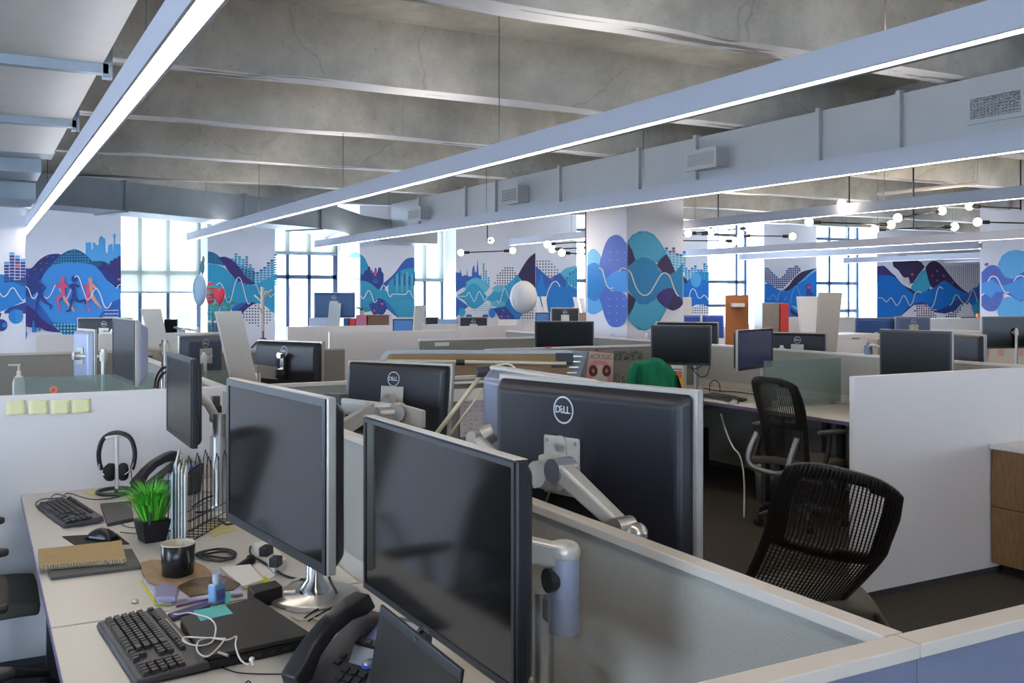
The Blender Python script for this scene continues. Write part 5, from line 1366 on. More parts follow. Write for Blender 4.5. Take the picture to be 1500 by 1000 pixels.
def desk_phone(label, cx, cy, a, sc=1.0, disp=True):
    """local x runs up the phone, local +y is the handset side"""
    t = thing('desk_phone', label, 'telephone', (cx, cy, DZ), a, 'black desk phones'); t.scale = (sc,)*3
    tl = R(26)
    W = Matrix.Rotation(-tl, 4, 'Y')
    b = MB(); b.hull([Vector(p) for p in ((-.11,-.10,0),(.08,-.10,0),(.08,.10,0),(-.11,.10,0))], [Vector(p) for p in ((-.115,-.10,.016),(.10,-.10,.125),(.10,.10,.125),(-.115,.10,.016))]); b.build('body', m_dk, t, bevel=.006)
    P = Matrix.Translation((-.115, 0, .0195)) @ W
    MB(P).box(.145,.232,-.09,.035,0,.007).build('display_frame', m_blk, t, bevel=.002)
    MB(P).box(.160,.222,-.08,.015,.007,.008).build('display', mat('phone_lcd', '#49507a', rough=.2), t)
    mb = MB(P)
    for k in range(5): mb.box(.162+k*.013,.170+k*.013,-.089,-.083,.007,.010); mb.box(.162+k*.013,.170+k*.013,.02,.028,.007,.010)
    for k in range(4): mb.box(.148,.155,-.075+k*.023,-.062+k*.023,.007,.010)
    for r_ in range(4):
        for c_ in range(3): mb.box(.018+r_*.019,.031+r_*.019,-.045+c_*.022,-.029+c_*.022,0,.005)
    for x_, y_ in ((.112,-.085),(.095,-.085),(.104,.03),(.088,.03),(.03,-.085),(.05,-.085)): mb.box(x_,x_+.011,y_,y_+.014,0,.005)
    mb.build('keypad', m_key, t)
    MB(P).hull([Vector(p) for p in ((.100,-.075,.0003),(.143,-.09,.0003),(.143,.035,.0003),(.100,.015,.0003))], [Vector(p) for p in ((.101,-.074,.002),(.142,-.089,.002),(.142,.034,.002),(.101,.014,.002))]).build('silver_panel', mat('phone_silver', '#8f93a0', rough=.35, metal=.4), t)
    MB(P).lathe([(0,.004),(.012,.004),(.014,.002),(.014,0)], (.108,-.03,0), n=24).build('navigation_ring', mat('nav_blue', '#2f4fa8', rough=.4), t)
    MB(P).lathe([(0,.0062),(.008,.006),(.0085,.004)], (.108,-.03,0), n=20).build('select_button', m_alu, t)
    hs_ = MB(P); 
    def sec(x, w, h, zc): return [Vector((x,.068-w,zc-h)), Vector((x,.068+w,zc-h)), Vector((x,.068+w*.8,zc+h)), Vector((x,.068-w*.8,zc+h))]
    ss = [sec(-.002,.025,.018,.030), sec(.03,.027,.020,.036), sec(.07,.023,.016,.052), sec(.12,.022,.015,.058), sec(.17,.023,.016,.052), sec(.205,.027,.020,.040), sec(.235,.025,.018,.032)]
    v = [p for s_ in ss for p in s_]; f = [(0,1,2,3)] + [tuple(reversed((24,25,26,27)))]
    for i in range(6): f += [(i*4+(k+1)%4, i*4+k, (i+1)*4+k, (i+1)*4+(k+1)%4) for k in range(4)]
    hs_.add(v, f, True); hs_.build('handset', mat('handset_black', '#26262b', rough=.42), t, bevel=.006, seg=3)
    sp = MB(); pts_ = []
    for i in range(120):
        u = i/120; c_ = Vector((-.125 - .05*sin(u*pi), .07 + .10*u*u + .02*u, .02 + .02*sin(u*pi)*0)); aa = i*1.15
        pts_.append(c_ + Vector((.006*cos(aa), 0, .006*sin(aa))))
    sp.tube(pts_, .0016, n=4); sp.build('coiled_cord', m_blk, t)
    return t
desk_phone('black desk phone nearest the camera with blue ring button', .735, 2.02, R(28), 1.1)
desk_phone('black desk phone behind the grass pot below the edge-on monitor', .735, 4.43, R(28), 1.02)
# laptop leaning open under the near monitor
lp = thing('laptop', 'open black laptop propped under the thin-bezel monitor', 'laptop', (.66, 1.6, DZ))
a1, a2 = at(557,885,z=.985), at(684,988,z=.985)
d = (a2-a1); d.z = 0; L_ = d.length; d.normalize(); n_ = Vector((-d.y, d.x, 0)); n_ = n_ if n_.x > 0 else -n_
o1 = a1 - n_*.035; o1.z = .765; o2 = a1 + d*.385 - n_*.035; o2.z = .765; b2_ = a1 + d*.385
th = n_*.007
rel(lp).hull([o1, o2, b2_, a1], [o1+th, o2+th, b2_+th, a1+th]).build('lid', m_blk, lp, bevel=.002)
up = (a1-o1).normalized(); e1 = -n_*.0006
rel(lp).hull([o1+d*.01+up*.01+e1, o2-d*.01+up*.01+e1, b2_-d*.01-up*.018+e1, a1+d*.01-up*.018+e1], [o1+d*.01+up*.01, o2-d*.01+up*.01, b2_-d*.01-up*.018, a1+d*.01-up*.018]).build('screen', mat('laptop_screen', '#1a1815', rough=.28, spec=.7), lp)
cc = a1 + d*.19 - up*.009
rel(lp).cyl(cc, cc - n_*.0015, .004, n=14).build('webcam', m_chrome, lp)
bq = [o1, o2, o2 - n_*.235, o1 - n_*.235]
rel(lp).prism([(p.x, p.y) for p in bq], .742, .762).build('base', m_blk, lp, bevel=.003)

# grass pot
c = at(216, 795, z=DZ) + Vector((.02,.03,0))
gp = thing('potted_grass', 'bright green artificial grass in a square black pot', 'plant', (c.x, c.y, DZ), R(12))
MB().hull([Vector((x*.036, y*.036, 0)) for x, y in ((-1,-1),(1,-1),(1,1),(-1,1))], [Vector((x*.05, y*.05, .076)) for x, y in ((-1,-1),(1,-1),(1,1),(-1,1))]).build('pot', m_blk, gp, bevel=.002)
random.seed(5); mb = MB()
for k in range(420):
    a_ = random.uniform(0, 2*pi); s_ = random.uniform(0,1)**.7; L0 = random.uniform(.10,.165)
    b0 = Vector((cos(a_)*.04*s_, sin(a_)*.04*s_, .07)); o_ = Vector((cos(a_), sin(a_), 0))*(.03+.11*s_*random.uniform(.6,1.2))
    tip = b0 + o_ + Vector((0,0,L0*(1-.25*s_))); midp = b0 + o_*.35 + Vector((0,0,L0*.62))
    w = Vector((-sin(a_), cos(a_), 0))*.0022
    mb.mat(random.choice((0,0,1,2))); mb.add([b0-w, b0+w, midp+w*.8, midp-w*.8, tip], [(0,1,2,3),(3,2,4)])
mb.build('grass_blades', [mat('grass_a', '#3fae2a', rough=.5), mat('grass_b', '#2b8a22', rough=.5), mat('grass_c', '#7ccf45', rough=.5)], gp)
pen = MB(); pen.cyl(at(219,768,d=3.36), at(223,740,d=3.42), .005, n=10); o = pen.build('pen', m_dk, origin=at(219,768,d=3.36)); tag(o, 'dark pen standing in the grass pot', 'pen')
fl = MB(); pf = at(196,731,d=3.46); fl.ball(pf, .012, n=10, sc=(1,1,.9)); fl.cyl(pf, (c.x,c.y,DZ+.09), .002, n=6); tag(fl.build('yellow_flower_pick', mat('pick_yellow', '#d9b62a', rough=.5), origin=pf), 'small yellow tag tucked among the green grass blades', 'ornament')

# wire sorter with papers
P0, P1 = at(277,796,z=DZ), at(341,759,z=DZ)
u_ = (P1-P0).normalized(); v_ = Vector((-u_.y, u_.x, 0))
ws = thing('wire_file_sorter', 'black wire file sorter behind the mug', 'file sorter', (P0.x, P0.y, DZ))
def wire_face(off, L0=.36, hh=.24):
    mb = rel(ws); n = 11
    for k in range(n):
        p = P0 + v_*off + u_*(L0*k/(n-1)); top = hh + (.02 if k % 2 else 0)
        mb.tube([p+Vector((0,0,.004)), p+Vector((0,0,top))], .0014, n=5)
        if k % 2 == 0 and k < n-1:
            q = P0 + v_*off + u_*(L0*(k+1)/(n-1)); mb.tube([p+Vector((0,0,top)), (p+q)/2+Vector((0,0,top+.035)), q+Vector((0,0,top))], .0017, n=5)
    for z in (.004, .04, .075): mb.tube([P0+v_*off+Vector((0,0,z)), P0+v_*off+u_*L0+Vector((0,0,z))], .002, n=5)
    mb.build('wire_divider', m_blk, ws)
wire_face(0); wire_face(.075)
mb = rel(ws)
for k in range(10): p = P0 + u_*(.36*k/9); mb.tube([p+Vector((0,0,.003)), p+v_*.075+Vector((0,0,.003))], .0017, n=5)
mb.build('wire_base', m_blk, ws)
cols = ['#8fb0bb','#c9cfcf','#dfe0dc','#b9c6c9','#e4e3df','#aeb6b8']
vd = (Vector((P0.x, P0.y, 0)).normalized() + u_*.10).normalized(); pr_ = Vector((vd.y, -vd.x, 0))
fl_ = at(249, 795, z=DZ)
for k in range(5):
    hh = .232 + .012*((k*7)%4)
    o0 = fl_ + pr_*(.003+.0105*k) + vd*(.012*((k*3)%4)); o1_ = o0 + vd*.2
    mb = MB(); mb.hull([o0+Vector((0,0,.006)), o0+pr_*.006+Vector((0,0,.006)), o1_+pr_*.006+Vector((0,0,.006)), o1_+Vector((0,0,.006))],
       [o0+Vector((0,0,hh)), o0+pr_*.006+Vector((0,0,hh+.004)), o1_+pr_*.006+Vector((0,0,hh+.02)), o1_+Vector((0,0,hh+.012))])
    tag(mb.build('paper_folder', mat('folder_%d' % k, cols[k], rough=.7), origin=(o0.x,o0.y,DZ+.006)), ['teal-grey folder, outermost in the wire sorter','pale grey folder second in the wire sorter','white folder third in the wire sorter','grey-blue folder fourth in the wire sorter','off-white folder closest to the wire grid'][k], 'folder', 'folders standing in the wire sorter')
# fix folder heights (they stand on the desk)
# jars behind
for px_, py_, lb, c_, r_ in ((253,712,'small glass jar with silver lid behind the grass pot','#6a675f',.032), (272,704,'brown glass tumbler of pens behind the wire sorter','#5b4a3c',.03)):
    c = at(px_, py_, z=DZ); t = thing('jar', lb, 'jar', (c.x, c.y, DZ))
    MB().lathe([(0,0),(r_,0),(r_+.002,.01),(r_+.002,.075),(r_-.004,.085),(0,.085)], n=20).build('glass_body', mat('jar_'+c_, c_, rough=.15), t)
    MB().lathe([(0,.102),(r_,.102),(r_+.001,.086),(0,.086)], n=20).build('lid', m_alu, t)
slab('clear_tray', 'clear acrylic tray behind the grass pot', 'tray', [(194,716),(196,724),(240,720),(236,710)], DZ, .035, glass_mat('acrylic', '#b9c2c0', .35, .1))
# mug
c = at(255, 850, z=DZ+.012) + Vector((.02,.05,0))
mg = thing('mug', 'black coffee mug with pale inside on crumpled brown paper', 'mug', (c.x, c.y, DZ+.014))
MB().lathe([(0,0),(.043,0),(.046,.004),(.050,.094),(.047,.096)], n=36).build('mug_body', mat('mug_black', '#1c1b1c', rough=.25), mg)
MB().lathe([(.047,.096),(.0455,.09),(.042,.01),(0,.008)], n=36).build('inside', mat('mug_cream', '#b8b098', rough=.3), mg)
MB().lathe([(.050,.094),(.0495,.0975),(.047,.096)], n=36).build('rim', mat('mug_rim', '#cfc9bf', rough=.3), mg)
mb = MB(); hd = Vector((.25,-.97,0)).normalized(); mb.tube(catmull([hd*.047+Vector((0,0,.078)), hd*.068+Vector((0,0,.078)), hd*.08+Vector((0,0,.05)), hd*.068+Vector((0,0,.022)), hd*.046+Vector((0,0,.022))], 6), .0055, n=8); mb.build('handle', MATS['mug_black'], mg)
# brown paper and the papers under it
slab('yellow_notepad', 'yellow pad edge under the stack of papers below the mug', 'notepad', [(206,852),(226,884),(262,884),(300,872),(280,845)], DZ, .003, mat('pad_yellow', '#c6c23a', rough=.7))
slab('paper_stack', 'stack of white and lilac papers under the crumpled brown paper', 'papers', [(209,848),(232,880),(318,872),(356,868),(352,848),(300,830),(250,824)], DZ+.003, .008, mat('lilac_paper', '#b6b2c2', rough=.7))
mb = MB()
ring = [(206,824),(222,819),(250,822),(282,820),(300,828),(314,842),(296,850),(270,858),(244,863),(216,852),(209,838)]
q = [at(x, y, z=DZ+.014) for x, y in ring]; cc = sum(q, Vector())/len(q); random.seed(8)
inner = [cc + (p-cc)*.55 + Vector((0,0,random.uniform(-.002,.004))) for p in q]
v = [cc+Vector((0,0,.001))] + inner + [p + Vector((0,0,random.uniform(-.003,.005))) for p in q]; n = len(q)
mb.add(v, [(0,1+i,1+(i+1)%n) for i in range(n)] + [(1+i,1+n+i,1+n+(i+1)%n,1+(i+1)%n) for i in range(n)])
tag(mb.build('brown_paper', mat('brown_paper', '#9c8264', rough=.8, var=.15, vscale=40), origin=cc, solid=.001), 'crumpled brown paper under the black mug', 'paper')
slab('magazine', 'dark glossy brown magazine between the mug and the sanitizer', 'magazine', [(258,858),(286,846),(330,842),(352,854),(342,862),(278,872)], DZ+.011, .005, mat('magazine_brown', '#4a3a2a', rough=.25, c2='#7d6a4c', vscale=14))
slab('eraser_case', 'small translucent lilac case on the papers', 'case', [(225,858),(228,874),(258,874),(262,860),(250,854),(232,854)], DZ+.012, .014, mat('lilac_case', '#8f8ba8', rough=.25), bevel=.004)
c = at(319, 885, z=DZ)
bt = thing('sanitizer_bottle', 'small blue hand sanitizer bottle with a frosted cap', 'bottle', (c.x, c.y+.01, DZ), R(30))
MB().hull([Vector((x*.021, y*.014, 0)) for x, y in ((-1,-1),(1,-1),(1,1),(-1,1))], [Vector((x*.021, y*.014, .056)) for x, y in ((-1,-1),(1,-1),(1,1),(-1,1))]).build('bottle_body', mat('gel_blue', '#7fa3cc', rough=.15, spec=.6), bt, bevel=.005, seg=3)
MB().cyl((0,0,.056),(0,0,.061), .011, n=16).cyl((0,0,.061),(0,0,.084), .0125, n=18).build('cap', mat('frosted_cap', '#b4b9c2', rough=.4), bt)
MB().box(-.015,.015,-.0152,-.0142,.012,.042).build('label_patch', mat('label_blue', '#4b68b0', rough=.4), bt)
MB().lathe([(0,.0012),(.005,.001),(.005,0)], (-.006,-.0152,.034), n=12, axis=(0,-1,0)).build('red_mark', PM['rd'], bt)
for lb, px_, z, h, m_ in (('white note block on yellow sheets right of the coiled cable', [(322,830),(356,858),(386,848),(366,826)], DZ, .012, m_paper),
                  ('bright yellow notes below the white note block', [(352,856),(360,862),(396,850),(388,843)], DZ, .004, mat('note_bright', '#cfc52e', rough=.7)),
                  ('white card sheet right of the white note block', [(368,826),(380,824),(404,842),(390,851)], DZ, .002, m_paper),
                  ('yellow notes under the far end of the wire sorter', [(296,769),(312,785),(346,775),(336,762)], DZ, .003, mat('note_yellow', '#d3c98c'))):
    slab('sticky_note_pad', lb, 'sticky notes', px_, z, h, m_)
hb = thing('docking_box', 'black connector box sitting at the top corner of the closed laptop', 'adapter', tuple(at(388,868,z=DZ+.02).xy) + (DZ,))
q = [at(x, y, z=DZ+.045) for x, y in ((362,858),(404,849),(414,858),(372,869))]; rel(hb).prism([(p.x,p.y) for p in q], DZ, DZ+.045).build('box_body', m_blk, hb, bevel=.003)
p = at(416,868,z=DZ+.02); rel(hb).cyl(p, p+Vector((.03,-.01,0)), .008, n=10).build('plug', m_alu, hb)
cl = thing('closed_laptop', 'thick closed black laptop with a cyan sticky note on it', 'laptop', tuple(at(360,910,z=DZ).xy) + (DZ,))
q = [at(x, y, z=DZ+.036) for x, y in ((264,903),(374,874),(458,928),(299,962))]; cq = sum(q, Vector())/4
rel(cl).prism([(p.x,p.y) for p in q], DZ+.004, DZ+.024).build('base', m_blk, cl, bevel=.003)
rel(cl).prism([(p.x,p.y) for p in q], DZ+.0255, DZ+.036).build('lid', mat('laptop_lid', '#2a2926', rough=.35, bump=.05, bscale=500), cl, bevel=.003)
mb = rel(cl)
for k in range(4):
    p = q[3].lerp(q[2], .35+.13*k); p.z = DZ+.014; dd_ = (q[2]-q[3]).normalized(); nn_ = Vector((dd_.y,-dd_.x,0)); mb.hull([p-dd_*.008+nn_*.0004-Vector((0,0,.003)), p+dd_*.008+nn_*.0004-Vector((0,0,.003)), p+dd_*.008+nn_*.0004+Vector((0,0,.003)), p-dd_*.008+nn_*.0004+Vector((0,0,.003))],[p-dd_*.008-Vector((0,0,.003)), p+dd_*.008-Vector((0,0,.003)), p+dd_*.008+Vector((0,0,.003)), p-dd_*.008+Vector((0,0,.003))])
mb.build('ports', m_dk, cl)
slab('sticky_note', 'cyan sticky note on the closed laptop', 'sticky note', [(283,894),(294,909),(341,898),(329,885)], DZ+.0362, .0008, mat('note_cyan', '#56b3ad', rough=.7))
slab('sticky_note', 'cyan sticky note behind the sanitizer bottle', 'sticky note', [(328,868),(330,884),(339,880),(337,866)], DZ+.012, .0008, mat('note_cyan', '#56b3ad'))
slab('pen_case', 'slim navy pen case left of the closed laptop', 'pen case', [(246,898),(252,905),(308,886),(304,880)], DZ, .012, mat('navy_case', '#343a68', rough=.4))
for lb, a_, b_, c_ in (('purple pen beside the navy pen case', (258,888),(304,878), '#6a4a7a'), ('lilac pen nearest the keyboard corner', (250,884),(296,873), '#8b86ad')):
    p, q_ = A(*a_, DZ+.006), A(*b_, DZ+.006); mb = MB(); mb.cyl(p, q_, .004, n=8); mb.cyl(q_, q_+(q_-p).normalized()*.008, .004, .001, n=8); tag(mb.build('pen', mat('pen'+c_, c_, rough=.4), origin=p), lb, 'pen')
ear = thing('earphones', 'tangled white earphones lying over the closed laptop', 'earphones', tuple(at(310,930,z=DZ+.04).xy) + (DZ+.036,))
Z2 = DZ+.0405
pts_ = [(254,899),(262,899),(276,897),(290,900),(308,906),(316,918),(312,938),(298,945),(280,944),(268,938),(272,933),(300,934),(330,935)]
rel(ear).tube(catmull([at(x,y,z=Z2 if x > 268 else Z2-.0) for x,y in pts_], 6), .0021, n=6).build('cord', m_white, ear)
pts_ = [(330,935),(318,950),(304,961),(292,957),(288,948),(292,938),(308,934),(332,937),(346,932),(345,945),(352,965),(364,973),(370,967)]
rel(ear).tube(catmull([at(x,y,z=Z2+.002) for x,y in pts_], 6), .0021, n=6).build('cord', m_white, ear)
rel(ear).ball(at(369,966,z=Z2+.004), .007, n=10).cyl(at(369,968,z=Z2+.003), at(371,976,z=Z2), .003, n=8).build('earbud', m_white, ear)
rel(ear).cyl(at(320,955,z=Z2+.003), at(334,960,z=Z2+.003), .0035, n=8).build('remote', m_alu, ear)
cord('thin black cord running from the near keyboard toward the near phone', [A(300,960),A(322,975),A(350,985),A(400,987),A(440,986)], .0018)
# coiled mains cable and plug
pts_ = []
for i in range(90):
    a_ = i/90*2*pi*4; k = 1 + .12*sin(i*.37); pts_.append(at(316 + 26*k*cos(a_)*1.05, 812 - 9*k*sin(a_*1.0)*cos(a_*.5+.4) , z=DZ+.006+.004*(1+sin(i*.5))))
cord('bundled black mains cable behind the mug', pts_, .0034, smooth=False)
pg = thing('power_plug', 'black three-pin power plug lying beside the note block', 'plug', tuple(A(360,818).xy) + (DZ,))
p, q_ = A(346,829,DZ+.008), A(366,820,DZ+.014); rel(pg).cyl(p, q_, .004, .012, n=12).cyl(q_, q_+(q_-p).normalized()*.01, .016, n=14).build('plug_body', m_blk, pg)
mb = rel(pg)
for s_ in (-.007,.007): d_ = (q_-p).normalized(); nn_ = Vector((-d_.y,d_.x,0)); mb.cyl(q_+d_*.01+nn_*s_, q_+d_*.027+nn_*s_, .0022, n=6)
mb.build('pins', m_chrome, pg)
cord('black cable stretched from the plug socket to the monitor stand foot', [A(367,800),A(368,812),A(392,827),A(418,843),A(440,848),A(470,852)], .004)
t = thing('power_socket_block', 'white power block with black plugs behind the note block', 'power strip', tuple(A(398,815).xy) + (DZ,))
q = [at(x, y, z=DZ+.03) for x, y in ((372,795),(402,826),(420,818),(392,790))]; rel(t).prism([(p.x,p.y) for p in q], DZ, DZ+.03).build('block', m_paper, t, bevel=.003)
rel(t).rbox(A(390,806,DZ+.045), (.05,.03,.03), rot=.9).build('black_plug', m_blk, t, bevel=.004); rel(t).rbox(A(404,822,DZ+.045), (.04,.03,.03), rot=.9).build('black_plug', m_blk, t, bevel=.004)
for i, (a_, lb) in enumerate((([(415,868),(425,852),(445,846),(466,844)], 'pale grey cable curling behind the round monitor foot'), ([(418,884),(440,886),(468,880),(492,868)], 'white cable in front of the round monitor foot'),
    ([(420,892),(445,895),(470,890),(488,880)], 'second white cable in front of the round monitor foot'), ([(446,905),(465,892),(486,885),(500,870)], 'black cable between the closed laptop and the near phone'),
    ([(452,909),(470,898),(490,888),(505,880)], 'thin black cable touching the near phone handset'), ([(428,902),(440,908),(460,905),(478,915)], 'white cable end lying beside the laptop corner'))):
    cord(lb, [A(*p, DZ+.006) for p in a_], .0035 if i < 3 else .0028, m_white if i in (0,1,2,5) else m_blk)
cord('black monitor cable dropping behind the near monitor stand', [at(478,830,d=2.6),at(484,850,d=2.62),A(494,872),A(486,885)], .004)
for i, (a_, lb, mm) in enumerate((([(282,742),(300,730),(318,726),(330,738),(345,742)], 'black cable loop behind the wire sorter', m_blk), ([(290,722),(310,716),(326,705),(318,690)], 'pale cable rising by the monitor post behind the wire sorter', m_paper),
    ([(286,750),(305,748),(322,736),(336,730)], 'second black cable behind the wire sorter', m_blk), ([(320,760),(332,768),(350,764),(362,768)], 'dark cable crossing under the grey-rimmed monitor', m_blk), ([(278,735),(296,720),(312,722),(332,715)], 'grey cable behind the wire sorter', m_alu))):
    cord(lb, [A(*p, DZ+.006) for p in a_], .004, mm)
cord('grey charging cord crossing the desk before the grass pot', [A(172,763),(A(160,752)),A(168,760),A(185,771),A(208,772),A(250,765)], .0018, m_dk)
cord('mouse cord running right behind the grass pot', [A(176,779,DZ+.008),A(200,781),A(232,778),A(250,776)], .0018, m_dk)
t = tag(MB().lathe([(0,.012),(.007,.01),(.009,0),(0,0)], n=10).build('usb_dongle', m_alu, origin=None), 'tiny clear plug above the keyboard corner', 'plug'); t.location = A(198,883,DZ)
# sticky notes on the white panel
for i, (x0, y0, x1, y1) in enumerate(((9,586,38,608),(42,585,71,607.5),(74,585,103,607),(105.5,583.5,133,605))):
    a, b = at(x0, y1, Y=4.724), at(x1, y0, Y=4.724)
    mb = MB(); mb.grid(lambda u, v: Vector((a.x+(b.x-a.x)*u, 4.7235-.010*(1-v)**2, a.z+(b.z-a.z)*v)), 4, 5)
    tag(mb.build('sticky_note', mat('note_olive', '#d6d4a4', rough=.8), origin=(a.x,4.7235,a.z), solid=.0006), ['yellow note on the white panel at the left edge, first of four','second yellow note from the left on the white panel','third yellow note from the left on the white panel','yellow note closest to the headphones on the white panel'][i], 'sticky note', 'yellow notes on the white panel')
# cables between the monitors of the next bay
for i, (a_, lb) in enumerate((([(244,537),(236,541),(229,552),(226,568)], 'thick black cable arching left of the edge-on monitor'), ([(246,543),(238,548),(232,558),(230,570)], 'second black cable arching left of the edge-on monitor'))):
    cord(lb, [at(*p, d=5.3) for p in a_], .006)
cord('cables hanging from the divider left of the crossbar monitor', [at(484,596,d=3.9),at(492,604,d=3.9),at(496,616,d=3.9),at(497,632,d=3.9)], .005)
tag(MB().rbox(at(492,584,d=4.0), (.05,.09,.045), rot=.5).build('divider_socket', m_dk, origin=at(492,584,d=4.0), bevel=.005), 'grey clamp socket on the divider left of the crossbar', 'socket')
o = MB().tube([(.012*cos(2*pi*k/20),0,.012+.012*sin(2*pi*k/20)) for k in range(20)], .005, n=8, closed=True).build('tape_ring', mat('orange_ring', '#c8603a', rough=.4)); o.location = (at(79,572,Y=4.74).x, 4.743, 1.170)
tag(o, 'small orange ring standing on the sticky notes panel', 'ring')
c = at(27, 547, Y=8.2); t = thing('pump_bottle', 'white soap pump bottle behind the smoked glass screen', 'bottle', (c.x, 8.15, .742))
MB().lathe([(0,0),(.04,0),(.042,.01),(.042,.2),(.03,.245),(.014,.26),(.014,.29),(0,.29)], n=20).build('bottle_body', m_white, t)
MB().cyl((0,0,.29),(0,0,.335), .007, n=8).box(-.07,.012,-.01,.01,.33,.343).build('pump', m_white, t)
# ------------------------------------------------------------------ things across the divider and in the background
# calendar on the cross divider
a, b = at(674, 640, Y=4.722), at(716, 573, Y=4.722)
t = thing('wall_calendar', 'white printed schedule sheet pinned on the grey cross divider', 'sheet', ((a.x+b.x)/2, 4.7235, a.z))
rel(t).box(a.x, b.x, 4.7215, 4.7235, a.z, b.z).build('sheet', mat('sheet', '#c8c2c4', rough=.7), t)
mb = rel(t); ww, hh = b.x-a.x, b.z-a.z
random.seed(3)
for k in range(1, 8): mb.box(a.x+.06*ww, b.x-.06*ww, 4.7205, 4.7214, a.z+hh*(.05+.1*k), a.z+hh*(.053+.1*k))
for k in range(9):
    for j_ in range(4):
        if random.random() < .6: x_ = a.x+ww*(.1+.2*j_+.03*random.random()); z_ = a.z+hh*(.08+.1*k); mb.box(x_, x_+ww*.1, 4.7205, 4.7214, z_, z_+hh*.012)
mb.build('printing', mat('print_grey', '#77747a', rough=.7), t)
for z0, z1, lb in ((567,588,'white strip shelf edge on the grey cross divider beside the lamp'),(557,563,'upper white strip on the grey cross divider')):
    a, b = at(662, z1, Y=4.70), at(726, z0, Y=4.70)
    tag(MB().box(a.x, b.x, 4.69, 4.724, min(a.z,b.z), max(a.z,b.z)).build('document_rail', m_paper, origin=(a.x,4.70,a.z), bevel=.002), lb, 'rail')
# architect lamp
dl = thing('desk_lamp', 'beige jointed desk lamp leaning between the logo monitors', 'lamp', (1.25, 3.1, DZ))
mcr = mat('lamp_cream', '#c3b79a', rough=.4)
e0, e1 = at(640,634,d=3.55), at(709,544,d=3.55)
rel(dl).lathe([(0,0),(.09,0),(.09,.015),(.02,.025),(0,.025)], (1.25,3.1,DZ), n=24).cyl((1.25,3.1,DZ+.02),(1.25,3.1,.85), .012, n=10).build('base', m_blk, dl)
rel(dl).tube([(1.25,3.1,.85), e0], .007, n=8).tube([e0, e1], .0085, n=8).build('lower_arm', mcr, dl)
rel(dl).tube([e0+Vector((.04,-.03,.0)), e1+Vector((.02,-.01,-.03))], .004, n=8).build('tension_rod', mcr, dl)
rel(dl).cyl(e1-Vector((.03,0,0)), e1+Vector((.06,-.02,0)), .02, n=14).rbox(e1+Vector((.02,0,-.03)), (.03,.03,.08), rot=.5).build('elbow_joint', m_dk, dl, bevel=.004)
hd_ = at(800,590,d=3.35); rel(dl).tube([e1, hd_], .008, n=8).build('upper_arm', mcr, dl)
rel(dl).lathe([(.02,.05),(.03,.045),(.07,-.03),(.066,-.03),(.026,.04),(.02,.045)], hd_, n=24).build('lamp_shade', mcr, dl)
rel(dl).tube(catmull([e1+Vector((.02,0,.01)), at(724,536,d=3.5), at(745,533,d=3.5), at(757,542,d=3.4)], 6), .003, n=6).build('cord', m_white, dl)

# folding table tipped up
ft = thing('folding_table', 'flip-top table parked on edge, brown underside and rounded silver rim', 'table', tuple(at(700,515,d=6.3).xy) + (0,))
tw = mat('table_brown', '#8d7252', rough=.6, var=.08, vscale=8)
mfr = mat('table_rim', '#8e9396', rough=.4, metal=.4)
cen = at(702, 431, d=6.3); ux_ = Vector((CN, -SN, 0)); nf = Vector((SN, CN, 0))
TM = Matrix.Translation((cen.x, cen.y, 0)) @ Matrix(((ux_.x, nf.x, 0, 0), (ux_.y, nf.y, 0, 0), (0, 0, 1, 0), (0, 0, 0, 1)))
FT = lambda: MB(Matrix.Translation(ft.location).inverted() @ TM)
xl, xr, zt_, zb_ = -.635, .635, 1.242, .52
def rr(x0, x1, z0, z1, r, y, n=6):
    out = []
    for cx_, cz_, a0 in ((x1-r, z1-r, 0), (x0+r, z1-r, pi/2), (x0+r, z0+r, pi), (x1-r, z0+r, 1.5*pi)):
        out += [Vector((cx_+r*cos(a0+pi/2*k/n), y, cz_+r*sin(a0+pi/2*k/n))) for k in range(n+1)]
    return out
FT().hull(rr(xl, xr, zb_, zt_, .07, 0), rr(xl, xr, zb_, zt_, .07, .03)).build('rim_edge', mfr, ft)
FT().hull(rr(xl+.045, xr-.04, zb_+.03, zt_-.022, .03, -.004), rr(xl+.045, xr-.04, zb_+.03, zt_-.022, .03, -.0004)).build('underside', tw, ft)
FT().cyl((-.60,-.05,1.176),(.555,-.05,1.160), .013, n=14).build('frame_tube', mat('tube_beige', '#b5ad94', rough=.35, metal=.3), ft)
FT().cyl((-.145,-.05,1.170),(-.09,-.05,1.169), .02, n=14).build('collar', m_blk, ft)
FT().box(.49,.60,-.04,-.005,1.16,1.225).box(.46,.56,-.05,-.03,1.135,1.15).build('latch_bracket', m_blk, ft, bevel=.003)
FT().add([(.60,-.002,1.235),(.70,.0,1.235),(.60,0,.95),(.52,-.002,.95),(.60,.03,1.235),(.70,.03,1.235),(.60,.03,.95),(.52,.03,.95)], [(0,3,2,1),(4,5,6,7),(0,1,5,4),(1,2,6,5),(2,3,7,6),(3,0,4,7)]).build('side_plate', mat('plate_grey', '#757b80', rough=.5), ft)
mb = FT()
for k in range(6): z_ = 1.20 - k*.035; mb.box(.60-k*.012,.66-k*.012,-.008,-.003,z_,z_+.008)
mb.build('vent_ribs', m_alu, ft)
for s_ in (-.5,.5): FT().cyl((s_,.07,.05),(s_,.07,.8), .022, n=12).box(s_-.03,s_+.03,-.22,.3,.03,.07).build('leg', m_dk, ft, bevel=.004)
FT().box(-.5,.5,.055,.085,.7,.74).box(-.03,.03,.03,.085,.7,.74).build('crossbeam', m_dk, ft)
for s_ in (-.5,.5): FT().box(s_-.02,s_+.02,.03,.085,.74,.8).build('hinge', m_dk, ft)

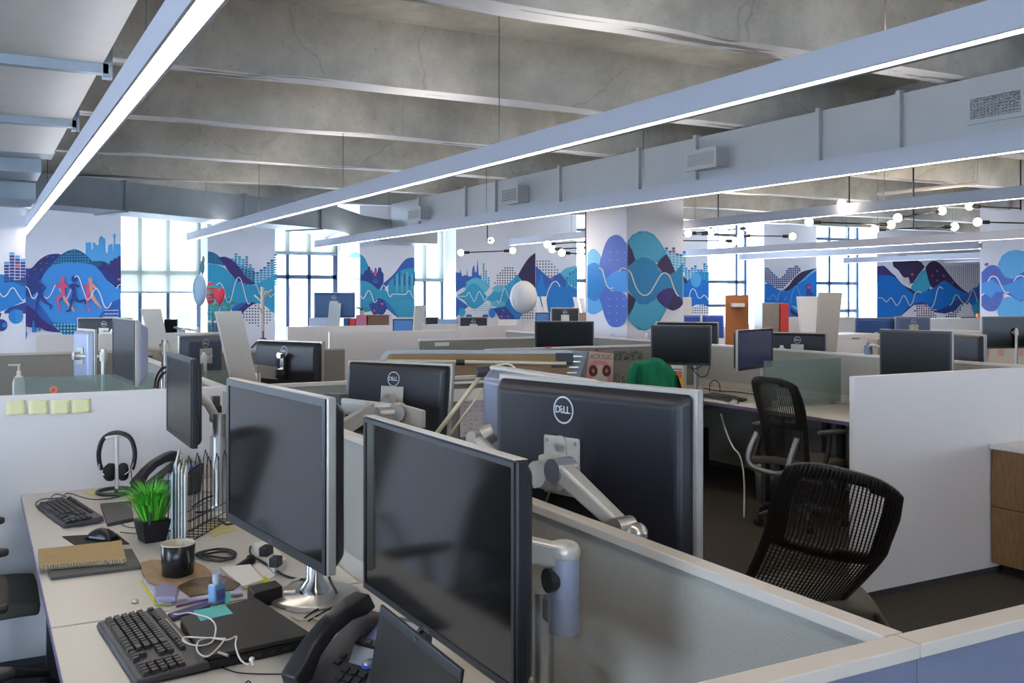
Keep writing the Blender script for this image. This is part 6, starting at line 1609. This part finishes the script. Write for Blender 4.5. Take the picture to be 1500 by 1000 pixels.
# pinned things on the cross divider at Y = 7.43
YP = 7.4285
def pinned(name, label, cat, px, m_, parent=None, dy=0, th=.0012):
    q = [at(x, y, Y=YP-dy) for x, y in px]
    mb = MB(); mb.hull(q, [p - Vector((0,th,0)) for p in q])
    o = mb.build(name, m_, parent, origin=q[0] if parent is None else None)
    if parent is None: tag(o, label, cat)
    return o
o1 = pinned('poster', 'pink poster with two brown portraits pinned beside the green jacket', 'poster', [(858,560),(863,514),(899,518),(897,562)], mat('poster_pink', '#c7b0a8', rough=.7))
def on_poster(name, px, m_, dy):
    q = [at(x, y, Y=YP-dy) for x, y in px]; org = q[0]
    mb = MB(Matrix.Translation(o1.location).inverted()); mb.hull(q, [p - Vector((0,.0006,0)) for p in q]); return mb.build(name, m_, o1)
on_poster('pink_field', [(859,558),(863,533),(872,528),(885,528),(896,536),(895,561)], mat('poster_rose', '#d08a92', rough=.7), .0016)
on_poster('white_arch', [(866,560),(870,537),(878,533),(888,537),(890,560)], mat('poster_cream', '#cdbfb4', rough=.7), .0026)
for i, cx_ in enumerate((869, 888.5)):
    on_poster('portrait', [(cx_+6.5*cos(a_), 543+8.5*sin(a_)) for a_ in [2*pi*k/14 for k in range(14)]], mat('portrait_brown', '#6b3f2e', rough=.7, c2='#3a241d', vscale=60), .0036+.0002*i)
    on_poster('portrait_face', [(cx_+2.2*cos(a_), 543+3.4*sin(a_)) for a_ in [2*pi*k/10 for k in range(10)]], mat('portrait_face', '#a97d66', rough=.7), .0046+.0002*i)
tm = MB(Matrix.Translation(o1.location).inverted()); pc_ = at(880.5, 522.5, Y=YP-.003)
add_text(tm, 'ACRYLIC', .058, Matrix.Translation(pc_) @ Matrix.Rotation(R(4), 4, 'Y') @ Matrix.Rotation(R(90), 4, 'X'), .0004); tm.build('lettering', mat('poster_letters', '#8c7670', rough=.7), o1)
def pin(lb, px, py): o = MB().ball((0,0,0), .014, n=10, sc=(1,.6,1)).build('push_pin', mat('pin_red', '#d0405a', rough=.3)); o.location = at(px, py, Y=YP-.008); tag(o, lb, 'pin', 'red pins on the divider')
pin('red pin holding the poster', 875, 512); pin('red pin right of the poster above the jacket', 918, 515)
pinned('photo_print', 'small black and white photo pinned right of the poster', 'photo', [(899,514),(899,528),(941,526),(941,514)], mat('photo_bw', '#7e857c', rough=.6, c2='#262b28', vscale=35))
pinned('photo_print', 'small floral print low between poster and jacket', 'photo', [(900,545),(901,562),(916,562),(916,546)], mat('photo_floral', '#a59f94', rough=.7, c2='#4a4640', vscale=50))
o = MB().box(-.03,.03,-.004,0,-.006,.006).build('ribbon_clip', mat('pin_red', '#d0405a'), origin=None); o.location = at(803, 508.5, Y=7.43); tag(o, 'tiny pink clip on the divider cap left of the poster', 'clip')
# carton at the green jacket
c = at(994, 566, z=DZ); c = Vector((5.50, 6.98, DZ))
t = thing('carton', 'white, yellow and orange carton right of the green jacket', 'carton', c, R(20))
MB().box(-.03,.03,-.06,.06,0,.25).build('box_body', mat('carton_white', '#d3cfc4', rough=.6), t)
MB().box(-.031,-.0302,-.06,.06,.02,.13).build('yellow_band', mat('carton_yellow', '#e0a82a', rough=.6), t); MB().box(-.032,-.0312,-.05,.05,.12,.18).build('orange_band', mat('carton_orange', '#cf6a38', rough=.6), t); MB().box(-.032,-.0312,-.05,.05,.19,.2).build('blue_line', PM['bl'], t)
# second bench desk things
k3 = keyboard('grey keyboard on the desk below the black monitor with hanging cables', 5.38, 6.25, R(-5)); k3['group'] = 'black desktop keyboards'
c = at(1068, 592, z=DZ); t = thing('mouse', 'pale mouse on the second bench desk near the mesh chair', 'mouse', (c.x+.05, c.y, DZ), R(40))
MB().grid(lambda u, v: Vector(((u-.5)*.11, (v-.5)*.062, .002 + .034*max(0, (1-(2*u-1)**2))**.6*max(0, (1-(2*v-1)**2))**.45)), 12, 10).build('mouse_body', m_alu, t, solid=.001); MB().box(-.03,.02,-.032,.032,.001,.01).build('mouse_base', m_blk, t)
for lb, pts_ in (('black cable loop hanging beneath the black monitor above the jacket', [(1012,534),(1018,545),(1027,552),(1036,548),(1040,534)]), ('shorter cable loop beneath the same black monitor', [(1007,533),(1012,539),(1020,540),(1030,534)]),
                 ('thin wire loop standing on the second bench desk', [(1040,574),(1040,562),(1046,557),(1053,561),(1055,574)])):
    cord(lb, [at(x, y, d=8.45) for x, y in pts_], .004)
cord('dark cable lying along the back of the second bench desk', [at(x, y, z=DZ+.008) for x, y in ((1030,568),(1050,572),(1080,574),(1108,578))], .005)
cord('pale cable hanging under the second bench desk to the floor', [at(1056,606,d=7.4), at(1063,630,d=7.4), at(1074,655,d=7.3), at(1084,668,d=7.2), at(1090,700,d=7.1), Vector((at(1090,700,d=7.0).x, at(1090,700,d=7.0).y, .008))], .008, m_alu)
t = thing('paper_tray', 'low black paper tray on the desk beside the white end panel', 'tray', (5.55, 4.78, DZ), R(5))
MB().box(-.12,.12,-.16,.16,0,.008).build('tray_base', m_blk, t); MB().box(-.12,-.112,-.16,.16,0,.07).box(.112,.12,-.16,.16,0,.07).build('tray_side', m_blk, t); MB().box(-.1,.1,-.14,.14,.009,.02).build('paper_insert', m_paper, t)
for x_, y_, lb in ((5.5, 6.9, 'dark computer tower under the second bench desk'), ):
    t = thing('computer_tower', lb, 'computer', (x_, y_, 0)); MB().box(-.2,.2,-.09,.09,.01,.42).build('case', m_blk, t, bevel=.005); MB().box(-.204,-.2005,-.08,.08,.03,.4).build('front_panel', m_dk, t)
t = thing('pedestal_bin', 'cylindrical grey waste bin under the second bench desk', 'bin', (5.42, 5.75, 0)); MB().lathe([(0,0),(.1,0),(.125,.34),(.12,.34),(.097,.01),(0,.01)], n=24).build('bin_body', m_alu, t); MB().lathe([(.12,.335),(.128,.34),(.128,.348),(.12,.348)], n=24).build('rim', m_dk, t)
# webcam-like clip on cap and papers
o = MB().cyl((0,0,0),(0,0,.07), .03, n=14).cyl((0,0,.07),(0,0,.095), .02, .008, n=12).build('clip_lamp', mat('bluegrey', '#6f7d8c', rough=.4, metal=.3)); o.location = (6.06, at(1272,515,X=6.06).y, T2); tag(o, 'small blue-grey clamp on the second bench divider', 'clamp')
cord('curved pale arm from the clamp toward the right black monitor', [(6.06, o.location.y, T2+.05), (6.0, o.location.y-.1, T2+.08), (5.9, o.location.y-.3, T2+.05), (5.83, o.location.y-.42, T2+.0)], .012, m_alu, name='support_arm', cat='arm')
# plants
def leafy(label, cx, cy, z, n, h, spread, pot=None, seed=1, c='#5f9a3a', name='potted_plant', wl=.02):
    t = thing(name, label, 'plant', (cx, cy, z)); random.seed(seed)
    if pot: MB().lathe([(0,0),(pot*.8,0),(pot,pot*1.6),(pot*.9,pot*1.6),(pot*.7,.01),(0,.01)], n=18).build('pot', m_white, t)
    z0 = pot*1.5 if pot else 0
    mb = MB(); st = MB()
    for k in range(n):
        a_ = random.uniform(0, 2*pi); hh = h*random.uniform(.6,1); s_ = spread*random.uniform(.5,1)
        d_ = Vector((cos(a_), sin(a_), 0)); w = Vector((-sin(a_), cos(a_), 0))*wl
        p0 = Vector((0,0,z0)); p1 = p0 + d_*s_*.4 + Vector((0,0,hh*.8)); p2 = p0 + d_*s_*.8 + Vector((0,0,hh)); p3 = p0 + d_*s_*1.15 + Vector((0,0,hh*.85))
        st.tube([p0, p1], .0025, n=4)
        mb.add([p1, p2+w, p3, p2-w], [(0,1,2,3)])
    st.build('stem', mat('stem_green', '#4b7a34', rough=.6), t); mb.build('leaves', mat('leaf'+c, c, rough=.5), t)
    return t
c = at(1468, 512, X=10.93); leafy('small bright green plant on the third bench under the wide black monitor', c.x, c.y, 1.152, 40, .17, .17, None, 3, '#8fb45a', wl=.022)
c = at(531, 464, d=14.2); 
# boxes by the standing desk
def cube(name, label, cat, px0, py0, px1, py1, d, dep, m_, z0=None):
    a, b = at(px0, py1, d=d), at(px1, py0, d=d)
    zl = a.z if z0 is None else z0
    t = MB(Matrix.Translation((0,0,0)));
    fwd = Vector((SN, CN, 0))*dep
    A_ = [Vector((a.x,a.y,zl)), Vector((b.x,b.y,zl)), Vector((b.x,b.y,b.z)), Vector((a.x,a.y,b.z))]
    t.hull(A_, [p+fwd for p in A_])
    return tag(t.build(name, m_, origin=A_[0], bevel=.003), label, cat)
cube('storage_box', 'oak-coloured cupboard behind the white panels left of the leaning slab', 'cupboard', 538.5,461.5,570,485, 14.5, .4, wood_mat('walnut_veneer', '#77553f', '#5c4030'), z0=.742)
cube('storage_box', 'pink box with a white sheet beside the standing desk monitor', 'box', 521.5,461.5,536.5,480, 14.5, .3, mat('box_pink', '#c87a96', rough=.6), z0=.742)
cube('binder', 'red binder right of the standing desk monitor', 'binder', 511.5,466.5,520.5,480, 14.5, .25, mat('binder_red', '#c8303f', rough=.5), z0=.742)
cube('binder', 'blue-grey binder beside the red one', 'binder', 503,466,510.5,480, 14.5, .25, mat('binder_blue', '#3b557a', rough=.5), z0=.742)
c = at(530,461.5,d=14.5); leafy('small dark green plant on the pink box', c.x, c.y, c.z+.003, 26, .06, .10, .04, 6, '#2f6a55', wl=.02)
cube('printer', 'white desktop printer under the standing desk monitor', 'printer', 453,465.5,485,482, 14.5, .4, mat('printer_white', '#b9c6dc', rough=.5), z0=.742)
cube('printer', 'pale printer tray box by the window behind the leaning slab', 'printer', 246,480.5,262,492, 14.3, .3, mat('printer_grey', '#9aa6b5', rough=.5), z0=.742)
cube('cork_board', 'orange-brown board with small white shelf at the window', 'board', 1063,432,1096.5,477, 14.8, .06, mat('cork_orange', '#a0643c', rough=.8, var=.1), z0=0)
cube('shelf_ledge', 'small white ledge on the orange-brown board', 'ledge', 1074,444,1091,449.5, 14.62, .18, m_white)
cube('locker', 'grey-wood cupboard beside the bird mural', 'cupboard', 1117,443.5,1141.5,486, 14.5, .5, wood_mat('grey_wood', '#8d837c', '#7a706a'), z0=0)
cube('locker', 'red-fronted cupboard end next to the grey-wood cupboard', 'cupboard', 1143,444,1155.5,486, 14.5, .5, mat('locker_red', '#c03a38', rough=.5), z0=0)
cube('storage_box', 'small beige box at right behind the blue-backed monitor', 'box', 1286,497,1292,512, 9.3, .3, mat('beige_box', '#b09880', rough=.6), z0=0)
ctz = at(1362, 467, Y=13.0).z
pp = at(1408, 470, Y=13.1); pq = at(1430, 470, Y=13.1)
tag(MB().cyl((pp.x, 13.1, ctz+.012), (pq.x, 13.1, ctz+.012), .011, n=8).build('pen', m_blk, origin=(pp.x, 13.1, ctz)), 'thin dark bar lying along the white counter', 'pen')
pp = at(1433, 470, Y=13.1)
tag(MB().box(pp.x-.04, pp.x+.05, 13.06, 13.14, ctz+.001, ctz+.09).build('tape_dispenser', mat('orange_small', '#d98038', rough=.5), origin=(pp.x, 13.1, ctz), bevel=.02), 'tiny orange dispenser on the white counter', 'dispenser')
cube('storage_box', 'brown box right of the far black logo monitor', 'box', 849,458,859.5,473, 14.6, .2, mat('brown_box', '#8b7468', rough=.7), z0=.742)
cube('low_cabinet', 'white low cabinet behind the panels under the balloon', 'cabinet', 730,468.5,757,483, 15.0, .4, m_white, z0=0)
for i, (x0, lb) in enumerate(((1441,'pink note left of the potted plant'),(1462,'pink note behind the potted plant'),(1490,'pink note at the picture edge'))):
    q = [at(x_, y_, X=10.898) for x_, y_ in ((x0,521),(x0+8,521),(x0+8,509),(x0,509))]; tag(MB().hull(q, [p-Vector((.002,0,0)) for p in q]).build('sticky_note', mat('pink_note', '#b78f96', rough=.8), origin=q[0]), lb, 'sticky note')
# leaning slabs
def slab_up(label, tl, tr, br, bl, d, zbot=None, m_=None, dep=.035):
    q = [at(*p, d=d) for p in (tl, tr, br, bl)]
    if zbot is not None:
        for a_, b_ in ((3,0),(2,1)):
            dd = (q[a_]-q[b_]); k = (zbot-q[b_].z)/dd.z; q[a_] = q[b_]+dd*k
    f_ = Vector((SN, CN, 0))*dep - Vector((CN,-SN,0))*dep*.6
    o = MB().hull(q, [p+f_ for p in q]).build('leaning_slab', m_ or mat('slab_grey', '#a9a49c', rough=.5), origin=q[3], bevel=.003)
    return tag(o, label, 'panel', 'slanting grey slabs at the desks')
slab_up('slanting grey slab behind the grey-rimmed monitor, under the heart balloon', (316,456),(354,455.5),(377,558),(337,549), 6.0, .76)
slab_up('slanting grey slab between the rounded silver monitor and the hazy one', (207,452),(236,452),(250,521),(222,514), 8.0, .76)
slab_up('slanting grey slab right of the tilted blue screen', (609,447),(624,447),(618,485),(606,485), 12.3, .76)
slab_up('white leaning board left of the beige board at the bird mural', (1170,434),(1201,434),(1199,465),(1173,465), 12.2, .6, m_white)
slab_up('tall beige leaning board in front of the right gridded window', (1202,428),(1234,428.5),(1228.5,485),(1199,485), 11.2, .6, mat('slab_beige', '#a89f96', rough=.5))
for i, (a_, b_, c__, d__) in enumerate((((786,434),(790,434),(796,457),(789,457)), ((793,434),(800,434),(803,456.5),(798,457)), ((840,435),(846,435),(851,457),(845,457)), ((849,435.5),(856,436),(858,458),(853,458)))):
    slab_up(['leftmost of four narrow slabs beside the white balloon','second of four narrow slabs beside the white balloon','third narrow slab, just left of the middle column','narrow slab touching the middle column edge'][i], a_, b_, c__, d__, 14.9, 1.1, m_white, dep=.02)
slab_up('white board right of the middle column below the small mural', (1001,435),(1013,435),(1014,462),(1001,462), 13.0, .6, m_white)

# balloons, coat stand, plants
def balloon(label, px, py, w, h, d, m_, name='balloon', heart=False, string=True):
    c = at(px, py, d=d); t = thing(name, label, 'balloon', (c.x, c.y, c.z), -YAW)
    rx, rz = w*d/F/2, h*d/F/2
    if not heart:
        MB().ball((0,0,0), 1, n=24, sc=(rx, rx*.75, rz)).build('skin', m_, t); MB().cyl((0,0,-rz-.02),(0,0,-rz+.005), .012, .004, n=8).build('knot', m_, t)
    else:
        def Hh(u, v):
            a_ = 2*pi*u; r_ = math.sin(pi*v/2)
            x_ = 16*math.sin(a_)**3/17; z_ = (13*cos(a_)-5*cos(2*a_)-2*cos(3*a_)-cos(4*a_))/15
            return Vector((x_*rx*r_, 0, z_*rz*r_))
        mb = MB()
        mb.grid(lambda u, v: Hh(u, v)+Vector((0,-rx*.45*math.cos(pi*v/2)**.7,0)), 36, 10); mb.grid(lambda u, v: Hh(u, v)+Vector((0,rx*.45*math.cos(pi*v/2)**.7,0)), 36, 10)
        mb.build('skin', m_, t)
    if string: mb = MB(); mb.tube([(0,0,-rz),(0.01,0,-rz-.4),(0,0.02,-c.z+.76)], .0025, n=4); mb.build('string', m_white, t)
    return t
foil = lambda n, c: mat(n, c, rough=.4, metal=.1)
balloon('large pale blue foil balloon by the left window', 292.5, 425, 20, 46, 13.2, foil('foil_blue', '#93b3cb'))
balloon('shiny red heart balloon right of the pale blue one', 321.5, 434, 18, 32, 13.2, foil('foil_red', '#c32c48'), heart=True)
balloon('multicoloured striped balloon between the blue and red balloons', 308.5, 430, 14, 36, 13.5, mat('foil_stripe', '#b8325a', rough=.25, c2='#4a9a78', vscale=5, stretch=(.2,.2,3), ramp=(.45,.5)))
balloon('teal candle-shaped balloon rising above the pale blue one', 296.5, 391, 6, 20, 13.3, foil('foil_teal', '#2c7f8d'), string=False)
c = at(298, 380, d=13.3); o = MB().ball((0,0,0), 1, n=10, sc=(.018,.018,.05)).build('balloon', foil('foil_gold', '#8a8568'), origin=None); o.location = c; tag(o, 'small golden flame balloon at the very top of the cluster', 'balloon')
balloon('large white round balloon floating before the halftone mural', 767, 435, 40, 48, 13.6, mat('balloon_white', '#c2c2c6', rough=.5))
c = at(384.5, 500, d=11.8)
cs = thing('coat_stand', 'wooden coat stand with a dark coat hanger in front of the mural', 'coat stand', (c.x, c.y, 0))
wd_ = mat('birch', '#b8a99c', rough=.6)
MB().cyl((0,0,.03),(0,0,1.69), .022, n=12).build('pole', wd_, cs)
for k in range(4): a_ = pi/4+pi/2*k; MB().tube([(0,0,.2),(cos(a_)*.14,sin(a_)*.14,.1),(cos(a_)*.24,sin(a_)*.24,.015)], .014, n=8).build('foot', wd_, cs)
for k, z_ in enumerate((1.6,1.55,1.42,1.62)): a_ = k*1.9+.3; MB().tube([(0,0,z_-.05),(cos(a_)*.12,sin(a_)*.12,z_+.04)], .01, n=8).build('peg', wd_, cs)
hg = MB(); hg.tube([(.0,-.03,1.16),(.0,-.03,1.07)], .008, n=6).tube(catmull([(-.14*CN,-.03+.14*SN,.96),(-.05*CN,-.03+.05*SN,1.05),(0,-.03,1.07),(.05*CN,-.03-.05*SN,1.05),(.14*CN,-.03-.14*SN,.96)], 4), .012, n=8).cyl((0,-.03,1.07),(0,-.03,.3), .02, n=8)
o = hg.build('coat_hanger', mat('hanger_navy', '#2b3d5c', rough=.6)); o.location = (c.x, c.y, 0); tag(o, 'dark navy hanger bar on the front of the coat stand', 'hanger')
def tall_plant(lb, px, pyt, pyb, d, seed):
    c = at(px, pyb, d=d); top = at(px, pyt, d=d); t = thing('tall_plant', lb, 'plant', (c.x, c.y, 0)); random.seed(seed)
    MB().lathe([(0,0),(.12,0),(.15,.3),(.13,.3),(.11,.02),(0,.02)], n=18).build('pot', m_white, t)
    MB().tube([(0,0,.1),(.02,0,.8),(0,.02,top.z-.1)], .008, n=6).build('stem', MATS['stem_green'], t)
    mb = MB()
    for k in range(90):
        z_ = random.uniform(.6, top.z); a_ = random.uniform(0,2*pi); r_ = random.uniform(.03,.16); d_ = Vector((cos(a_),sin(a_),0)); w = Vector((-sin(a_),cos(a_),0))*.018
        p0 = Vector((0,0,z_)); mb.add([p0+d_*r_*.3, p0+d_*r_*.8+w+Vector((0,0,.03)), p0+d_*r_*1.4+Vector((0,0,.0)), p0+d_*r_*.8-w+Vector((0,0,.03))], [(0,1,2,3)])
    mb.build('leaves', mat('leaf_teal', '#2f8a6a', rough=.5), t)
tall_plant('leafy plant hanging below the balloons at the pier', 312, 447, 500, 13.0, 2)
tall_plant('thin leafy plant right of the red heart balloon', 335, 437, 500, 13.4, 4)
o = MB().tube([(.0,0,0),(.02,0,.03),(.045,0,.03),(.06,0,0)], .003, n=5).build('spectacles', m_white, origin=None)
o.location = at(893, 487, X=6.06); o.location.z = T2+.003; tag(o, 'thin white wire frame on the divider by the middle column', 'ornament')
